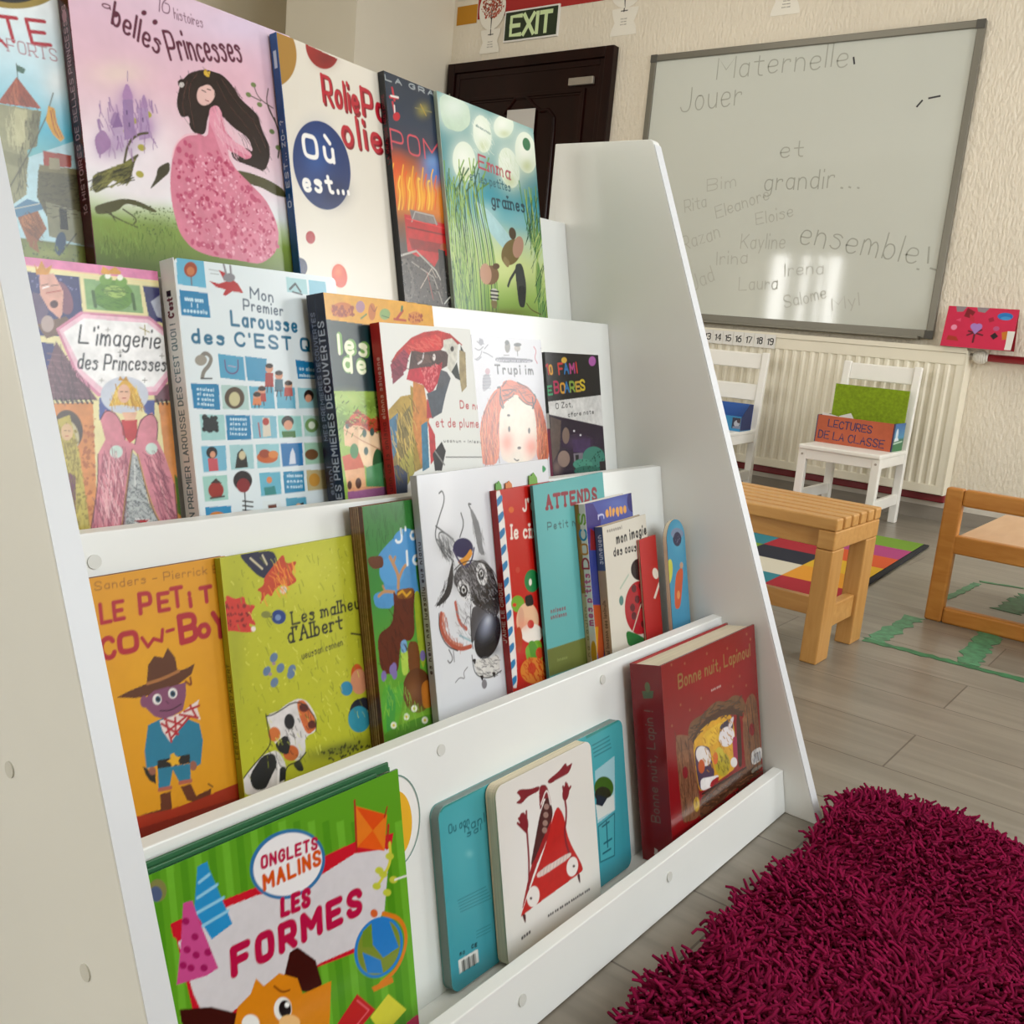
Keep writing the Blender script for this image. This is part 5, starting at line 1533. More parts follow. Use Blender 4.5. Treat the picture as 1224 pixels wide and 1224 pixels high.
  ('h','#5a4048',80,12.67,0.63,75,[89.3,76.9,105.1,98.5,122.4,124.3,76.5,124.1],47),
  ('h','#4f7a2c',40,6.81,0.68,15,[134.6,20.6,169.5,17.6,164.7,38.9,132.4,41.1],48),
  ('h','#8a7a2c',70,10.9,0.65,86,[84.1,147.3,99.9,147.7,103.8,242.6,87.5,243.1],49),
  ('e','#e6bba0',150,119.5,6.3,0,-0.9,8.8),
  ('l','#6a4a34',0.84,[146.7,117.7,149,117.7],0),
  ('l','#6a4a34',0.85,[151.5,117.7,154,117.9],0),
  ('l','#b5524a',0.97,[148.1,123.7,151.3,123.7],0),
  ('e','#d9b890',91.2,154.1,5.5,0.2,-0.8,7.5),
  ('l','#6a4a34',0.67,[88.9,152.7,90.7,153],0),
  ('l','#6a4a34',0.67,[92.3,153,94.1,153.3],0),
  ('l','#b5524a',0.67,[89.3,157.6,92,157.7],0),
  ('l','#5c2f3c',0.94,[123.9,143.7,129.7,134.6,139.2,137.1,145.4,148.8,146.4,162.8],1),
  ('l','#5c2f3c',0.98,[156,167.8,163.6,144.5,177.3,137.6,182.9,147.3,179.8,164],1),
  ('l','#5c2f3c',0.93,[118.1,175.4,115,204.9,103.5,246],1),
  ('l','#5c2f3c',0.98,[152.9,172.4,146.2,200.2,134.7,248.3],1),
  ('l','#5c2f3c',0.98,[157.5,177.3,165.3,225.4,175.8,250.5],1),
  ('l','#5c2f3c',1.03,[193.8,208.3,193.7,247.5],1),
  ('l','#a8863c',0.98,[152.2,174.7,144.9,200.1,133.5,248.2],1),
  ('l','#c9a85c',0.98,[158,177.4,166.5,225.5,177.1,250.6],1),
  ('n',0.08,7)],
 'tiles': [
  ('a',0.05),
  ('f','#dfe7ea'),
  ('p','#6fb7d2',[2.9,0,35.1,0,34.8,26.5,1.9,25.6]),
  ('p','#2288b4',[2.8,30.7,36.1,31.5,36.4,56.2,2.6,55.5]),
  ('t','#d7ecf4','#### ####',8.5,40.5,20.8,0.6,4.1,1.02,''),
  ('t','#d7ecf4','##',15.3,46.4,6.9,0.5,3.6,1.03,''),
  ('t','#d7ecf4','########',5.9,51.8,26.7,0.4,3.5,1.02,''),
  ('e','#a5502e',18.5,9.8,7.7,-0.8,-0.9,7.5),
  ('e','#c98254',18.3,11.4,4.5,-0.4,-0.5,4.3),
  ('l','#7c5038',1.19,[18.3,17,17.9,25],0),
  ('p','#a9cfd3',[140.4,5.7,169.9,6,170.3,22.5,140.3,21.9]),
  ('l','#27323a',2.43,[144.6,18.6,153.3,11.9,160.1,20.3],0),
  ('l','#27323a',1.74,[148.2,21.2,161.7,23.1],0),
  ('p','#8cc1d3',[173.1,6,198.7,5.8,199,23.3,172.6,22.9]),
  ('l','#aab2b4',0.92,[40.7,7.6,52.2,8.1],0),
  ('l','#aab2b4',0.92,[41.9,11.3,51.8,11.4],0),
  ('p','#b8292f',[39.3,19.1,50.7,20.8,68.3,15.1,74.8,18.7,79.2,25.3,80.6,28,66.8,27.2,57.6,32.6,54.4,31.5,58.4,26.2,46.9,24.4]),
  ('p','#b8292f',[52.3,7,62.2,9.3,66.6,15.3,57.8,17.4]),
  ('e','#8f8d92',64.4,13.5,7.6,-0.7,-0.5,4.5),
  ('l','#8f8d92',2.51,[61.3,11.1,59.2,0.8],0),
  ('l','#8f8d92',2.53,[67.2,10.5,67.3,1.4],0),
  ('t','#4b5f73','Mon',89.5,32.4,29.6,2,11.3,1.79,''),
  ('t','#4b5f73','Premier',79.1,44.9,51.9,3.2,10.7,1.76,''),
  ('t','#1f7394','Larousse',61.9,61.6,86.7,2.8,13.9,3.14,''),
  ('t','#1f7394',"des C'EST QUOI",12.4,81,196.2,5,12.8,3.09,''),
  ('p','#57a5c4',[41,91.5,72.5,94,72.3,118.5,41,115.7]),
  ('l','#6d5b84',1.55,[48.6,97.9,48.6,109,56.4,112.2,64.4,108.8,65.1,97.5],1),
  ('l','#b9a9bd',0.93,[52.3,103.4,61.4,104.6],0),
  ('p','#4f9dbf',[74.4,93.1,102.9,95.2,101,119.8,74.8,118.2]),
  ('p','#2b86b4',[142.8,95.1,191.1,99.2,193.2,116.2,144.1,116]),
  ('t','#cfe6f1','## ####',147.7,106,21.2,1.4,3.4,1.05,''),
  ('t','#cfe6f1','########',146.8,113.2,21.3,1,3.1,1.05,''),
  ('l','#8d8880',4.17,[18.4,97.3,25.7,90.3,33.2,95.6,28.9,103.8,21.7,109.4,19.4,115.4],1),
  ('e','#a39d92',19.8,98.6,7.1,-0.2,-0.7,5.4),
  ('l','#3c3a38',1.49,[17.6,116.7,30.6,116.6],0),
  ('p','#2288b4',[5.2,121.6,38.2,122.3,37.1,148.2,5.4,146]),
  ('t','#d7ecf4','#######',11.7,128,19.3,1.4,2.6,0.89,''),
  ('t','#d7ecf4','## ####',11.5,132.9,19,1.4,2.6,0.89,''),
  ('t','#d7ecf4','# #####',11.2,137.7,18.7,1.5,2.6,0.89,''),
  ('t','#d7ecf4','# ######',10.9,142.5,18.3,1.6,2.6,0.89,''),
  ('p','#b4cdc9',[40.8,122.9,74.1,123.9,73.5,148.9,40.2,147.2]),
  ('e','#5c4a38',56.2,136.2,12.5,0.1,-1.4,11.2),
  ('e','#c9c39c',56,137.4,6.9,0.1,-0.9,7.3),
  ('p','#69b0c8',[75.8,124.2,108.5,124.7,107.8,148.3,75.8,147.2]),
  ('p','#69b0c8',[112.2,125,138.2,125.6,136.9,148.8,110.9,147.8]),
  ('e','#d9a184',92.5,128.5,5.1,0,-0.6,4.9),
  ('e','#3a2a26',92.8,126.7,5.1,0,-0.3,2.6),
  ('p','#b5493e',[87.1,131.3,97.3,131.4,96.9,140.7,85.2,140.6]),
  ('l','#4a3a36',1.3,[88.9,139.9,87.7,144.2],0),
  ('l','#4a3a36',1.31,[93.3,140,93.5,144.3],0),
  ('e','#d9a184',105.3,105.3,5.2,-0.1,-0.6,4.9),
  ('e','#3a2a26',105.7,102.5,5.2,-0.1,-0.3,2.6),
  ('p','#b04a44',[99.6,110,110,109.9,108.8,125,97,125]),
  ('l','#4a3a36',1.32,[100.8,123.9,99.2,130.8],0),
  ('l','#4a3a36',1.33,[105.3,123.8,105.1,130.8],0),
  ('e','#d9a184',117.6,112.4,5.3,-0.1,-0.6,5),
  ('e','#3a2a26',117.9,109.9,5.3,-0.1,-0.3,2.6),
  ('p','#5a7d8c',[111.8,116.5,122.4,116.5,121.5,129.8,109.4,129.8]),
  ('l','#4a3a36',1.34,[113.3,128.8,111.7,134.9],0),
  ('l','#4a3a36',1.35,[117.8,128.8,117.8,135],0),
  ('e','#d9a184',129.7,122.6,5.4,0,-0.6,5),
  ('e','#3a2a26',129.9,120.8,5.4,0,-0.3,2.7),
  ('p','#b5493e',[123.9,125.6,134.7,125.6,134.3,135.2,121.9,135.1]),
  ('l','#4a3a36',1.36,[125.9,134.4,124.5,138.8],0),
  ('l','#4a3a36',1.37,[130.5,134.5,130.7,138.9],0),
  ('e','#d9a184',85.3,134.2,5.1,0,-0.6,4.9),
  ('e','#3a2a26',85.5,132.8,5.1,0,-0.3,2.6),
  ('p','#d88a5a',[80,136.4,90.1,136.5,89.9,144,78.4,143.8]),
  ('l','#4a3a36',1.29,[82,143.3,80.9,146.7],0),
  ('l','#4a3a36',1.3,[86.3,143.4,86.6,146.8],0),
  ('p','#9fcbd2',[142.1,125.6,187.6,127.1,186.9,149,141.7,148.3]),
  ('e','#3a2a26',157.7,134.6,7.3,0,-0.8,6.7),
  ('e','#d9a184',156.6,137.6,4.8,0,-0.5,4.2),
  ('p','#a9d0cf',[11.7,152.1,41.1,153.3,40,178.7,11.1,178]),
  ('k','#2c3336',60,3,[16.1,155.4,32.5,155.8,31,168.1,14.7,167.6],3),
  ('e','#333a3d',22.8,162.1,8.5,0.3,-0.7,6),
  ('p','#2288b4',[42.5,153.3,73.8,154.5,72.5,179.6,42.1,178.8]),
  ('t','#d7ecf4','#######',48.2,158.6,20,0.8,2.6,0.93,''),
  ('t','#d7ecf4','#### ##',47.6,163.6,20,0.9,2.6,0.93,''),
  ('t','#d7ecf4','######',47,168.6,20,1,2.6,0.93,''),
  ('t','#d7ecf4','######',46.4,173.6,20,1.1,2.6,0.93,''),
  ('p','#8bbfd0',[75.6,154.6,108.4,155.9,107,179.3,74.7,179.1]),
  ('p','#dcd4c4',[89.7,157.2,98.9,157.4,99,177.2,87.9,177.3]),
  ('e','#b5493e',93.6,161.6,4.4,0.1,-0.5,4),
  ('l','#b5493e',1.62,[83.6,162.8,84.3,177.2],0),
  ('p','#9fd0cb',[110.3,155.4,143,156.7,142.5,179.5,110,179.4]),
  ('e','#3a2a26',123.5,162.5,8.5,0.2,-0.8,6.5),
  ('e','#d9a184',123.8,166.3,6.2,0.2,-0.7,5.3),
  ('p','#4a7d3c',[113.9,172.5,133.1,172.6,133,179.8,114.5,179.6]),
  ('p','#b4d3cc',[146.2,156.2,183.7,157.7,183,179.9,145.7,179.7]),
  ('e','#7fa06a',157.7,167.4,9.8,0.3,-1,7.9),
  ('e','#dfe8d8',157.7,167.4,4.9,0.2,-0.5,4.2),
  ('p','#7fb9d0',[9.5,183.6,39,184.2,37.6,209.7,9.6,209.4]),
  ('e','#2f2c33',21.6,190.5,6.6,0.4,-0.7,6),
  ('e','#d9a184',22.4,192.5,3.3,0.2,-0.4,3.3),
  ('p','#c8626c',[16,196.2,27.5,196.3,27.6,209,16.1,208.8]),
  ('p','#a9cdd0',[43.5,183.9,73.7,184.7,72.4,209.8,43,209.5]),
  ('p','#33302c',[48,207.9,52.7,192.7,59.2,188,63.6,194.8,64.7,208.2]),
  ('e','#cfc4a4',58.6,195.3,4.2,0.2,-0.6,4.5),
  ('p','#9ccbd2',[77.2,184.9,108.4,185.5,107.6,210.4,76.6,210.1]),
  ('e','#c86a2c',91.1,199.2,14,0.8,-0.8,6.3),
  ('e','#a5481e',87.9,195.2,7.3,0.4,-0.6,4.6),
  ('e','#d98c4a',99.5,196.7,6.7,0.4,-0.5,4.1),
  ('p','#2b7fb6',[110.7,185.6,141.3,186.1,140.1,210.8,110.6,210.6]),
  ('p','#d5dbe6',[120.1,208.3,123.1,196.6,126.9,190.8,129.3,196.9,129.4,208.3]),
  ('p','#a9cdb8',[144,186.2,179.9,187.3,179.5,210.8,143.4,210.4]),
  ('e','#7c5a3c',153.6,199.7,9.7,0.5,-0.8,6),
  ('p','#a5cdc4',[7.5,213.3,37,214.1,36,239.1,7.6,238.6]),
  ('e','#a13a32',22,228.2,9.2,0.8,-1,8.2),
  ('p','#4a3836',[16.3,220.8,23.4,216.4,30,221.9]),
  ('l','#4a3836',1.79,[14.5,235.7,31.1,235.3],0),
  ('e','#2c2024',56.1,221.2,11.9,0.9,-1.2,10.1),
  ('e','#8f2a30',56.2,226.3,8.4,0.7,-0.9,7.3),
  ('l','#33302c',1.58,[57,234,55.8,258],0),
  ('l','#33302c',1.57,[53.5,242.2,66.3,244.5],0),
  ('l','#33302c',1.57,[52.9,246.9,65.7,249.3],0),
  ('l','#33302c',1.57,[52.4,251.4,65.1,253.9],0),
  ('p','#6fb7cc',[78.2,214.8,106.6,215.7,105.5,239.7,77.7,239.6]),
  ('e','#d98c5a',90.7,223.3,3.7,0.3,-0.4,3.5),
  ('p','#2f8d8c',[82.4,230.4,97.2,230.2,98.7,239.7,83.2,239.2]),
  ('p','#2b8fb6',[110.3,215.9,139.4,216.7,138.9,239.7,110,239.5]),
  ('t','#cfe6f1','#### ####',115.7,221.8,21,1.3,2.8,1.02,''),
  ('t','#cfe6f1','#####',114.9,227.7,21,1.4,2.8,1.02,''),
  ('t','#cfe6f1','# ######',114.2,233.6,20.9,1.5,2.8,1.02,''),
  ('p','#c3b48a',[143.4,216.4,176,218,175.8,239.8,142.9,239.4]),
  ('e','#c99a4c',154.1,228.1,8.1,0.6,-0.9,7.3),
  ('p','#3293be',[6.9,244,38.3,245.5,37.7,270.1,7.1,269.2]),
  ('e','#d28a3c',20.4,254.2,9.2,1,-0.5,4.4),
  ('p','#4a6d4c',[12,256,28.5,256.5,30,260.8,13.4,260.6]),
  ('p','#dfe6e6',[78.9,244.6,102.8,246,102.2,265.9,78,266.2]),
  ('p','#7a4a38',[85.6,249.6,96.7,249.2,97.3,259.5,86.1,259.8]),
  ('p','#5fa6bf',[110.6,244.6,139.7,245.8,139.5,267,110.5,266.9]),
  ('p','#2f2c2c',[123,253.2,135,251.4,135.7,262.1,125,262.4]),
  ('e','#d9b08a',127.4,255.2,3.9,0.4,-0.4,3.6)],
 'decouv': [
  ('a',0.15),
  ('f','#26464a'),
  ('p','#dfa935',[-22.1,-4,216.7,1.7,210.6,36.6,-27.3,28]),
  ('e','#cc7a34',29.7,17.2,19.7,-1.1,-1.4,8.5),
  ('e','#b08a9c',62.4,11.8,8.2,-0.5,-1.1,6.8),
  ('e','#c47a3a',83.3,16.2,7.1,-0.4,-1.7,10),
  ('e','#8fae72',107.9,17.7,10.3,-0.6,-1.1,6.6),
  ('e','#d08a3c',169.6,18.9,15.6,-0.8,-1.4,7.9),
  ('k','#a04a2a',60,2.2,[13.5,13.4,50,12.6,48.4,22.3,11.7,24.2],4),
  ('k','#a04a2a',30,1.8,[157.4,13.6,186.6,13.5,184.7,24.3,155.6,24.1],5),
  ('l','#5b8a52',1.85,[61.3,25.1,72.4,19.6],0),
  ('l','#b4402c',3.63,[130.5,22.4,145,11.3],0),
  ('l','#3f7a4c',3.68,[142.4,11.4,144.4,6.9],0),
  ('l','#b4402c',2.81,[125.4,22.6,149.3,23.2],0),
  ('l','#3f6f4a',1.17,[101.6,19.5,115.8,21.7],0),
  ('l','#8c4a2a',1.14,[82.2,9.2,87.8,17.4,93.7,9.9],1),
  ('t','#7fae62','les c',18.5,62.7,81.7,3.6,16.1,9.36,'h'),
  ('t','#7fae62','de la',23.8,82.9,81,4.6,16.2,9.43,'h'),
  ('t','#f1f3d6','les c',16.7,64.7,85.3,3.7,19.9,4.28,'h'),
  ('t','#f1f3d6','de la',21.9,84.8,84.6,4.8,20,4.31,'h'),
  ('p','#26464a',[-38.1,94.7,197.9,109.7,197.6,111.4,-40.2,107.7]),
  ('p','#9dba5a',[-9.1,106.7,197.6,111.4,171.5,261,-25.8,236.8]),
  ('s','#b9cf72',0.9,22,116.3,29.3,0.6,-1.5,9.1),
  ('s','#7d9c45',0.8,65.4,123.5,20.8,0.6,-1.6,9.4),
  ('s','#6f9445',0.8,9.1,137.2,14.2,0.6,-3,18),
  ('p','#cf6a4c',[10.2,144.8,37.2,127.4,72,146,41.3,147.1]),
  ('p','#e8c4a0',[10.2,144.8,41.3,147.1,66.9,145.8,66.7,177.6,8.8,167.5]),
  ('p','#c75a42',[41.3,147.1,73.6,136.5,84,152.9,59.9,156.5]),
  ('p','#efd3b0',[35.8,150.6,59.9,156.5,83.5,156.1,77,210.5,29.6,187.4]),
  ('p','#cf6a4c',[2.1,179.2,31.7,175.2,39.4,194.5,4.2,195.2]),
  ('p','#e6b48a',[4.2,195.2,39.4,194.5,38.7,216.4,5.8,214.6]),
  ('p','#e0a884',[5.8,214.6,70.4,217.9,68.5,229,6.9,222.3]),
  ('e','#4f6f6a',17.2,145.1,3.8,0.2,-0.8,4.5),
  ('e','#4f6f6a',45.8,155.8,4,0.2,-0.8,4.6),
  ('e','#4f6f6a',60.2,154.9,4.1,0.2,-0.8,4.7),
  ('e','#4f6f6a',24.4,174.7,3.9,0.3,-0.8,4.6),
  ('e','#4f6f6a',45.5,176.1,4,0.3,-0.8,4.7),
  ('e','#4f8f5a',24.4,174.7,7.3,0.5,-1.4,8.5),
  ('e','#3f6f4a',65.1,193.4,10.4,0.8,-3.2,18.9),
  ('p','#5c9c6c',[42.4,194.7,74.9,191,72.7,219.8,39.7,216.5]),
  ('e','#5c3a30',25.7,211.3,5.3,0.5,-1,6.1),
  ('e','#5c3a30',10,211.9,3.8,0.4,-0.8,4.8),
  ('l','#c4937a',1.16,[9.4,149.3,38.6,163.2],0),
  ('l','#c4937a',1.21,[38.6,163.2,77.1,178.3],0),
  ('p','#a8709c',[5,219.1,75.3,220,76.4,229.9,5.4,231.4]),
  ('h','#a8c86a',60,5.63,1.61,23,[-5,109.7,93.2,114.6,87.7,146.7,-5.8,142.6],71),
  ('h','#5f7f34',50,5.19,1.48,137,[-5,109.7,93.2,114.6,82.5,146.4,-10.7,172.3],72),
  ('h','#8a3f2c',40,6.18,1.32,16,[10.2,144.8,36.9,129,66.9,145.8,80.8,156,59.9,156.5],73)],
 'parrot': [
  ('a',0.35),
  ('f','#e6e6e2'),
  ('p','#c03a3c',[16.9,44,28.4,33.8,61.8,15.5,89.4,7.9,121.5,4.4,145.3,7.3,172.8,19.1,163.3,21.7,143.7,16,124.2,28.9,90.4,32.6,58.9,31.7,36.8,56.8,13.4,64]),
  ('p','#a8435c',[13.7,48.3,44.1,29.1,53,36.2,44.9,53.9,15.1,68.3]),
  ('p','#8f3f58',[15.2,54,35.8,48.1,38.8,59.7,14.6,71.1]),
  ('p','#cf4040',[61.3,18.5,130.9,7.1,124.2,28.9,82.1,34.3,62.3,27.3]),
  ('p','#5c4444',[59.2,30.3,82.3,32.8,124.2,28.9,140.9,31.6,141,47.2,119.8,53.6,92.6,50.7,50,53.8]),
  ('p','#6f5450',[68.6,36,106.3,35.3,101.9,44.5,71.8,47.8]),
  ('l','#d7cfcf',2.53,[84.8,34.2,80.5,43.3,70.6,46.6],1),
  ('e','#e3dcd8',107.1,38.4,3.3,0,-0.8,4.3),
  ('p','#c23048',[50,53.8,81.9,50.7,106.4,50.6,124.3,44.3,118.2,62.8,98.5,79.5,87,82.4,75.5,71.7,42.9,65.5]),
  ('k','#df7a80',60,2,[76.5,50.8,115.3,47.4,104.8,75,87.6,79.3,76,68.7],5),
  ('p','#5c6068',[119.8,53.6,133.6,56.6,140.9,64.4,125.7,84.6,113.6,104.4,95,99.2,104.3,78.1]),
  ('p','#d9d6cc',[132.1,16.3,152.9,13.3,166.3,21.6,159.9,40.7,143.4,58.2,134.7,50.4,140.4,34.8,130.5,25.6]),
  ('e','#3a3434',151.1,27,4.1,-0.1,-0.6,3.5),
  ('l','#b8403c',1.81,[148,8,175.4,21.4],0),
  ('p','#38403e',[172.3,21.5,179.8,30.9,170,34.2]),
  ('p','#a99a78',[168.2,27.9,182.8,30.8,177.8,75.8,164.3,82.9,161.9,62.9]),
  ('p','#3a4444',[143.7,56.6,159.3,43.9,164,67.7,152.6,64.5]),
  ('p','#b59a4a',[0.8,100.6,27.8,85.4,59.4,82.7,54.8,125.4,11.3,164.9,-3.7,173.2]),
  ('p','#8f7f4c',[5,122.9,45.7,95.5,42.8,144.5,11.2,181,-3.3,192.4]),
  ('p','#a88f3a',[49.6,72.7,73.9,83,61.2,172.4,37.1,176.9]),
  ('p','#c98a4a',[56.2,67.9,78.6,73,83.5,113.4,55.4,171.9,46.2,125]),
  ('p','#4f7f9c',[-1.3,113.1,19,104.4,8.6,148.7,-4.7,163.6]),
  ('p','#3a7f9c',[64.3,120.9,78.1,116.5,72.9,173.3,57.4,177]),
  ('p','#c43c44',[79.9,116.6,92,134.1,90.3,161.2,76.5,170.3]),
  ('p','#b8404a',[81.7,89.8,99.2,93.6,92.5,113.7,77.5,113.1]),
  ('p','#57606c',[82.8,83.1,127.8,73.5,135.4,66.7,112.2,107.6,89.5,113.6]),
  ('p','#a8a04a',[8.6,164.7,43.4,141.2,40,177.1,10.6,200.3]),
  ('p','#32405c',[-7.9,166.5,8.6,164.7,26,175.9,21.5,201.5,-0.1,199.2]),
  ('p','#2a2a30',[83,157.2,105.8,143.4,113.1,155.9,99.4,179.7,84.2,178.4]),
  ('l','#8f8f8c',2.37,[88.4,154.2,106.9,172.8],1),
  ('t','#c24a52','De ###',157,103.2,59.2,4.4,9.3,1.79,'h'),
  ('t','#c24a52','et de plum###',96.7,124.1,122.4,7.3,10.3,1.67,'h'),
  ('t','#5a5654','###### - #######',110.4,144.3,98,7.5,3.4,0.97,''),
  ('l','#5a5a58',1.22,[111.7,163.5,205.3,170.5],0),
  ('h','#e06a60',50,10.85,1.09,18,[44.1,29.1,127.5,10.3,124.5,27.3,59.2,30.3],61),
  ('h','#3c3030',40,7.31,0.91,37,[58.7,33.2,137.5,34.8,120.4,50.5,55.6,50.9],62),
  ('h','#7a2a44',40,11.54,0.96,28,[16.1,48.3,49,30.5,44.9,53.9,15.4,66.8],63),
  ('h','#6f6430',60,16.49,1.32,67,[-3,122.6,59.4,82.7,43.9,170.9,1.5,189.7],64),
  ('h','#d8bc6a',40,16.1,1.29,75,[2.3,122.8,58.2,89.3,48.5,144.9,0,167.2],65)],
 'redhair': [
  ('a',0.1),
  ('f','#cfced3'),
  ('l','#7c7a80',1.44,[6.6,18.1,14.9,21.5,24.4,15.5],1),
  ('l','#7c7a80',1.44,[12,8.5,20.2,13.8],1),
  ('l','#7c7a80',1.45,[18.3,4.5,26.3,11.7],1),
  ('l','#7c7a80',1.44,[7.7,32.9,16.9,28.9,20.7,21.3],1),
  ('l','#7c7a80',1.46,[23.5,23.1,32.2,24.6,43.6,29],1),
  ('l','#7c7a80',1.46,[27,18.2,35.1,12.3],1),
  ('e','#8c8a92',20.7,9.1,5.3,-0.2,-0.5,4.5),
  ('l','#8a8890',1.67,[4.8,33,10.4,34.7,18.2,29.8],1),
  ('q','#9a98a0',[18.2,55.1,32,51.1,36.6,62.4,34.2,70,15.2,79.5]),
  ('e','#b8959c',29.8,49.3,5.4,-0.1,-0.5,4.5),
  ('l','#7a7880',0.73,[19,55.1,36.1,54.1],0),
  ('l','#7a7880',0.73,[18.5,59.6,35.6,58.6],0),
  ('l','#7a7880',0.73,[18,64.1,35,63.2],0),
  ('l','#7a7880',0.73,[17.4,68.6,34.5,67.7],0),
  ('l','#7a7880',0.73,[16.9,73.1,33.9,72.3],0),
  ('e','#7a756c',78.7,13.4,6.3,-0.2,-1,8.6),
  ('e','#3f3d3c',78.2,7.6,5.1,-0.2,-0.4,3.5),
  ('e','#a39a90',101.5,14.5,7.1,-0.3,-0.6,5.1),
  ('e','#3f3d3c',102.7,9.6,9.1,-0.4,-0.3,2.8),
  ('l','#6a6864',1.83,[101,18.5,100.8,25.3],0),
  ('l','#5c5a58',1.01,[68.5,25.8,81.1,25.4],0),
  ('l','#c07a84',2.17,[141.4,11,147.5,16.8,141.2,27.1,147,35],1),
  ('l','#8c8a92',1.37,[158.2,12.4,175.1,15.9],1),
  ('q','#77757f',[49.2,28.3,137.9,29.2,135.2,34.9,48.8,36.3]),
  ('t','#cfccd6','######## ### ## ######',52.3,34.1,77.7,-0.5,2.2,0.62,''),
  ('t','#232126','Trupi im',47.2,51.7,87.5,-0.3,11.7,2.74,''),
  ('q','#cf6a3c',[-2.4,178.5,4.3,122.5,20.6,96.5,37.8,77.6,60.3,67.9,64.1,62.1,80,60,95.5,63.7,120.9,69.5,139.1,85.5,150.7,101.7,160.5,134.6,159.9,181.8,127.3,182,134.6,121.7,117.5,97.4,92.9,85.4,73.4,89.2,56.4,100.7,47.9,119.8,40.8,179.1]),
  ('q','#e2d7c8',[49.8,104.4,67,90.1,92,79.5,104.9,93.3,130.6,99.5,134.2,125.7,129.4,178.1,46.9,179.5,43.6,142.7]),
  ('l','#7c3a22',1.45,[16.7,104,5.8,133.8,0.9,175],1),
  ('l','#7c3a22',1.47,[30.4,89,17.9,119.1,12.6,175.6],1),
  ('l','#7c3a22',1.49,[41.1,100.5,28.4,130.7,28.9,176.5],1),
  ('l','#7c3a22',1.5,[46.4,119.7,39.1,142.5,41,177.2],1),
  ('l','#7c3a22',1.49,[46.9,77.6,23.6,96.5,16.3,107.8],1),
  ('l','#7c3a22',1.63,[142.9,109.7,147.5,142.3,141.3,178.7],1),
  ('l','#7c3a22',1.62,[133.7,101.5,139.9,134,134.5,178.3],1),
  ('l','#7c3a22',1.65,[155.1,122.2,154.6,154.8,151.6,179.3],1),
  ('l','#4a2c22',1.76,[59.4,75.6,84.7,73.6,90.9,75.5],1),
  ('l','#4a2c22',1.76,[60,83.3,74.3,81.4,84.5,75.6],1),
  ('l','#4a2c22',1.77,[60.8,90.1,80.1,85.3,85.6,79.5],1),
  ('l','#4a2c22',1.78,[70.4,62,60.1,69.9],1),
  ('l','#4a2c22',1.83,[97.3,75.5,114.7,93.4,128,93.5],1),
  ('l','#4a2c22',1.82,[96.1,85.4,111.2,95.3,127.5,97.5],1),
  ('l','#4a2c22',1.82,[95.5,63.7,120.7,71.5,135.9,83.4],1),
  ('l','#38363a',2.5,[49.1,71.8,57,69.9,51.2,92.9,57.9,100.7],1),
  ('l','#38363a',2.51,[54.1,81.4,59.7,98.8],1),
  ('l','#38363a',2.7,[134.5,81.4,138.8,87.5,127,101.5],1),
  ('l','#38363a',2.69,[129,85.4,130.4,101.5],1),
  ('s','#e89a88',0.95,61.4,149.2,18.9,0.7,-2.1,17.4),
  ('s','#e89a88',0.95,116.9,157.3,20.1,0.9,-2.2,17.9),
  ('e','#4a3a34',69.5,110.9,3.8,0.1,-0.2,1.9),
  ('e','#3c322e',68.4,130.4,2.5,0.1,-0.5,4.3),
  ('e','#3c322e',115.1,134.1,2.6,0.1,-0.5,4.4),
  ('e','#5a3c34',88.6,158.1,4.5,0.2,-0.3,2.2),
  ('l','#3c2c2a',2.05,[75.2,173.2,80.3,176.4,85.2,175.3],1),
  ('h','#8f3f20',60,22.45,0.75,89,[7.2,122.6,37.3,81.4,50.2,100.6,35,176.9,0.9,175],51),
  ('h','#e89a64',50,20.58,0.75,89,[7.2,122.6,37.3,81.4,50.2,100.6,35,176.9,0.9,175],52),
  ('h','#8f3f20',40,20.7,0.83,-75,[133.2,105.6,158.6,122.3,155,179.4,134.5,178.3],53),
  ('h','#e89a64',30,18.63,0.83,-75,[133.2,105.6,158.6,122.3,155,179.4,134.5,178.3],54),
  ('h','#7c3a22',30,14.5,0.87,13,[60.6,66,95.3,65.7,120.5,73.5,131.8,89.5,93.9,77.5,64,89.2],55)],
 'black': [
  ('a',0.25),
  ('f','#262222'),
  ('p','#dcdad8',[-23,76.2,159,64,155.8,122.1,-7.8,92.7]),
  ('t','#b8323c','1',0.2,33.6,6.4,-0.7,14.5,3.35,''),
  ('t','#d8a23c','0',10.1,33,6.5,-0.7,12.6,3.38,''),
  ('t','#c8403c','F',33.7,32.6,11,-0.8,15.7,3.45,''),
  ('t','#3f7fb4','A',48.5,31.5,11.2,-0.8,15,3.49,''),
  ('t','#b8508c','M',64.9,30.4,11.4,-0.8,13.9,3.54,''),
  ('t','#c8403c','I',83.2,29.2,7,-0.8,15.2,3.6,''),
  ('t','#3f9a6c','E',1.3,64,10.7,-0.6,12.2,3.36,''),
  ('t','#b8305c','B',19,61.5,10.9,-0.6,16.9,3.41,''),
  ('t','#d8a23c','O',35.3,61.1,11.1,-0.6,13.7,3.46,''),
  ('t','#3a7fb4','A',46.4,60.2,11.2,-0.7,14.6,3.49,''),
  ('t','#8fa84c','R',61.3,59.3,11.4,-0.7,14.7,3.53,''),
  ('t','#c9a94c','E',77.3,58.4,11.6,-0.7,13.6,3.58,''),
  ('t','#d8c23c','S',90.1,56.7,11.7,-0.7,15,3.62,''),
  ('e','#d8b24c',49.6,10.9,7.4,-0.2,-0.6,4.6),
  ('e','#b86ab0',128.5,10.3,10.4,-0.3,-1,7.9),
  ('t','#2c2a2a','O Zot,',18.9,85.3,44.6,-2.6,7.7,1.28,'h'),
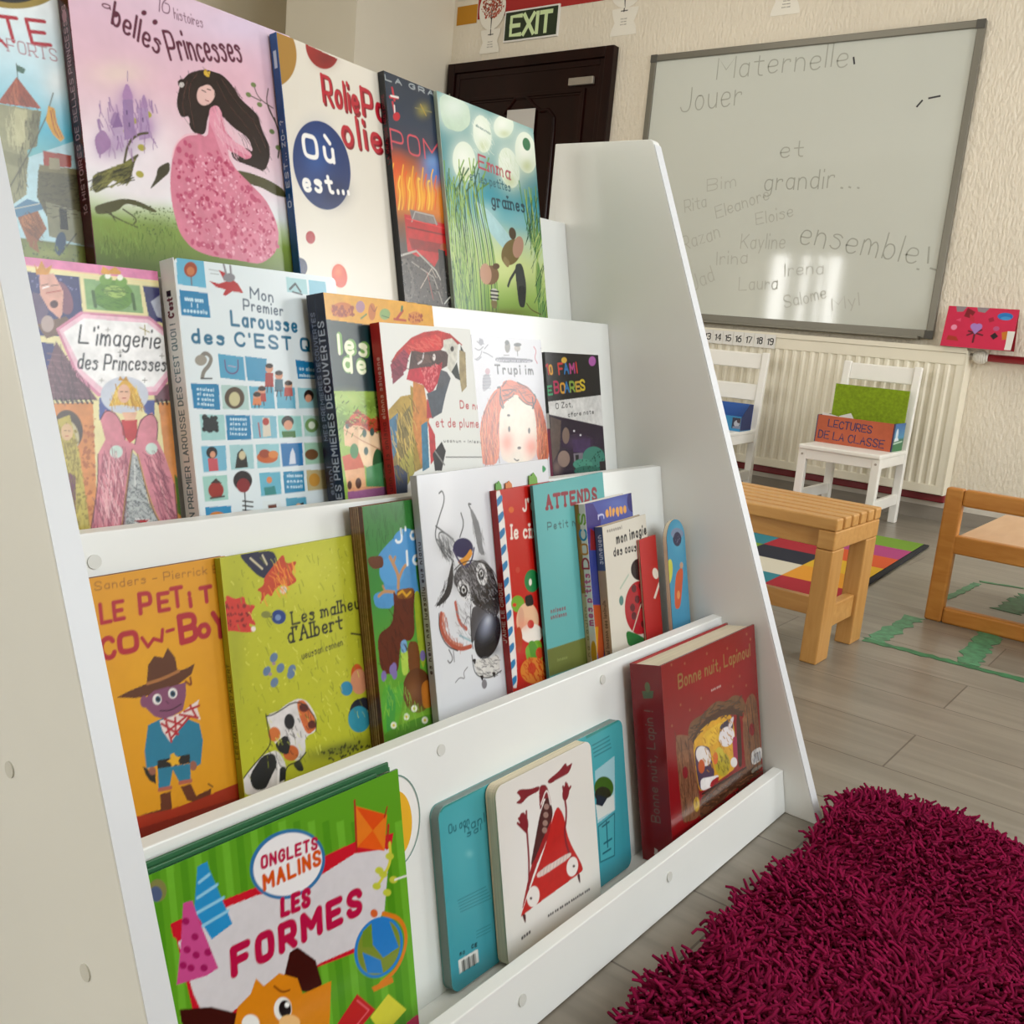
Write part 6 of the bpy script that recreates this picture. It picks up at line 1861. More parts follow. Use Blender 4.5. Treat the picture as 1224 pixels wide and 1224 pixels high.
  ('t','#2c2a2a','cfare nate',50.1,98.2,72.1,-3.9,6.3,1.17,'h'),
  ('p','#38283c',[-7.8,92.7,156.5,116.5,150.8,193.6,-8.7,185.4]),
  ('s','#5c4468',0.9,74.1,139.1,46.7,1.8,-1.6,12.8),
  ('p','#6a5a54',[2.2,97,30,103.8,21,147.5,0.6,167.3,-2.1,146.4]),
  ('e','#8f7a70',39.9,127.2,9.6,0.3,-1.6,12.6),
  ('e','#a08a80',30,162.6,16.1,0.8,-1.6,12.6),
  ('s','#8f7a74',0.8,10.5,174.1,14.4,0.8,-1.5,12.4),
  ('p','#574068',[55.8,134.1,105.8,133.7,106.7,157.9,57.1,153.3]),
  ('p','#87808a',[56.9,155.5,83.5,155.7,83.7,169.8,57.1,168.3]),
  ('p','#2a2a30',[62.2,157.9,71,157.9,70.5,168,62.1,167.7]),
  ('e','#4f8f80',113.8,164.8,32.2,1.7,-2.2,17.5),
  ('e','#5aa08c',81.2,174,27.2,1.5,-1.1,8.6),
  ('e','#3f7a6c',95.3,185.7,39.7,2.5,-1.1,8.7),
  ('k','#2f5f54',50,2,[67.3,162.4,147.7,153.1,143.2,188.7,57.2,183.3],6),
  ('e','#e8e4e8',63.1,120.7,2.6,0.1,-0.2,1.5),
  ('e','#e8e4e8',80.1,127.7,2.7,0.1,-0.2,1.5),
  ('p','#3a3438',[128.9,172.2,149.4,172.2,148.1,189,129,187.8])],
 'cowboy': [
  ('a',0.06),
  ('f','#dca014'),
  ('s','#e2ab22',0.8,107.2,92.7,48.4,11.6,-7.9,67.5),
  ('t','#a06a1c','Sanders - Pierrick B',58.5,10.6,122.7,3.3,6.8,0.9,''),
  ('t','#b52a38','L',61.5,38.4,8.1,0.1,15.4,3.63,''),
  ('t','#b52a38','E',73.5,38.1,8.3,0.1,14.6,3.7,''),
  ('t','#b52a38','P',97.6,37,10.2,0.3,16.5,4.11,''),
  ('t','#b52a38','E',115.9,38.4,9.6,0.2,14.7,3.94,''),
  ('t','#b52a38','T',129.3,37.6,10.5,0,16.4,4.01,''),
  ('t','#b52a38','i',147.8,39.9,3.8,-0.1,11.8,4.12,''),
  ('t','#b52a38','T',159.5,38.7,11.1,0,13.1,4.19,''),
  ('t','#b52a38','C',59,68.8,11,-0.6,16.3,4.42,''),
  ('t','#b52a38','O',75.1,66.8,15.8,0.4,15.2,5.06,''),
  ('t','#b52a38','w',97.8,67.6,20.5,-3.1,15.5,3.3,''),
  ('t','#b52a38','-',121.4,63.9,6.8,-0.5,15.6,3.13,''),
  ('t','#b52a38','B',135.1,70.3,14.9,-0.2,22.9,5.82,''),
  ('t','#b52a38','o',153.8,69.9,10.4,-0.1,16.8,5.07,''),
  ('t','#b52a38','Y',169.8,73.2,12.7,0.4,22.1,5.5,''),
  ('p','#6a3f22',[67.3,103.2,80.2,100.5,96.2,98.5,99.5,82.8,106.1,76.4,114.7,79.7,120.1,72,126.5,82.3,127.5,94.8,137.5,94.5,145.7,92.2,141.5,100.9,126.7,106.9,105.2,109.6,84.9,108.3]),
  ('l','#b07a48',2.76,[97,98.7,112.5,98,128.7,95.1],1),
  ('p','#8d5876',[90.2,112.3,102.6,106.2,134.5,106.9,133.5,118.2,128.6,130.7,111.2,134.6,100,128.3,92.9,118.9]),
  ('l','#8a4a1c',2.04,[134.6,106.1,140.2,111.7,139.6,103.8],1),
  ('e','#8d5876',92.1,113.3,3.7,1,-0.6,5.1),
  ('e','#e9e4e0',104.6,114.5,4.3,1.1,-0.5,4.7),
  ('e','#e9e4e0',120.4,113.2,4.5,1.2,-0.6,4.7),
  ('e','#2f5f7a',105.5,114.7,2.6,0.7,-0.3,2.9),
  ('e','#2f5f7a',120.4,113.7,2.7,0.7,-0.3,2.9),
  ('e','#1a1a1e',105.5,114.7,1.4,0.4,-0.2,1.6),
  ('e','#1a1a1e',120.4,113.7,1.5,0.4,-0.2,1.6),
  ('l','#4a2438',1.12,[106.3,125.2,116.5,127.9,127.7,124.9],1),
  ('l','#6a3a58',1.13,[113.1,118.4,115.2,121.1],0),
  ('p','#2f84a0',[93.4,134.4,105.5,132.5,126.4,135.6,144,147.4,146,163.4,141.2,184.3,131.6,184.6,128,174.6,104.1,169.8,97.9,171.8,87.7,171.2,87.3,156.5]),
  ('p','#e4d4d0',[104.7,133.9,126.1,132.7,146.6,125.5,143.2,132.4,146,144.3,132.4,137.8,127,144,113.3,155.8,106.6,143.5]),
  ('l','#b52a38',1.97,[106.4,136.8,121.5,150.6],0),
  ('l','#b52a38',1.98,[109.8,133.7,127,144],0),
  ('l','#b52a38',1.99,[109.9,145.9,130.9,137.4],0),
  ('l','#b52a38',2,[113.7,152.4,135.5,138.1],0),
  ('l','#b52a38',2.03,[125.1,133.8,143.1,141.6],0),
  ('l','#b52a38',2.04,[129.9,132.4,145.9,131.2],0),
  ('l','#b52a38',2.06,[136.6,128.7,142.1,141.3],0),
  ('l','#b52a38',1.99,[111,136.7,114.2,155.3],0),
  ('l','#b52a38',2.01,[120.3,135.2,119.2,149.9],0),
  ('p','#2a2622',[98.4,167.4,130.9,171.6,130.6,179.6,98.1,174.9]),
  ('p','#e0b02a',[115.2,165.6,117.4,169.6,121.6,171.5,118.8,173.9,120.1,178.2,115.5,176.1,112.2,177.8,111.2,173.7,107.5,170.9,111.6,170,111.7,166.2]),
  ('p','#2a2622',[84.3,167.5,89.5,173.2,95.4,177.8,94.9,187,89.5,182.5,86.2,176.1]),
  ('e','#a06a58',92.8,174.8,3.4,1.1,-0.4,3.6),
  ('e','#a06a58',133.3,183.2,3.7,1.2,-0.5,4.3),
  ('p','#2f84a0',[98.1,174.6,130.5,180.1,129.3,195.8,118,193.9,112.5,180.1,107.8,194.1,96.9,193]),
  ('p','#dca014',[112.5,180.6,118.2,194.8,121.4,209.7,108.5,209.3]),
  ('l','#b56a58',3.39,[97.7,193.3,108.6,195.1],0),
  ('l','#b56a58',3.49,[118.3,194,129.3,195.8],0),
  ('p','#6f3a1e',[97.8,197.4,108.3,198.3,107.6,217.1,105.3,223.1,75.5,213.5,73.2,208.7,84.6,209.4,96.9,210.6]),
  ('p','#6f3a1e',[118.5,197.7,129,198.4,133.2,211,149.6,209.6,148.3,214.8,135.5,218.8,123.6,211.9]),
  ('l','#5a3018',1.21,[146.9,204.5,151.3,208.8],0),
  ('p','#ad3a1c',[71.8,208.2,106.4,214,132.7,215,182.9,214.5,195,231,185.5,251.2,62,232.1]),
  ('p','#8f2a16',[69.1,219.1,188.2,228.6,184.8,256.8,66.8,239.3]),
  ('n',0.03,10)],
 'albert': [
  ('a',0.14),
  ('f','#bfc032'),
  ('s','#cdcd48',0.9,103.9,28.9,50,7.9,-4.7,36.1),
  ('s','#b4b62c',0.7,25.2,161.7,44,12.7,-4.3,33.9),
  ('s','#a3a633',0.6,6.8,81.7,13.7,3,-10.5,83),
  ('k','#a9ab2c',150,1.2,[9.8,2.8,162.4,6,171.2,217.2,4.2,213.5],3),
  ('k','#d4d45c',120,1.2,[9.8,2.8,162.4,6,171.2,217.2,4.2,213.5],5),
  ('q','#22264a',[20.6,0.1,31.3,-0.4,62.4,1.1,66.8,11.2,64.9,25.8,49.6,27.7,39.3,21.7]),
  ('l','#d8cfae',1.93,[34.2,4.9,47.2,17.1],0),
  ('l','#d8cfae',1.97,[48.9,4.2,53.2,13.6],0),
  ('q','#c9502a',[48,26,62.5,15,75.1,5.8,76.8,17.2,92.7,15.6,82.4,25.5,90.1,35.9,76.6,39.7,69.4,35.4,59.3,39.7,54.7,46.3,49.8,41,39.1,52.2,44.3,40,37.5,35.9,47,33.2]),
  ('e','#e0d8d0',70.5,41.6,4.2,0.7,-0.5,3.8),
  ('q','#d0463a',[-6.6,38.1,1.6,41,1.8,33.9,12,40.6,22.7,39.1,23.4,47.8,35.7,50.1,27.6,57.3,33.9,70.2,23,65.1,30.7,75.3,18.4,73.3,1.6,67.8,-7.2,70.2,-6.5,56.3]),
  ('k','#8f2a24',30,2,[-2.1,43.1,25.1,48.2,26.1,68.6,-1.6,65.8],8),
  ('e','#e8ddd4',29.3,72.1,2.8,0.6,-0.3,2.5),
  ('e','#2c4a8a',61.2,66.8,9,1.8,-0.9,7),
  ('e','#7f97bc',60.4,67.2,3.7,0.7,-0.4,2.9),
  ('l','#6a6a3c',1.64,[41.6,61.5,52.3,65.1],0),
  ('e','#8a8c48',46,61.5,5.8,1.1,-0.4,3.4),
  ('t','#1f2016','Les malheurs',77.5,77.5,113.6,1.5,12.1,2.07,'f'),
  ('t','#1f2016',"d'Albert",70.6,94.7,73,0.4,14.2,2.23,'f'),
  ('t','#4a4a24','####### ######',85.9,114.6,56.8,-2,6.9,1.05,'h'),
  ('e','#6f86a4',50.3,104.7,3.8,2.4,-3.2,3.8),
  ('e','#6f86a4',40.2,115.6,3.7,2.4,-3.1,3.8),
  ('e','#6f86a4',57.1,116.7,3.9,2.5,-3.2,3.8),
  ('e','#6f86a4',47.9,128.8,3.8,2.5,-3.2,3.8),
  ('e','#6f86a4',71.2,121.6,4,2.5,-3.3,3.9),
  ('e','#6f86a4',69.5,125.8,4,2.5,-3.3,3.8),
  ('e','#a88c9c',49.5,110.4,2.2,0.5,-0.2,1.7),
  ('e','#a88c9c',43.9,119.5,2.2,0.5,-0.2,1.7),
  ('q','#ddd8d8',[-0.5,208.9,9,203.4,24.7,193.9,43.4,193.8,52.6,211.8,48.7,227.2,38.4,232.7,6,227.2,-3.6,219.4]),
  ('q','#23232a',[10.2,222.8,6.6,208.5,24.7,193.9,39.3,196.1,41.6,208.2,32.9,217.3,24.1,227.7]),
  ('q','#23232a',[39.2,226.9,42.8,213.1,51.7,213,50,226.1]),
  ('l','#f0ecec',2.7,[43.4,208.8,39.5,230.1],1),
  ('q','#ddd8d8',[33.7,158.2,40.5,157.2,48,157.8,60.1,153.6,76,151.8,87.3,157.9,97.2,176.2,95.2,191.3,78.8,192.5,78.8,208,68,213.8,53.3,206,40.5,187,38.4,174.4]),
  ('q','#ddd8d8',[33.9,156.8,43.6,162.5,42.5,171.1,36.4,166.4]),
  ('e','#d07a40',41.6,178.3,7.3,2.2,-0.9,6.9),
  ('e','#c86a34',59.6,202.6,9.8,3.1,-1,7.6),
  ('q','#23232a',[40.5,187,56.3,182.7,60.8,193.2,55.6,203.7,44.9,197.3]),
  ('e','#23232a',61.6,171.6,6.4,1.9,-1,7.6),
  ('q','#d07440',[72.5,153.9,83.5,155.4,95.4,177.3,95.6,188.3,82.8,192.2,75.3,173.1]),
  ('e','#6a2a22',81.7,163.2,5.9,1.6,-0.5,4.2),
  ('e','#6a2a22',90.2,182.9,5.6,1.6,-0.5,4.2),
  ('q','#2c2c32',[60.1,214.3,70.3,211.5,74.5,225.2,66.7,224.1]),
  ('l','#3a3630',1.32,[33.7,158.2,44,159.6,76,151.8,97,177.7,94.5,191],1),
  ('e','#d0622c',159.5,148,8.9,2.2,-1.4,10.8),
  ('e','#d99a78',161.6,156.7,12.5,3.2,-1.8,13.3),
  ('q','#2a2a3a',[148.4,174.4,172.1,174.9,174.6,191.5,137.8,193.5]),
  ('e','#3a9ab0',156.4,196.3,16.1,4.6,-1.8,13.9),
  ('e','#3a90b0',142.3,159.2,8.7,2.2,-1,7.5),
  ('l','#3c3820',1.92,[156.4,103.3,173.9,108.7],0),
  ('s','#7f8430',0.85,121.4,218.2,51.7,5.8,1.8,8.6),
  ('k','#4a4a1c',60,1.6,[96.5,213.6,148.2,216.8,169.5,230,111.5,227.9],4),
  ('n',0.04,6),
  ('h','#8f9424',90,8.7,0.87,73,[9.5,5.6,161.6,12.3,171.2,217.2,4.2,213.5],91),
  ('h','#e0e070',60,7.79,0.75,62,[9.5,5.6,161.6,12.3,171.2,217.2,4.2,213.5],92),
  ('h','#2a2620',40,7.23,0.82,65,[1.2,209.5,24.7,193.9,83.4,156.9,94.4,181.7,76.1,213.3],93),
  ('h','#f0a040',30,12.68,0.95,62,[39.3,50.8,62.3,16.4,91.5,16.3,77.8,45.9],94),
  ('l','#1c1a18',1.27,[-0.5,208.9,9.2,202,26.7,193,36.9,185.8,34.8,173.3,33.9,156.8],1),
  ('l','#1c1a18',1.41,[78.8,208,67.9,214.4,51.7,213,48.7,227.2],1)],
 'tree': [
  ('a',0.12),
  ('g',[(-1.9,'#3c8240'),(98.8,'#4a9448'),(185.9,'#6aa83a'),(250.7,'#6f9a34')]),
  ('q','#5c9ccc',[13.7,55.4,49.4,35.7,77,36.9,76.7,90.3,80.5,114.4,25.4,113.2,21.1,72.1]),
  ('e','#5aa0d4',64.5,51.4,24.4,3.4,-2.8,20.3),
  ('e','#62a6d6',37.3,74.7,20,3.2,-2.1,15.5),
  ('q','#5c9ccc',[3.6,93.5,28.1,93.4,35.1,115,6.3,109.5]),
  ('t','#e8eef0',"J'ai",48.3,45,40.8,-1.8,14,3.09,'h'),
  ('t','#e8eef0','la',63.5,71.6,21.5,1.2,15.1,3.44,'h'),
  ('q','#6f3f24',[1.2,53.6,25.1,54.9,24.9,68.2,8.7,67.9,1.7,61.3]),
  ('l','#c49a72',4.51,[44.8,94.1,47.3,80.9,40.2,66.1,36.2,58.7],1),
  ('l','#c49a72',3.95,[46.7,85.3,54.3,75.1,60,71.4],1),
  ('l','#c49a72',3.35,[40,67.2,44.4,60],0),
  ('l','#c49a72',3.63,[37.6,97.4,21.5,93.4,12.8,97.4],1),
  ('l','#c49a72',2.47,[23.1,93.7,20.6,87.6],0),
  ('q','#6a2f1a',[36.2,94.9,41.9,102.7,49.8,107.5,63.7,107.8,72.7,98.9,67.1,121.2,65.7,148.8,56.9,156.2,43.6,152.1,38.2,161.2,31.9,187.2,4.7,180.3,4,137.9,29.4,132,35.1,115]),
  ('q','#8a5a20',[41.2,95.7,72.1,97.7,66.9,109.5,41.4,106]),
  ('l','#d8a82c',2.81,[43.9,100.8,51,98.6,57,105.4,64.4,102.1],0),
  ('q','#7a4a22',[51.8,155.1,70.7,159.3,69.1,196.4,48.6,191.3]),
  ('q','#b5cf5c',[38.9,161.4,51.2,159.6,49.2,191.5,38.2,191]),
  ('q','#7faad0',[40.1,152.5,50.5,152.5,50.3,166.3,39.9,166.2]),
  ('q','#a8b83a',[69.6,103.1,80.4,102.6,82.8,176.1,72.9,195,67.9,154]),
  ('e','#6a3f20',61.4,213.2,24.5,6.5,-3.5,24.8),
  ('q','#c07a2c',[67.5,207.8,82.5,204.6,85.1,238.6,67.2,236]),
  ('s','#8a5a2c',0.8,52.8,211,13.7,3.6,-2.2,15.7),
  ('q','#5faa3c',[1.1,206.2,11.4,191,23,203.1,41.2,194.1,33.6,224.3,20.2,247.9,0.2,248.6]),
  ('q','#4a9c4a',[15.1,187.5,25,212.7,16.9,246.9,3.6,247.4]),
  ('e','#8a7ab0',9.1,183.7,4.1,1,-0.8,5.6),
  ('e','#8a7ab0',26.3,178.9,4.2,1,-0.8,5.7),
  ('e','#8a7ab0',26.1,185.7,4.2,1.1,-0.8,5.7),
  ('e','#8a7ab0',75.4,176.8,4.6,1.1,-0.8,5.9),
  ('e','#8a7ab0',22.8,180.3,4.2,1,-0.8,5.7),
  ('s','#8fb83a',0.8,55.3,244.4,31.5,9.1,-1.6,11.3),
  ('q','#5f9630',[1.1,242.1,88.1,244.3,89.4,261.5,2.4,256]),
  ('e','#e8e8d4',17.2,240.1,4.8,1.4,-0.5,3.7),
  ('e','#d8c040',17.2,240.1,1.9,0.6,-0.2,1.5),
  ('e','#e8e8d4',38.8,236.8,5,1.4,-0.5,3.8),
  ('e','#d8c040',38.8,236.8,2,0.6,-0.2,1.6),
  ('e','#e8e8d4',52.8,231.5,5.1,1.4,-0.5,3.8),
  ('e','#d8c040',52.8,231.5,2,0.6,-0.2,1.6),
  ('e','#e8e8d4',68.9,249.5,5.3,1.5,-0.5,3.9),
  ('e','#d8c040',68.9,249.5,2.1,0.6,-0.2,1.6),
  ('h','#4a1f10',60,9.76,0.73,70,[39.6,106.8,70.7,107.9,61,152.5,32.2,184.9,3.4,177.8,5.3,140.4],95),
  ('h','#8fc04a',60,9.14,0.91,84,[5,189.4,37.3,197.7,80,249.1,3,251.7],96),
  ('h','#2c6a30',50,13.01,0.87,91,[5.4,-0.5,81.5,5,80.5,37.4,49.4,35.7,14,53.3,1.7,49.3],97)],
 'wolf': [
  ('a',0.2),
  ('f','#dfe0e4'),
  ('s','#ececef',0.8,44,51.8,25.1,3,-11.2,74.6),
  ('e','#2f9a62',272.9,12.8,0.6,0,0,0.3),
  ('q','#2f9a62',[268.2,6.5,279.7,13.3,267.4,18.8]),
  ('l','#5f6264',1.98,[37.9,23.3,44.6,20.2,47.8,31.9,33.8,50.6,23.2,66.9,25.3,79.7,41.4,97.2],1),
  ('l','#5f6264',2.04,[53.1,104.2,31,83,29.6,65.2,49.3,72.8,60.3,84.6],1),
  ('l','#5f6264',2.13,[97.6,42.2,91.2,40.3,104.2,58.9,115.5,105.8],1),
  ('l','#5f6264',2.08,[76.3,50.4,80.9,64,70,78.2],1),
  ('l','#5f6264',1.96,[26.3,59.7,56.8,79],1),
  ('l','#5f6264',1.96,[26.1,74.8,50,96],1),
  ('q','#8c8d90',[93.9,43.2,105.5,56.4,113.5,73.3,115.1,108.5,104.6,101.5,100,71.6]),
  ('s','#a8aaac',0.8,43.6,82.3,20.9,2.9,-2.2,15),
  ('q','#4a484a',[52.9,119.6,65,111.2,96.3,110.9,114.7,111.1,131.3,127.3,141.3,156.5,136.3,188.6,105.5,171.5,83.9,161.9,79.7,145.2,60.4,141.7,49.3,129.3]),
  ('s','#737174',0.9,75.5,128.7,31,5.3,-2.3,15.3),
  ('s','#2c2a2e',0.9,121.7,158.3,18.8,3.5,-2,13.2),
  ('s','#8f8d90',0.8,109,118.3,13.8,2.2,-2.4,15.7),
  ('q','#4a484a',[53.8,99.1,42.5,117.9,33.3,136.7,10.7,150.1,23,150,40.8,143.2,49.3,129.3]),
  ('s','#d8d8da',0.9,55.8,172,21.4,4.4,-2.3,15.1),
  ('e','#e0dfe0',69.1,141.9,12.1,0.7,2.6,13.3),
  ('e','#3a383c',68.2,141.8,7.8,1.4,-1.2,7.6),
  ('e','#dfdede',68.4,140.5,4.7,0.9,-0.7,4.6),
  ('e','#1c1b1e',68.3,141,2.6,0.5,-0.4,2.5),
  ('e','#e0dfe0',107.4,128.7,11,0.7,2,14.1),
  ('e','#3a383c',106.5,128.6,6.8,1.1,-1.1,7.3),
  ('e','#dfdede',106.6,127.5,4.1,0.7,-0.6,4.2),
  ('e','#1c1b1e',106.6,127.5,2.3,0.4,-0.4,2.4),
  ('e','#2e2a5c',74.5,91.8,19.7,2.8,-1.8,11.7),
  ('q','#d99a38',[59.4,105.2,71,114.8,93,102.4,89.7,94,77.2,102.7]),
  ('l','#4a4468',2.72,[54.9,91.6,63.6,105.8,75.1,116.8,89.6,109.9,96.4,95],1),
  ('l','#b8604c',5.28,[21.6,159.9,17.4,174.2,26.8,194.1,50.2,208.6,72.1,209.7],1),
  ('l','#d89a88',3.31,[25.6,160.7,23,177.9,35,196,55.2,204.5],1),
  ('l','#3c3a3c',1.64,[17.6,159.1,14.6,178.7,26.1,199,45.9,208.8],1),
  ('l','#c06a58',4.77,[50,152.7,52.9,176.6,66.6,187.4],1),
  ('l','#8f8c8f',1.39,[63.1,181.4,71.3,171.3,79,179.4],1),
  ('l','#a8c0c8',2.75,[52.7,192.2,77.3,205.6],1),
  ('q','#5c5a5e',[83.9,161.9,114.6,173.3,117.6,184.8,82,204,72.5,207.2,77.2,176.4]),
  ('e','#23242c',108.8,205.2,24.7,9.2,-16,24.6),
  ('s','#8f95a8',0.95,106.8,193.4,14.9,5.4,-8.9,13.8),
  ('s','#c4c9d6',0.8,111.7,186.3,7.9,2.8,-4.5,6.9),
  ('s','#101014',0.7,116.5,222.8,18.8,4.4,-1.6,10.6),
  ('q','#2a282c',[117.5,154.8,137.4,150.3,138.1,161.4,125.5,164.5]),
  ('q','#d9d6d2',[74.1,226.1,110.1,233.5,129.7,231.4,128.4,256,106.3,258.5,79.8,248.9]),
  ('l','#3c3a3c',1.41,[72.8,220.5,74,242.1,88.4,252.5,111.2,257.1,131.1,253.9],1),
  ('q','#2f2d2f',[84.4,248.2,93.4,250,89.5,257.6]),
  ('q','#2f2d2f',[109.8,250.7,119.2,252.5,115.1,260.3]),
  ('q','#2f2d2f',[72.1,225.1,80.9,226.7,77,234.3]),
  ('e','#8f8c90',92.7,260.9,5.4,1.4,-0.9,5.7),
  ('l','#8c8a8e',1.4,[62,232.4,52.5,236.6,55.6,245.3,45.5,240,36.2,244.1],1),
  ('l','#6f6d70',1.67,[29.6,203.7,36.3,215.6,29.2,220.3,25.7,215.6],1),
  ('l','#77757a',1.35,[37.6,206.9,37.8,219.9],0),
  ('k','#2c2a2e',160,0.9,[52.9,119.6,96.3,110.9,131.3,127.3,136.3,188.6,83.9,161.9,60,144.2],5),
  ('k','#a09ea2',120,0.9,[52.9,119.6,96.3,110.9,131.3,127.3,136.3,188.6,83.9,161.9,60,144.2],6),
  ('h','#1c1b1e',150,10.42,0.92,55,[46.6,118.6,96.3,110.9,131.3,127.3,139.8,172.8,136.3,188.6,83.9,161.9,60,144.2],81),
  ('h','#9a989c',90,9.66,0.77,50,[51.5,114.2,96.3,110.9,126.6,126.5,136.6,155.6,106.7,163.6,65.4,137.3],82),
  ('h','#55565a',60,13.52,0.65,68,[26.1,74.8,52.7,78.4,54.4,109.5,33.2,96],83),
  ('h','#3a383c',50,10.59,0.79,130,[13.1,148.1,42.5,117.9,51.4,129.7,29.5,148.7],84),
  ('h','#8a898c',50,16.39,0.6,74,[93.9,43.2,119.2,82.1,115.1,108.5,100.9,95.6],85),
  ('h','#b06a5a',50,10.33,0.77,83,[19.6,159.5,29.6,161.5,35.3,193.5,70.4,206.7,50.2,208.6,23.2,190.7],86),
  ('h','#8f8d92',60,9.37,0.62,56,[50.4,150.2,80.3,155.9,75.5,202.5,48.1,193.8],87),
  ('h','#6a686c',40,11.39,0.88,25,[74.1,226.1,129.3,234,125.2,260.7,79.8,248.9],88),
  ('l','#2c2b2e',1.36,[53.6,114.6,69.8,108.1,96.5,109.6,127.4,121.2,143,145.7],1),
  ('l','#2c2b2e',1.41,[79.6,161,74.8,186.5,76.1,213.3],1)],
 'circus': [
  ('a',0.08),
  ('f','#c42a20'),
  ('q','#e7e4e0',[-4.5,0.1,14.3,0.6,14.3,251.2,-5.1,246]),
  ('q','#3a86b4',[-5.2,13.5,12.7,4.5,13.2,13.8,-4.7,22.7]),
  ('q','#3a86b4',[-5.4,33.7,12.5,24.9,13,34.3,-4.9,43]),
  ('q','#3a86b4',[-5.7,54,12.3,45.4,12.8,54.8,-5.2,63.3]),
  ('q','#3a86b4',[-5.9,74.3,12,65.9,12.5,75.3,-5.4,83.6]),
  ('q','#3a86b4',[-6.1,94.6,11.8,86.5,12.3,95.9,-5.6,103.9]),
  ('q','#3a86b4',[-6.4,115,11.6,107.1,12.1,116.6,-5.9,124.4]),
  ('q','#3a86b4',[-6.6,135.4,11.4,127.8,11.9,137.3,-6.1,144.8]),
  ('q','#3a86b4',[-6.9,155.9,11.1,148.5,11.6,158.1,-6.4,165.3]),
  ('q','#3a86b4',[-7.1,176.4,10.9,169.3,11.4,178.9,-6.6,185.9]),
  ('q','#3a86b4',[-7.4,197,10.7,190.1,11.2,199.7,-6.9,206.5]),
  ('q','#3a86b4',[-7.6,217.7,10.4,211,11,220.6,-7.1,227.2]),
  ('q','#3a86b4',[-7.9,238.3,10.2,231.9,10.7,241.6,-7.4,247.9]),
  ('q','#3a86b4',[-8.1,259.1,10,252.9,10.5,262.6,-7.6,268.6]),
  ('t','#efe2d8',"J'aime",58,31.4,58.6,0.9,13.7,3.2,'f'),
  ('t','#efe2d8','le cirque',26.1,62.4,95.7,9.6,16.2,3.29,'f'),
  ('e','#d8702c',30.6,26.9,6,0.7,-0.6,3.8),
  ('e','#c84a3a',33.8,103.9,5,0.8,-0.6,3.8),
  ('e','#2f8a52',64.9,123.3,18,3.1,-2.3,14.5),
  ('e','#e8e4d8',60.5,124.2,3.6,0.6,-0.7,4.4),
  ('e','#7fae3a',27.2,146.1,15.1,2.9,-1.6,10.3),
  ('e','#d8442c',19.6,146,4.4,0.9,-0.4,2.4),
  ('e','#e8c0a0',46.7,171.2,26,5.4,-3.5,22),
  ('e','#f0e8e0',54.4,190,26.3,5.8,-1.9,12.2),
  ('e','#c42a30',53.1,177.7,7.8,1.6,-0.9,5.5),
  ('q','#1f1c20',[43.8,139.4,62.3,139.4,65.3,154.9,45.2,153.8]),
  ('e','#dcae94',31.9,165.3,7,1.5,-2.1,13.6),
  ('s','#e8a088',0.7,35.7,174.5,15.3,3.2,-1.3,8.2),
  ('q','#7fae3a',[33.9,202.5,74.5,200.2,77.5,233.1,38,226.2]),
  ('q','#5f9a34',[42.3,198.7,58.2,199.5,70.4,225.5,48.7,226]),
  ('e','#d88a3c',52.1,238.3,31.7,8,-2.6,16.6),
  ('e','#c8502c',47.4,234.2,9.3,2.3,-1.1,7.2),
  ('e','#c8502c',68.7,219.2,9.6,2.3,-1.2,7.3),
  ('e','#b84a20',22.7,191.4,8,1.8,-2.5,16.3),
  ('h','#c23a1c',40,10.97,1.46,54,[28.8,218.2,82,222.4,76.6,256.3,24.5,245.5],107)],
 'attends': [
  ('f','#67b0b0'),
  ('s','#74bcbc',0.8,78.4,73.4,65.9,9.2,-13.3,73),
  ('t','#96283c','ATTENDS',32.4,33.4,150.4,4.6,16.1,5.26,'f'),
  ('t','#4a6f72','Petit #####',29.5,61.4,125.5,7.1,9.3,1.94,''),
  ('t','#8c4a58','#######',18.9,170.6,40.5,3.5,5.2,1.66,''),
  ('t','#8c4a58','########',17.5,178.4,43.5,4.4,5.2,1.66,''),
  ('t','#8c4a58','',16.8,179,44.7,4.5,6.4,1.66,''),
  ('p','#757c3a',[-23.5,213.4,135.1,227,145.9,265.6,-15.4,249.7]),
  ('t','#a0a868','######',25.1,237.2,27.3,2.6,3.5,1.13,''),
  ('p','#2c6f6a',[222.3,9.6,232,9.2,231.8,20.7,222.1,20.6])],
 'docs': [
  ('a',0.1),
  ('f','#5a62a8'),
  ('p','#4a4088',[1.8,-0.2,25,2.3,46.4,28.2,32.3,57.5,-1.6,56.4]),
  ('s','#6f7fc0',0.8,104.2,11.1,47.6,5.3,-2.2,11.9),
  ('e','#3f3a80',157.5,12.8,19.9,2.2,-3.1,16.4),
  ('t','#e8b060','cirque',65,23.7,64.7,1,8.4,6.43,'h'),
  ('t','#c8cae8','#',38.1,25.6,17.5,0.6,9.2,2.5,''),
  ('p','#3f4a90',[2.4,57,31.6,61.3,30.7,163.2,11.1,174.6,-12.2,161.8]),
  ('p','#8f2a2c',[10.6,35.2,34.3,46.1,26,68.3,5.2,65.1]),
  ('p','#b8582c',[0,141.2,33.5,148,19.7,223.8,3,219.6]),
  ('p','#c8982c',[-13.5,169.2,11.1,174.6,-0.3,218.8,-21.4,213.4])],
 'imagier': [
  ('a',0.1),
  ('f','#dcd6ca'),
  ('t','#8f8a84','########',14.5,9.2,47.7,1.1,3.9,1.89,''),
  ('t','#2f2d30','mon imagier',41.9,29,115.5,1.2,13,3.24,'h'),
  ('t','#2f2d30','des ########',29.6,45.6,119.9,5.6,11.2,2.56,'h'),
  ('e','#b01f2c',103.8,135.5,52,10.6,-7.4,39.2),
  ('e','#d8d0c4',43.9,83.2,0.9,0.2,-0.1,0.4),
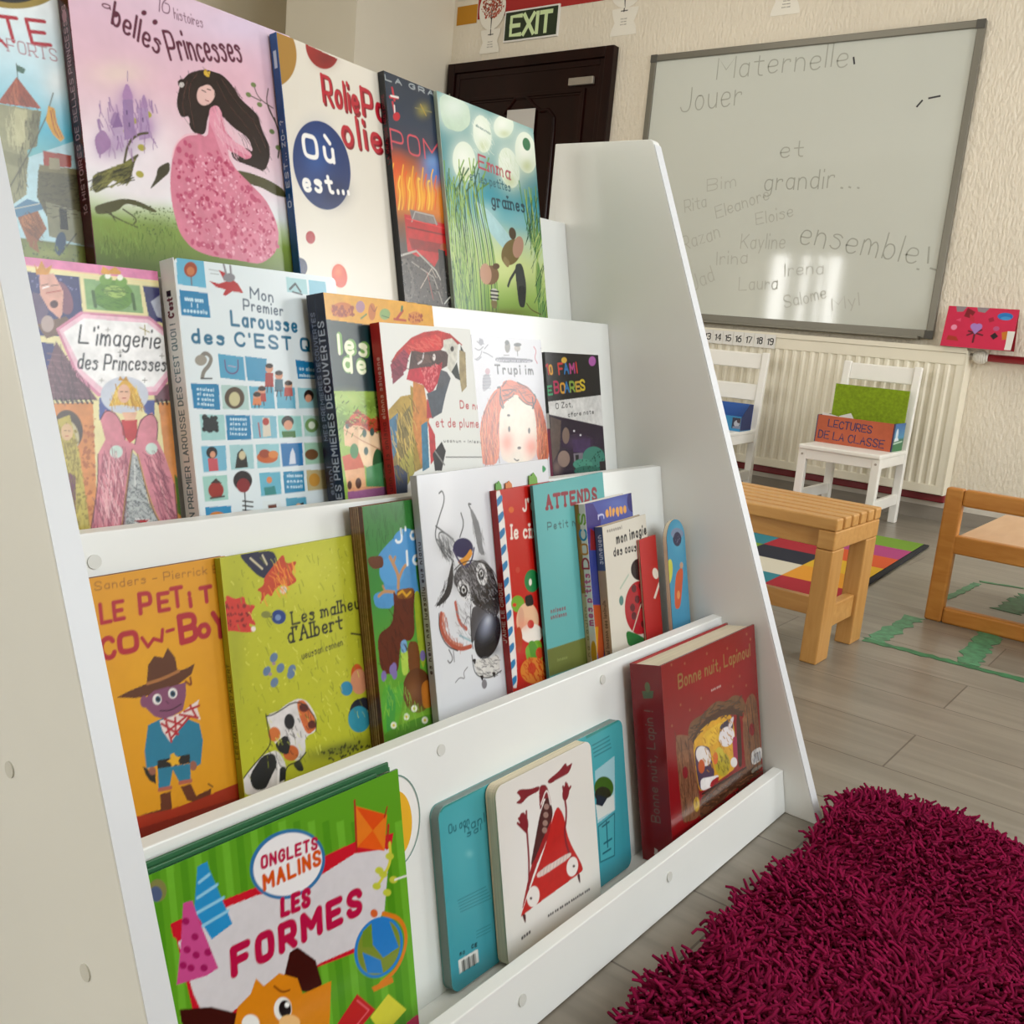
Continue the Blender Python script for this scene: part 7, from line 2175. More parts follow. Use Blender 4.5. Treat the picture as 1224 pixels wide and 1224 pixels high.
  ('e','#6a1420',87.9,103.4,8.6,1.6,-1.1,5.9),
  ('e','#6a1420',112.4,133,8.9,1.8,-1.1,6),
  ('e','#6a1420',80.5,143,8.5,1.8,-1.1,5.9),
  ('e','#6a1420',112,162.2,8.9,1.9,-1.1,6),
  ('e','#6a1420',96.4,121.5,8.7,1.7,-1.1,6),
  ('e','#6a1420',113.8,104.1,8.9,1.6,-1.1,6),
  ('e','#6a1420',78,130.2,8.5,1.7,-1.1,5.9),
  ('l','#cfc4b0',2.81,[107.5,132,71.4,165.6],0),
  ('e','#5f8a84',42.2,112.5,7.2,1.4,-1.3,6.9),
  ('l','#b8c4b4',3.27,[41.8,94.8,72.8,80.3],1),
  ('q','#2f7a3c',[47.3,156.1,94.4,175,122.2,189.8,53.2,185.8]),
  ('e','#2f2022',112.4,78.9,29.8,5.1,-3,16.1)],
 'smallred': [
  ('f','#bf2c28'),
  ('e','#e8ddd0',51.1,58.9,11.2,1.1,2.1,8.9),
  ('p','#e8ddd0',[61.2,73.5,36.7,94.6,43.8,97.2,64,79.2])],
 'arch': [
  ('a',0.1),
  ('f','#58a4c4'),
  ('s','#74bcd4',0.8,39.9,29.6,22.7,2.8,-3.8,25.6),
  ('e','#4a4660',35.2,30.3,14.6,1.8,-1.8,12.3),
  ('e','#8f9cb4',36.3,22.6,21.5,2.6,-1.3,8.7),
  ('e','#4a4660',35.6,31.7,13.5,1.7,-1.7,11.2),
  ('k','#8a84a0',12,1,[26.7,22.8,46.3,25.1,44,40.6,24.5,38],3),
  ('e','#d8d860',1.2,78.6,10.8,2,-5.8,19.1),
  ('q','#d8683c',[23.2,84.6,41.5,76.9,49.2,83.3,38.2,118.4,29.2,140.4,12.3,139.9,13.3,114.1]),
  ('e','#e8a060',26.7,119,5,0.9,-1,6.6),
  ('e','#c8a890',43.6,74.6,5.7,0.8,-0.8,5.1)],
 'shapes': [
  ('a',0.05),
  ('f','#6aa82a'),
  ('p','#5c9c22',[4,-48,9.7,-47.9,7.5,154,1.8,150.8]),
  ('p','#7ab83a',[15.2,-44,21.1,-43.9,18.9,160.7,13.1,157.4]),
  ('p','#5c9c22',[26.6,-39.9,32.7,-39.8,30.7,167.6,24.8,164.1]),
  ('p','#7ab83a',[38.4,-35.7,44.6,-35.6,42.8,174.6,36.7,171.1]),
  ('p','#5c9c22',[50.5,-31.4,56.8,-31.2,55.2,181.8,48.9,178.2]),
  ('p','#7ab83a',[62.9,-27,69.4,-26.8,67.9,189.2,61.5,185.5]),
  ('p','#5c9c22',[75.6,-22.5,82.3,-22.2,81,196.9,74.4,193]),
  ('p','#7ab83a',[88.7,-17.8,95.6,-17.5,94.5,204.7,87.7,200.7]),
  ('p','#5c9c22',[102.1,-13,109.2,-12.7,108.3,212.7,101.3,208.7]),
  ('p','#7ab83a',[115.9,-8.1,123.2,-7.8,122.6,221,115.4,216.9]),
  ('p','#5c9c22',[130.1,-3.1,137.6,-2.7,137.2,229.6,129.8,225.3]),
  ('p','#7ab83a',[144.7,2.1,152.5,2.6,152.3,238.3,144.7,233.9]),
  ('p','#5c9c22',[159.8,7.5,167.7,8,167.9,247.4,160,242.8]),
  ('p','#7ab83a',[175.3,13,183.5,13.6,183.9,256.7,175.8,252]),
  ('p','#5c9c22',[191.3,18.7,199.7,19.3,200.4,266.3,192.1,261.5]),
  ('p','#7ab83a',[207.7,24.5,216.4,25.2,217.4,276.2,208.8,271.2]),
  ('p','#5c9c22',[224.7,30.6,233.6,31.3,235,286.5,226.1,281.3]),
  ('p','#7ab83a',[242.2,36.8,251.4,37.6,253.2,297,244,291.7]),
  ('p','#5c9c22',[260.2,43.3,269.8,44.1,271.9,307.9,262.5,302.4]),
  ('p','#7ab83a',[278.9,49.9,288.8,50.8,291.3,319.2,281.5,313.5]),
  ('p','#5c9c22',[298.2,56.8,308.4,57.7,311.4,330.9,301.2,325]),
  ('p','#7ab83a',[318.1,63.8,328.6,64.9,332.1,343,321.6,336.9]),
  ('p','#cf2438',[39,44.7,83.7,45,119.2,47.7,227,49.9,276.4,59.3,251.4,126.1,251.3,156.7,170.1,143.1,129.7,146.7,62.3,151.4,50.2,132]),
  ('p','#dcd8dc',[41.8,60.5,87.9,52.2,118.4,54.8,161.1,67.2,225.8,60.5,269.7,72.2,256.3,128.2,225.6,147.4,176.2,141.3,141.2,143.2,93.7,137.3,61.2,140,50.6,106.8]),
  ('e','#3c7fb0',151.8,41.4,36.4,-4.2,15.6,31.2),
  ('e','#f0eef0',151.8,41.4,33.4,-3.8,14,27.9),
  ('t','#c01c52','ONGLETS',124.2,34.2,58.9,4.9,9.2,2.7,''),
  ('t','#d8601c','MALINS',125,52.9,60.3,1.2,11.6,3.46,''),
  ('t','#c01c52','LES',140.3,82,28.7,2.9,13.1,4.83,''),
  ('t','#c01c52','FORMES',88.5,108.7,138,7.2,19.7,7.14,''),
  ('p','#2f9ad0',[64.7,9.5,73.6,8.7,74.8,15.6,91.2,67.8,71,71.8,58.1,42.6]),
  ('l','#9ad0e8',2.69,[65,22.3,74.3,19.7],0),
  ('l','#9ad0e8',2.69,[62.1,33.8,80.4,30.7],0),
  ('l','#9ad0e8',2.69,[59.6,45.4,85.1,43.5],0),
  ('l','#9ad0e8',2.71,[63.5,57.7,88,55.6],0),
  ('p','#d05a98',[49.4,32.6,57.4,33.9,60.5,47.9,74.4,97.1,63.4,98.2,37.2,92.7,43.6,65.5]),
  ('e','#a82468',50.1,47.6,3.1,1.4,-0.3,2.8),
  ('e','#a82468',56.6,63.1,3.1,1.4,-0.3,2.8),
  ('e','#a82468',48.8,70,3.1,1.4,-0.3,2.8),
  ('e','#a82468',56.1,77.7,3.1,1.5,-0.3,2.8),
  ('e','#a82468',61.8,91,3.2,1.5,-0.3,2.8),
  ('e','#a82468',44.2,80.5,3.1,1.5,-0.3,2.8),
  ('e','#a82468',66.5,80.4,3.2,1.5,-0.3,2.9),
  ('e','#a82468',50.6,85.6,3.1,1.5,-0.3,2.8),
  ('p','#cf2438',[36.9,43.8,47,44.1,44,61.5,38,54.6]),
  ('e','#2f8ad0',245.9,159.3,26.9,19.5,-15.2,22.1),
  ('e','#8a9a3c',245.9,159.3,23.7,17.3,-13.7,20),
  ('p','#2f8ad0',[239.1,130.9,260.4,137.7,270.6,170.7,249.6,171.2,238.2,153.2]),
  ('p','#2f8ad0',[224.8,154.5,246.1,172.1,248,185.8,228.8,176.5]),
  ('p','#7a9a34',[227,135.5,238.8,133.3,237.9,155.6,225.3,149.7]),
  ('l','#e08a2a',4.21,[254.4,130,277.1,145,283.4,168.8,268.3,190.5,243.6,193.9],1),
  ('p','#e08a2a',[232.1,191.9,259,195,260.1,200.7,234.8,197.6]),
  ('e','#d8703c',243.1,125,4.5,2,-0.4,3.9),
  ('p','#e8882a',[230.8,16.7,270,39.1,262.8,72.1,229.5,55.8]),
  ('p','#e05c1c',[232.2,18.4,250.3,47.3,270,39.1]),
  ('p','#e86a20',[229.5,55.8,250.3,47.3,262.8,72.1]),
  ('l','#b0302a',2.27,[231.3,12,228.5,59.1],1),
  ('l','#b0302a',1.8,[270.9,31.7,266.4,40.4],0),
  ('l','#d8d04c',3.63,[270.2,67.3,269.9,85.1,258.3,95.9,250.9,100.5],1),
  ('l','#c03a30',3.01,[270.6,49.5,266.3,70.9],0),
  ('e','#c8cc4c',268.8,79.6,5.4,2.1,-0.4,3.4),
  ('e','#c8cc4c',254.1,87.8,5.2,2.1,-0.4,3.4),
  ('e','#c8cc4c',271.3,103.7,5.4,2.2,-0.4,3.4),
  ('e','#c8cc4c',249.2,101.1,5.2,2.1,-0.4,3.4),
  ('e','#c8cc4c',261.6,112.5,5.3,2.2,-0.4,3.4),
  ('e','#c8cc4c',258.6,93.4,5.3,2.1,-0.4,3.4),
  ('l','#f0ecec',1.84,[273,104.4,288.7,106.8],1),
  ('p','#4a1a10',[133.1,141.4,144.2,116.8,152.8,116.1,170.8,136.4,175.6,160.2,167.5,165.7,154,156.5]),
  ('p','#4a1a10',[37.3,112.6,65.2,124.9,92.7,145.7,81.8,153.2,38.8,130.2]),
  ('p','#e0921c',[81.3,157.3,88.6,136.9,101.9,132.6,108.3,122.4,115.1,132.5,131.7,129.2,149.8,142.7,153.7,158.7,185.9,162.9,181.1,191.9,177.6,209.4]),
  ('e','#f2f0ee',132,161.2,9,4.6,-1.1,10),
  ('e','#1f1a1c',134.1,162.2,6.3,3.3,-0.8,7.4),
  ('e','#ffffff',136.6,159.8,2.4,1.2,-0.2,2.2),
  ('e','#f2f0ee',99.2,156.9,8.4,4.5,-0.8,7.6),
  ('l','#8a4a10',1.52,[125.3,137.6,132.5,146.9,140.6,148.7],1),
  ('e','#f0c48a',137.6,176.1,10.7,5.7,-0.7,6.6),
  ('p','#c8202c',[214.3,189.3,234.5,214.7,207,225.3,187.3,204.9]),
  ('l','#e8707a',1.45,[213.6,195.2,226.5,211.1,207.8,218.2],0),
  ('p','#e0d84c',[252.2,208.4,273.9,235.1,241.3,243.8,227.3,218.6]),
  ('p','#c81c60',[272.4,247.5,287,247.2,300.8,257.1,298.8,274.9,271,259.9]),
  ('e','#8c8a54',29.5,14.3,7.2,3,-0.9,8.6),
  ('e','#5c6a8a',27.7,16.3,5,2.1,-0.6,5.8)],
 'teal': [
  ('g',[(-42.1,'#5ab4b8'),(54.4,'#52acb6'),(174.4,'#4aa2b0')]),
  ('s','#6cbcc4',0.7,31.3,58.5,37,14.2,-7.5,63),
  ('l','#4a9a94',4.17,[-5.4,0.2,73.2,-1.2],0),
  ('l','#4a9a94',5.74,[273.8,1.1,345.5,-0.5],0),
  ('t','#2c6a74','Ou ###',13.6,30.6,31.9,0.9,8.7,1.23,'h'),
  ('t','#2c6a74','#####',37.9,38,42.9,0.2,9.8,1.26,'h'),
  ('t','#2c6a74','###',40.9,44.2,22.4,0.2,6.5,1.11,'h'),
  ('s','#8accd0',0.8,42.2,62.7,5.9,2.2,-0.5,3.9),
  ('l','#3f8c96',0.94,[18.5,104,64.2,107.6],0),
  ('l','#3f8c96',0.94,[19.2,107.4,66.1,111.6],0),
  ('l','#3f8c96',0.94,[19.9,110.7,68,115.5],0),
  ('l','#3f8c96',0.94,[20.6,114.1,69.9,119.5],0),
  ('l','#3f8c96',0.95,[21.4,117.4,71.9,123.5],0),
  ('l','#3f8c96',0.98,[43.6,148.2,67,150.9],0),
  ('l','#3f8c96',0.98,[43.2,151.7,66.6,154.4],0),
  ('l','#3f8c96',0.98,[42.8,155.1,66.1,157.9],0),
  ('p','#e0e0dc',[11.9,165.6,43.2,167.5,43.5,181.9,12.5,179.9]),
  ('l','#2a2c2c',1.27,[17.5,169,17.7,179.9],0),
  ('l','#2a2c2c',2.23,[20.1,169.3,20.3,180.1],0),
  ('l','#2a2c2c',0.96,[22.7,169.5,22.9,180.3],0),
  ('l','#2a2c2c',1.28,[25.3,169.7,25.5,180.6],0),
  ('l','#2a2c2c',2.25,[28,169.9,28.2,180.8],0),
  ('l','#2a2c2c',0.97,[30.6,170.1,30.8,181.1],0),
  ('l','#2a2c2c',1.29,[33.2,170.4,33.5,181.3],0),
  ('l','#2a2c2c',2.27,[35.9,170.6,36.1,181.5],0),
  ('l','#2a2c2c',0.98,[38.6,170.8,38.8,181.8],0),
  ('t','#2a3c40','CE',33.9,162.5,8.2,1.5,3.4,1.29,''),
  ('t','#2a3c40','50',15,161.5,7.4,1.2,2.7,0.95,''),
  ('l','#3f8c96',1.78,[283.7,16.1,323.1,15.1],0),
  ('l','#3f8c96',1.79,[284.6,21.1,324,20.3],0),
  ('l','#3f8c96',1.79,[285.5,26.1,325,25.4],0),
  ('l','#3f8c96',1.79,[286.4,31.2,325.9,30.6],0),
  ('p','#a8ccd4',[285.7,49.1,332.4,43.6,325.2,112.8,283.5,115.7]),
  ('e','#4a6f2c',303.3,76.6,21.6,7,-1.8,14.3),
  ('e','#37402c',299.9,84.3,18.4,6.1,-1.3,10.1),
  ('p','#d8dcd8',[281.9,91.3,324.6,92.4,323.7,112.2,284,111.6]),
  ('p','#2c3c48',[285,79.3,309.3,91.8,296.6,98.5,283.4,91.8]),
  ('p','#57aeb8',[284.4,120.5,323.1,116.5,316.3,169.9,283.3,166]),
  ('l','#2f7480',1.82,[284.4,120.5,323.1,116.5,316.3,169.9,283.3,166,284.4,120.5],0),
  ('l','#2f6a78',2.45,[293.4,123.7,309.4,122.8],1),
  ('l','#2f6a78',2.46,[294.5,146.1,312.8,146.2],1),
  ('l','#2f6a78',2.46,[290.6,157.8,308.9,158.1],1),
  ('l','#2f6a78',2.47,[303.3,120.6,302.3,153.4],1)],
 'redwolf': [
  ('a',0.12),
  ('f','#e6e2dc'),
  ('s','#efecea',0.8,65,97.1,67.1,25.8,-9.6,78),
  ('q','#c4241c',[106.9,54.3,119.3,69.8,124.8,103,153.7,150.1,138.4,151.3,36.1,153.1,25.2,155,37.7,140.3,78.5,96.8]),
  ('q','#a81c20',[25.2,155,50.4,107.8,65.9,89.3,102.1,55.5,89.2,84.3,58.8,111.1]),
  ('l','#8f2230',3.19,[41.8,142.1,48.9,101.8,48.9,66.7],1),
  ('l','#8f2230',3.55,[138.8,148.5,115.6,99.6,126.2,72.3,124,51.7],1),
  ('l','#8f2230',3.16,[48.9,66.7,36.4,46.2],1),
  ('l','#8f2230',3.16,[48.9,66.7,45.2,44],1),
  ('l','#8f2230',3.16,[48.9,66.7,50.5,43.1],1),
  ('l','#8f2230',3.16,[48.9,66.7,33.7,50.6],1),
  ('l','#8f2230',3.43,[124,51.7,122.2,38.4],1),
  ('l','#8f2230',3.43,[124,51.7,130.5,38.2],1),
  ('l','#8f2230',3.43,[124,51.7,137.2,43.3],1),
  ('l','#8f2230',3.43,[124.3,48.9,128.3,36.1],1),
  ('e','#8f2230',44.9,53.2,7.5,1.8,1.6,11.1),
  ('e','#8f2230',127,47,6.4,2.7,-3.5,8.9),
  ('q','#8f2230',[76.4,22.1,91.9,25.7,98.5,54.2,92.2,60.4,86,36.2,74.7,54.3]),
  ('q','#8f2230',[92.4,21.7,116.2,18.2,131.4,11.6,133,17.8,145.5,15.9,139.7,22.7,134.3,26.7,115.2,26.3,96.3,27.2]),
  ('q','#8f2230',[32.3,27.5,43.1,25.9,39.5,20.7,35.7,16.8,42.3,15,61,21.1,78.6,22.8,75.6,28.6,55.9,27.5,42.3,32.3]),
  ('q','#5a2a28',[74.7,54.3,90.4,37.7,98.5,54.2,98.5,65.4,80.5,81,60.1,100.7,49.6,107.4,62.6,79.9]),
  ('e','#a88a80',87.9,50.6,4.9,1.7,-0.4,3.4),
  ('e','#a88a80',85.5,59.4,4.8,1.7,-0.4,3.4),
  ('e','#a88a80',83.2,68.2,4.8,1.7,-0.4,3.4),
  ('e','#a88a80',81.1,75.8,4.8,1.7,-0.4,3.4),
  ('l','#e8e0dc',2.17,[78.2,44.5,91.6,28.4,95.7,50.5],1),
  ('e','#c8bcb8',77.3,33.3,0.4,0.1,0,0.3),
  ('q','#e0cfc8',[60.3,117.1,127.8,118.4,129.3,125.3,61.4,125.8]),
  ('l','#b8a8a4',0.72,[66,124.9,68.6,118.3],0),
  ('l','#b8a8a4',0.73,[72.3,125,75,118.3],0),
  ('l','#b8a8a4',0.73,[78.7,125,81.3,118.4],0),
  ('l','#b8a8a4',0.74,[85.1,125.1,87.8,118.4],0),
  ('l','#b8a8a4',0.75,[91.6,125.2,94.3,118.4],0),
  ('l','#b8a8a4',0.75,[98.1,125.3,100.9,118.5],0),
  ('l','#b8a8a4',0.76,[104.7,125.3,107.5,118.5],0),
  ('l','#b8a8a4',0.76,[111.4,125.4,114.2,118.6],0),
  ('l','#b8a8a4',0.77,[118.1,125.5,120.9,118.6],0),
  ('e','#ece6e2',51.5,141.3,10.8,5.5,-4,10.4),
  ('e','#4a2a2c',47.1,141.6,2.1,0.9,-0.2,1.5),
  ('e','#ece6e2',129.3,137.6,11.1,5.3,-4.2,10.2),
  ('e','#4a2a2c',132.2,138.1,2.4,0.9,-0.2,1.6),
  ('q','#5a2024',[29.7,153,36,154.4,34.6,165.9,31.1,159]),
  ('q','#5a2024',[137.5,150.9,143.5,151,142.8,164.6,139.5,158.9]),
  ('t','#3a3436','### ## ## ### ####### ###',76.1,175.2,84.6,3.7,2.6,1.48,'h'),
  ('t','#3a3436','####',25.6,179.3,15.5,-0.5,4,1.4,''),
  ('s','#cfc4a8',0.7,74.8,200.5,62.7,2,9,13.3)],
 'bonne': [
  ('a',0.2),
  ('f','#8e141c'),
  ('s','#a01a22',0.8,139,42.9,119.7,27.7,-6.3,45.6),
  ('t','#8f6a3a','Bonne nuit, Lapinou!',43.2,40.4,225.6,3.8,17.6,2.53,'h'),
  ('t','#c8b8b0','### ###',136.4,66.4,28.6,0.4,2,1.85,''),
  ('e','#a06048',27.5,4.7,2.2,0.5,-0.2,1.9),
  ('e','#a06048',63.8,10.8,2.3,0.5,-0.3,1.9),
  ('e','#a06048',129.3,11.4,2.5,0.5,-0.3,2),
  ('e','#a06048',194,17.6,2.6,0.6,-0.3,2.1),
  ('e','#a06048',261.4,9.8,2.9,0.6,-0.3,2.1),
  ('e','#a06048',273.3,20,2.9,0.6,-0.3,2.2),
  ('e','#a06048',45.2,63,2.2,0.6,-0.3,1.9),
  ('e','#a06048',69.7,76.4,2.3,0.6,-0.3,1.9),
  ('e','#a06048',104,68.9,2.4,0.6,-0.3,2),
  ('e','#a06048',18.5,84.3,2.2,0.6,-0.2,1.9),
  ('e','#a06048',249.3,85.7,2.8,0.7,-0.3,2.1),
  ('e','#a06048',204.4,76.4,2.7,0.6,-0.3,2.1),
  ('e','#a06048',228.9,66.8,2.8,0.6,-0.3,2.1),
  ('q','#7a5a40',[60.7,120.8,60.1,103.6,70.5,92.3,107,92,126.6,86.9,149.6,83.9,178.2,92.7,206.1,89.1,233,98.9,243.8,114.1,237.9,125.1,222.7,121.1,150.7,99.1,112.1,100.7,86.4,108.1,75.4,122.2]),
  ('q','#55382a',[66.4,122.5,86.4,108.1,118.6,99.5,163.9,99.6,203.4,108.3,230,119.9,232.2,129.9,202.2,117.2,156.1,108,111,109.1,79.1,126.2]),
  ('q','#8a6248',[24.4,99.2,39.9,102.2,62.2,109.9,77.6,128.6,80.2,198.5,82.7,225.5,64.2,227.6,31,220,28.6,186.9]),
  ('q','#8a6248',[246.5,105.4,269.2,101.6,282.4,114.4,289.8,223,251.4,227,230.7,217.3,227,141]),
  ('q','#94694c',[25.5,124.5,70.5,127.9,70.5,145.1,28.8,142.2]),
  ('q','#94694c',[228.7,129,278.7,129.5,280.1,141.1,230.9,138.9]),
  ('l','#5f3f2c',1.7,[39.4,106.2,41.5,219.6],0),
  ('l','#5f3f2c',1.73,[59,111.8,62,221.1],0),
  ('l','#5f3f2c',2.09,[261.1,105.9,274.3,224.6],0),
  ('l','#5f3f2c',2.07,[245.2,114.5,252.2,220.9],0),
  ('e','#8f2230',46,156,7.9,2.5,-1.1,8.1),
  ('e','#8f2230',259.9,156.4,10.1,2.8,-1.3,9.2),
  ('q','#d8a82c',[71,123.8,91.9,112.5,123.7,108.2,162.4,109.7,198.8,116.3,205,196.7,150.3,197.8,86.7,196.3,78.8,186.5]),
  ('q','#e0b838',[97.5,117,188.2,118.1,185,141.6,106.4,142.8]),
  ('q','#5a4a60',[72.9,127.2,119.2,140.7,123,159.5,131.8,189,86.7,196.3,79.6,181]),
  ('e','#e4dedc',100.4,149.8,19.7,2.5,8.5,16.3),
  ('q','#e8e4e4',[86.2,177.3,119.5,185,144.7,190.1,130.3,200.4,86.7,196.3]),
  ('e','#c86a3c',92.6,161.9,9.5,2.9,-1.3,9.5),
  ('q','#a8242c',[118.7,190.7,144.5,191.5,136.7,200.9,111.3,198.6]),
  ('q','#4f4658',[154.3,121,191.5,119,199.5,136.5,178.4,139.8,151.9,138.3]),
  ('e','#e4dee0',174.6,143.2,22.5,9.3,-10.3,11.6),
  ('e','#d8d0d4',190.3,127.8,4.9,2.2,-9,7.3),
  ('q','#a82a58',[190.8,149.4,207.9,151.2,206.3,187.8,192.5,186.7]),
  ('e','#b8a82c',156.2,178.6,23.3,7.2,-2.3,16.8),
  ('e','#c8b83c',148.7,161.3,12.7,3.8,-1.3,9.8),
  ('e','#d8702c',135.4,163.3,7.5,2.3,-1.2,8.6),
  ('e','#e4dedc',192.5,186.7,10.7,3.3,-1,7.1),
  ('q','#4a2c22',[208.9,119,222.5,122.6,220,201.4,204.8,198.2]),
  ('q','#6f4a34',[86.5,197.7,232.4,205.2,245.2,218.7,288.5,232.3,200.9,226.4,94.1,232.4,75.7,231.7]),
  ('l','#3a241a',2.71,[89.2,200.1,232.2,206.7],0),
  ('e','#c8a83c',71.6,208.6,8.1,2.8,-1.3,9.9),
  ('q','#8a6248',[32.6,207.9,66.9,207,58.8,222.8,34.1,222.6]),
  ('q','#d8d6d4',[251,188.1,291.3,191,291.4,212.1,252.1,211.3]),
  ('l','#4a5a70',1.59,[261.1,195.5,261.5,208.4],0),
  ('l','#4a5a70',1.59,[264.8,195.9,265.2,208.8],0),
  ('l','#4a5a70',1.6,[268.5,196.2,268.9,209.1],0),
  ('l','#4a5a70',1.6,[272.2,196.5,272.6,209.5],0),
  ('l','#4a5a70',1.61,[276,196.8,276.4,209.8],0),
  ('l','#4a5a70',1.61,[279.7,197.1,280.1,210.1],0),
  ('l','#4a5a70',1.62,[283.5,197.4,283.9,210.5],0),
  ('q','#8f8a80',[245.6,215.6,289,217.9,289.8,223,252,222.4]),
  ('n',0.04,8),
  ('h','#5c3d28',120,16.95,0.85,86,[24.4,99.2,78,125.8,82.3,228.2,31.2,218.7],98),
  ('h','#5c3d28',90,19.24,0.96,85,[239.1,106.7,282.8,111.3,289.8,223,230.7,217.3],99),
  ('h','#4a3020',80,31.78,1.59,3,[86.5,197.7,232,208.2,288.5,232.3,94.1,232.4],100),
  ('h','#5a4030',60,19.47,1.95,-3,[59.7,106.4,126.6,86.9,233.2,97.4,236.5,124.8,111.3,106.3,78.3,123.1],101),
  ('h','#b8861c',50,9.95,1.66,51,[85.7,113.7,188.7,115.2,195.8,163.1,101,182.1],102),
  ('h','#7a6a14',30,8.31,1.51,62,[142.4,159.4,180.9,170.9,170.3,198.2,138.5,188.1],103),
  ('t','#9a7c4a','Bonne nuit, Lapinou!',43.2,40.4,225.6,3.8,17.6,2.53,'h')],
}
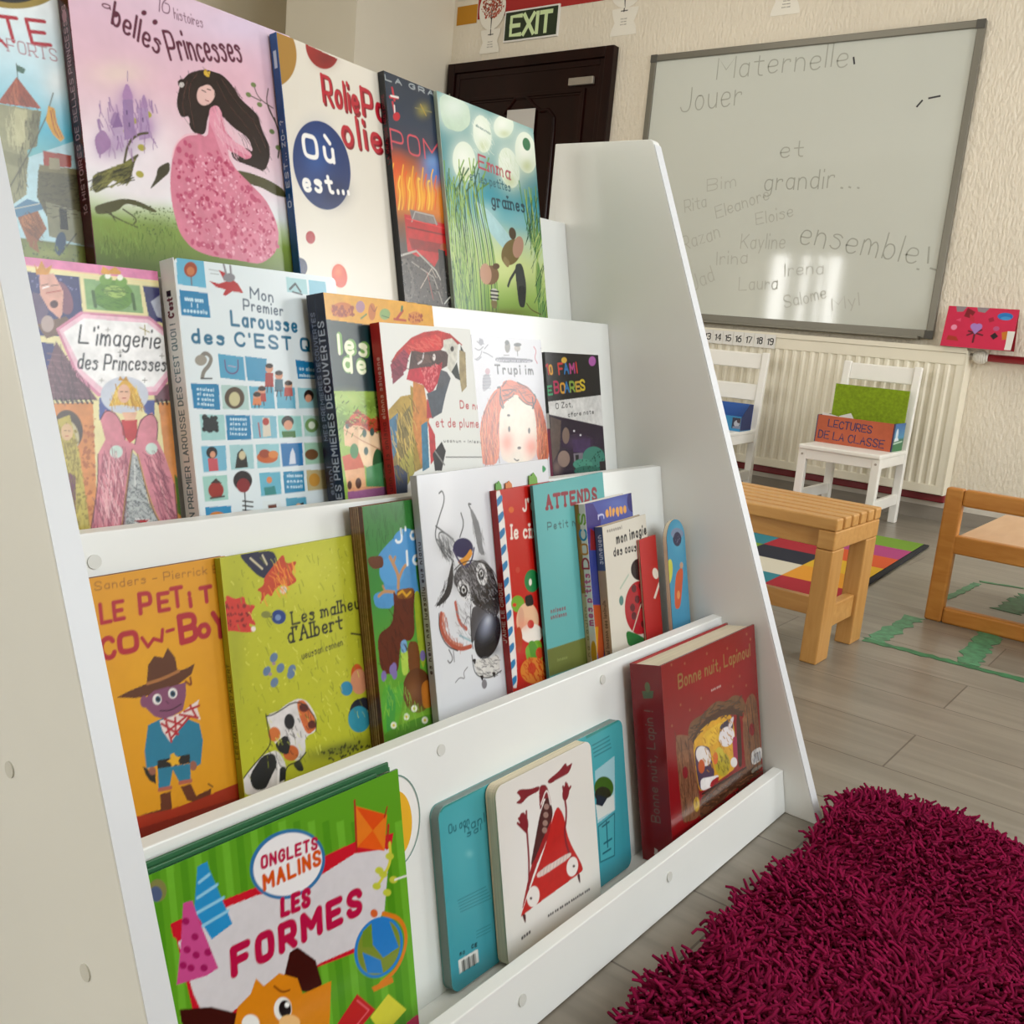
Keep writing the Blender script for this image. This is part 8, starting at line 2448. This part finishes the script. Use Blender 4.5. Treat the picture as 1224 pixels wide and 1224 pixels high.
SPINE_ART = {
 'castle': [
  ('f','#e8e8e4')],
 'princess': [
  ('f','#561525'),
  ('t','#c9a9b0','16 HISTOIRES DE BELLES PRINCESSES',11,250,0,-200,6,0.9,''),
  ('e','#b98a95',8,60,4,0,0,6)],
 'discs': [
  ('f','#1c5a94'),
  ('t','#cfe0ee','OÙ EST...',7.5,200,0,-62,5,0.9,''),
  ('t','#cfe0ee','ZOÉ ?',7.5,130,0,-30,5,0.9,''),
  ('p','#c8d8e8',[3,20,8,20,8,40,3,40])],
 'pom': [
  ('f','#1c222c'),
  ('t','#8b3038','LA GRANDE HISTOIRE',6.6,120,0,-90,4,0.8,'')],
 'seeds': [
  ('f','#b9c6b8')],
 'imagerie': [
  ('f','#c98aa6')],
 'tiles': [
  ('f','#f4f4f4'),
  ('t','#5c7f8c',"MON PREMIER LAROUSSE DES C'EST QUOI !",14.5,268,0,-205,8,1.3,''),
  ('t','#7a2a3a',"C'est",14,56,0,-18,8,2.2,''),
  ('p','#3a2a30',[6,30,13,30,13,36,6,36])],
 'decouv': [
  ('f','#1c2340'),
  ('t','#c6cbd8','MES PREMIERES DECOUVERTES',20,236,0,-205,8,1.7,''),
  ('t','#8f97ac','## #####',9.5,240,0,-50,6,1.1,''),
  ('t','#8f97ac','MES PREMIERES DECOUVERTES',9,160,0,-140,5,0.9,''),
  ('p','#39405c',[11.5,0,12.3,0,12.3,278,11.5,278])],
 'parrot': [
  ('f','#ba2f30'),
  ('t','#7a1a1e','## ### ## ## ######',8.6,210,0,-95,6,1.1,''),
  ('t','#e0b8b4','###### ########',8.5,110,0,-70,5,0.9,'')],
 'redhair': [
  ('f','#c9c7c8'),
  ('p','#4a4464',[3,20,7.5,20,7.5,165,3,165]),
  ('p','#8f6a80',[3,165,7.5,165,7.5,236,3,236])],
 'black': [
  ('f','#1e1b1c'),
  ('p','#a04a6c',[0,115,6,115,6,225,0,225]),
  ('p','#d8d4d4',[0,92,6,92,6,115,0,115])],
 'cowboy': [
  ('f','#7a4a1c')],
 'albert': [
  ('f','#b0b02e'),
  ('t','#4a4a20',"LES MALHEURS D'ALBERT",5.5,190,0,-90,4,0.8,'')],
 'tree': [
  ('f','#6a4426'),
  ('l','#3c2414',0.7,[0.4,0,0.2,70,0.7,140,0.3,210,0.5,290],1),
  ('l','#a8845c',0.95,[1.02,0,1.24,70,1.3,140,0.92,210,1.1,290],1),
  ('l','#4f311c',1.2,[1.64,0,2.28,70,1.9,140,1.54,210,1.7,290],1),
  ('l','#8a6440',0.7,[2.26,0,2.12,70,2.5,140,2.16,210,2.3,290],1),
  ('l','#c4a67c',0.95,[2.88,0,3.16,70,3.1,140,2.78,210,2.9,290],1),
  ('l','#3c2414',1.2,[3.5,0,4.2,70,3.7,140,3.4,210,3.5,290],1),
  ('l','#a8845c',0.7,[4.12,0,4.04,70,4.3,140,4.02,210,4.1,290],1),
  ('l','#4f311c',0.95,[4.74,0,5.08,70,4.9,140,4.64,210,4.7,290],1),
  ('l','#8a6440',1.2,[5.36,0,6.12,70,5.5,140,5.26,210,5.3,290],1),
  ('l','#c4a67c',0.7,[5.98,0,5.96,70,6.1,140,5.88,210,5.9,290],1),
  ('l','#3c2414',0.95,[6.6,0,7,70,6.7,140,6.5,210,6.5,290],1),
  ('l','#a8845c',1.2,[7.22,0,8.04,70,7.3,140,7.12,210,7.1,290],1),
  ('l','#4f311c',0.7,[7.84,0,7.88,70,7.9,140,7.74,210,7.7,290],1),
  ('l','#8a6440',0.95,[8.46,0,8.92,70,8.5,140,8.36,210,8.3,290],1),
  ('l','#c4a67c',1.2,[9.08,0,9.96,70,9.1,140,8.98,210,8.9,290],1),
  ('l','#3c2414',0.7,[9.7,0,9.8,70,9.7,140,9.6,210,9.5,290],1),
  ('l','#a8845c',0.95,[10.32,0,10.84,70,10.3,140,10.22,210,10.1,290],1),
  ('l','#4f311c',1.2,[10.94,0,11.88,70,10.9,140,10.84,210,10.7,290],1),
  ('l','#8a6440',0.7,[11.56,0,11.72,70,11.5,140,11.46,210,11.3,290],1),
  ('l','#c4a67c',0.95,[12.18,0,12.76,70,12.1,140,12.08,210,11.9,290],1),
  ('n',0.25,3)],
 'wolf': [
  ('f','#bfbfc0'),
  ('t','#5a4440','## #### ### ######## ### #####',6,225,0,-150,4.5,1.1,'')],
 'circus': [
  ('f','#a82624'),
  ('t','#d8c0b8',"J'AIME LE CIRQUE",6,190,0,-75,4.5,1,''),
  ('e','#8f8a88',4,268,2.5,0,0,4)],
 'attends': [
  ('f','#4f9494')],
 'docs': [
  ('f','#e0d8d0'),
  ('p','#a07a34',[0,0,6.5,0,6.5,125,0,125]),
  ('p','#c0b08a',[0,125,6.5,125,6.5,246,0,246]),
  ('t','#7a6a50','## ######',5.5,215,0,-70,4,0.8,''),
  ('t','#c85c8c',"mes p'tits",14.5,170,0,-72,9,2.2,''),
  ('t','#b03a4a','D',15,90,0,-14,10,2.8,''),
  ('t','#c88a3c','O',15,70,0,-14,10,2.8,''),
  ('t','#2f8ab4','C',15,50,0,-14,10,2.8,''),
  ('t','#8aa83c','S',15,28,0,-14,10,2.8,''),
  ('e','#d0a030',12,212,5,0,0,20),
  ('e','#5a4a9a',11,236,5,0,0,10)],
 'imagier': [
  ('f','#b8a488'),
  ('p','#5a6a90',[0,0,12,0,12,62,0,62]),
  ('t','#d0d8e8','#######',9,52,0,-40,7,1.2,''),
  ('t','#5f5448','### ####### ### ########',8,185,0,-80,5,1,''),
  ('p','#3a3230',[2,190,9,190,9,205,2,205])],
 'shapes': [
  ('f','#2f7a3c')],
 'teal': [
  ('f','#8a6f74'),
  ('p','#4a8f8f',[0,0,13,0,13,30,0,30]),
  ('p','#4a8f8f',[0,120,13,120,13,150,0,150])],
 'redwolf': [
  ('f','#c9bd9a'),
  ('l','#8f7f60',0.5,[2,0,2,198],0),
  ('l','#8f7f60',0.5,[5.2,0,5.2,198],0),
  ('l','#8f7f60',0.5,[8.4,0,8.4,198],0),
  ('l','#8f7f60',0.5,[11.6,0,11.6,198],0)],
 'bonne': [
  ('f','#8e141c'),
  ('t','#8a6f62','Bonne nuit, Lapin !',30,212,0,-150,12,1.5,'h'),
  ('p','#5a6a4c',[16,36,34,34,32,44,18,46]),
  ('e','#6f7a54',25,30,4,0,0,7),
  ('e','#d0c0b8',22,256,4,0,0,3),
  ('e','#d0c0b8',30,258,4,0,0,4),
  ('p','#d0c0b8',[19,248,24,250,24,260,19,258])],
}
INFO = {   # label, group tier, cover stock thickness, finish, edge colour, corner radius
 'castle': ('book with a castle tower and horse at the near end of the top shelf', 1, 0.0022, 'print_gloss', '#d8d8d8', 0),
 'princess': ('large pink book with a black-haired princess in a long flowered gown', 1, 0.0025, 'print_gloss', '#561525', 0.002),
 'discs': ('cream book with blue spine and a big dark blue disc lettered white', 1, 0.0022, 'print_gloss', '#1c5a94', 0),
 'pom': ('dark blue book with flames and a red fire engine on its cover', 1, 0.0022, 'print_gloss', '#1c222c', 0),
 'seeds': ('green and teal book with two mice under white seed heads', 1, 0.0008, 'print_gloss', '#b9c6b8', 0),
 'imagerie': ('pink princess picture book with crowned frog, standing against the near side panel', 2, 0.0022, 'print_gloss', '#c98aa6', 0.003),
 'tiles': ('thick white book covered in rows of small blue picture squares', 2, 0.0030, 'print_gloss', '#d9d9d9', 0.006),
 'decouv': ('thick navy-spined book with yellow strip and a village on its cover', 2, 0.0025, 'print_gloss', '#1c2340', 0),
 'parrot': ('white book with red spine and a large red parrot', 2, 0.0022, 'print_satin', '#ba2f30', 0),
 'redhair': ('white book with a red-haired girl looking up', 2, 0.0008, 'print_gloss', '#c9c7c8', 0),
 'black': ('small black book with coloured capital letters above a night scene', 2, 0.0008, 'print_gloss', '#1e1b1c', 0),
 'cowboy': ('yellow book with a little cowboy in a brown hat', 3, 0.0022, 'print_satin', '#7a4a1c', 0.0015),
 'albert': ('lime green book with a black and white calf', 3, 0.0020, 'print_satin', '#b0b02e', 0.002),
 'tree': ('green forest book with a bark-patterned spine and a brown deer', 3, 0.0022, 'print_gloss', '#6a4426', 0),
 'wolf': ('large white book with a drawn grey wolf head and shiny black nose', 3, 0.0022, 'print_gloss', '#bfbfc0', 0.002),
 'circus': ('red circus book with a blue and white striped edge', 3, 0.0022, 'print_gloss', '#a82624', 0),
 'attends': ('thin turquoise book headed ATTENDS in dark red', 3, 0.0012, 'print_satin', '#4f9494', 0),
 'docs': ('purple circus book with a white spine lettered in bright colours', 3, 0.0022, 'print_gloss', '#e0d8d0', 0),
 'imagier': ('small cream book with a red ladybird on its cover', 3, 0.0022, 'print_gloss', '#b8a488', 0),
 'smallred': ('narrow plain red booklet leaning by the ladybird book', 3, 0.0008, 'print_satin', '#a32420', 0),
 'arch': ('little blue board book with an arched top at the far end of its shelf', 3, 0.0007, 'print_gloss', '#8a7a6c', 0),
 'shapes': ('big green shapes book with party hats and a puppy, on the lowest shelf', 4, 0.0025, 'print_gloss', '#2f7a3c', 0.004),
 'teal': ('wide plain teal board book with a barcode, behind the red figure book', 4, 0.0020, 'print_gloss', '#6f9a98', 0.012),
 'redwolf': ('worn white board book with an upside-down red figure, edges yellowed', 4, 0.0020, 'print_satin', '#cfc4a6', 0.012),
 'bonne': ('thick dark red book with a cut-out wooden window on its cover', 4, 0.0030, 'print_gloss', '#8e141c', 0.003),
}
GROUPS = {1: 'picture books on the top shelf', 2: 'picture books on the second shelf', 3: 'picture books on the third shelf', 4: 'picture books on the lowest shelf'}

def round_corners(w, h, r, left=True):
    def f(X, Y):
        X, Y = X.copy(), Y.copy()
        for cx, ox_ in ((r, -1), (w - r, 1)):
            if ox_ < 0 and not left:
                continue
            for cy, oy_ in ((r, -1), (h - r, 1)):
                m_ = ((X - cx) * ox_ > 0) & ((Y - cy) * oy_ > 0)
                dx, dy = X - cx, Y - cy
                mx = np.maximum(np.abs(dx), np.abs(dy)); ln = np.sqrt(dx * dx + dy * dy) + 1e-12
                k = np.where(m_, mx / ln, 1.0)
                X, Y = cx + dx * k, cy + dy * k
        return X, Y
    return f
def arch_top(w, h):
    r = w / 2
    def f(X, Y):
        t = np.clip((Y - (h - r)) / r, 0, 1)
        k = np.sqrt(np.clip(1 - t ** 2, 0.0004, 1))
        return r + (X - r) * k, Y
    return f

def make_book(key):
    x, y, z, yaw, w, h, T = BOOK_SIZE[key]
    label, tier, ct, fin, edge, rad = INFO[key]
    right = Vector((-math.sin(yaw), math.cos(yaw), 0))
    up = Vector((-SL, 0, 1))
    out = right.cross(up).normalized()
    up = out.cross(right).normalized()
    root = empty('picture_book', (0, 0, 0), label, 'book', GROUPS[tier])
    root.matrix_world = axes(right, up, out, (x, y, z))
    shape = arch_top(w, h) if key == 'arch' else round_corners(w, h, rad) if rad >= 0.006 else None
    sh = Sheet(w * 1000, h * 1000, 1.0).run(COVER_ART[key])
    printed_panel('front_cover', sh, M[fin], root, ct, Matrix.Translation((0, 0, T)), shape=shape, back=edge)
    plain = Sheet(w * 1000, h * 1000, 12.0 if shape is None else 4.0).run([('f', edge)])
    printed_panel('back_cover', plain, M[fin], root, ct, axes((-1, 0, 0), (0, 1, 0), (0, 0, -1), (w, 0, 0)), shape=shape, back=edge)
    ins = 0.0 if key in ('teal', 'redwolf', 'arch', 'smallred', 'attends', 'seeds', 'redhair', 'black') else 0.003
    if key in ('arch', 'teal', 'redwolf'):
        r = w / 2 if key == 'arch' else rad
        outl = []
        cs = [(w - r, r, -90), (w - r, h - r, 0), (r, h - r, 90), (r, r, 180)] if key != 'arch' else None
        if cs:
            for cx, cy, a0 in cs:
                for i in range(7):
                    a = math.radians(a0 + i * 15)
                    outl.append((cx + r * math.cos(a), cy + r * math.sin(a)))
        else:
            outl = [(0, 0), (w, 0)] + [(r + r * math.cos(math.radians(a)), h - r + r * math.sin(math.radians(a))) for a in range(0, 181, 12)]
        MB().prism([(a * 0.998 + w * 0.001, b * 0.998 + h * 0.001) for a, b in outl], 'z', ct, T - ct).build('board_pages', M['teal_pages' if key == 'teal' else 'page'], root)
    else:
        MB().box(0.0012, w - max(ins, 0.0006), max(ins, 0.0005), h - max(ins, 0.0005), ct, T - ct).build('pages', M['page'], root)
    if key in SPINE_ART and key not in ('redwolf', 'teal'):
        ss = Sheet(T * 1000, h * 1000, 0.7).run(SPINE_ART[key])
        printed_panel('spine', ss, M[fin], root, 0.001, axes((0, 0, 1), (0, 1, 0), (-1, 0, 0), (-0.0006, 0, 0)), back=edge)
    return root
for key in BOOK_SIZE:
    make_book(key)
# extras that belong to single books
BK = {o['label']: o for o in bpy.data.objects if o.get('category') == 'book'}
def book_of(k): return BK[INFO[k][0]]
# index tabs and stepped pages of the green shapes book
fo = book_of('shapes')
_, _, _, _, fw_, fh_, fT = BOOK_SIZE['shapes']
for i, (dx, dz) in enumerate(((0.0, 0.0), (-0.02, 0.004))):
    MB().box(0.004, fw_ - 0.004 + dx, fh_ - 0.002, fh_ + 0.007 - i * 0.004, 0.003 + dz, 0.006 + dz).build('stepped_page', mat('green_board_edge', '#1f5c34', 0.5), fo, 0.001)
tabc = []
for i in range(25):
    a = math.radians(-92 + i * 184 / 24)
    tabc.append((fw_ - 0.006 + 0.036 * math.cos(a), fh_ - 0.052 + 0.046 * math.sin(a)))
tb = MB().prism(tabc, 'z', 0.0068, 0.0088).build('index_tab', M['paper'], fo)
rim = []
for i in range(24):
    a0, a1 = math.radians(-90 + i * 180 / 24), math.radians(-90 + (i + 1) * 180 / 24)
    rim.append([(fw_ - 0.006 + 0.0355 * math.cos(a), fh_ - 0.052 + 0.0455 * math.sin(a)) for a in (a0, a1)])
ribbons('tab_rim', rim, 0.0014, mat('tab_rim_grey_green', '#6f8f86', 0.5), tb, Matrix.Translation((0, 0, 0.0088)))
yd = [(fw_ - 0.002 + 0.020 * math.cos(math.radians(t)), fh_ - 0.055 + 0.032 * math.sin(math.radians(t))) for t in range(-90, 91, 10)]
tag(MB().prism(yd, 'z', 0.0088, 0.0093).build('yellow_spot', mat('tab_yellow', '#e0a814', 0.5), tb), 'yellow spot on the tab')
# the little printed figures that stand above the top edge of the red circus book
ci = book_of('circus')
_, _, _, _, cw, chh, cT = BOOK_SIZE['circus']
for x, w_, h_, cc, nm_ in ((0.010, 0.014, 0.011, '#5f9a44', 'green'), (0.032, 0.016, 0.009, '#c8763c', 'orange'), (0.088, 0.022, 0.015, '#6a9a3a', 'leaf'),):
    pl = [(x, chh - 0.004), (x + w_, chh - 0.004), (x + w_ * 0.95, chh + h_ * 0.5), (x + w_ * 0.6, chh + h_), (x + w_ * 0.35, chh + h_ * 0.7), (x + w_ * 0.1, chh + h_ * 0.8)]
    MB().prism(pl, 'z', 0.001, 0.0022).build('die_cut_tip', mat('die_cut_' + nm_, cc, 0.5), ci)
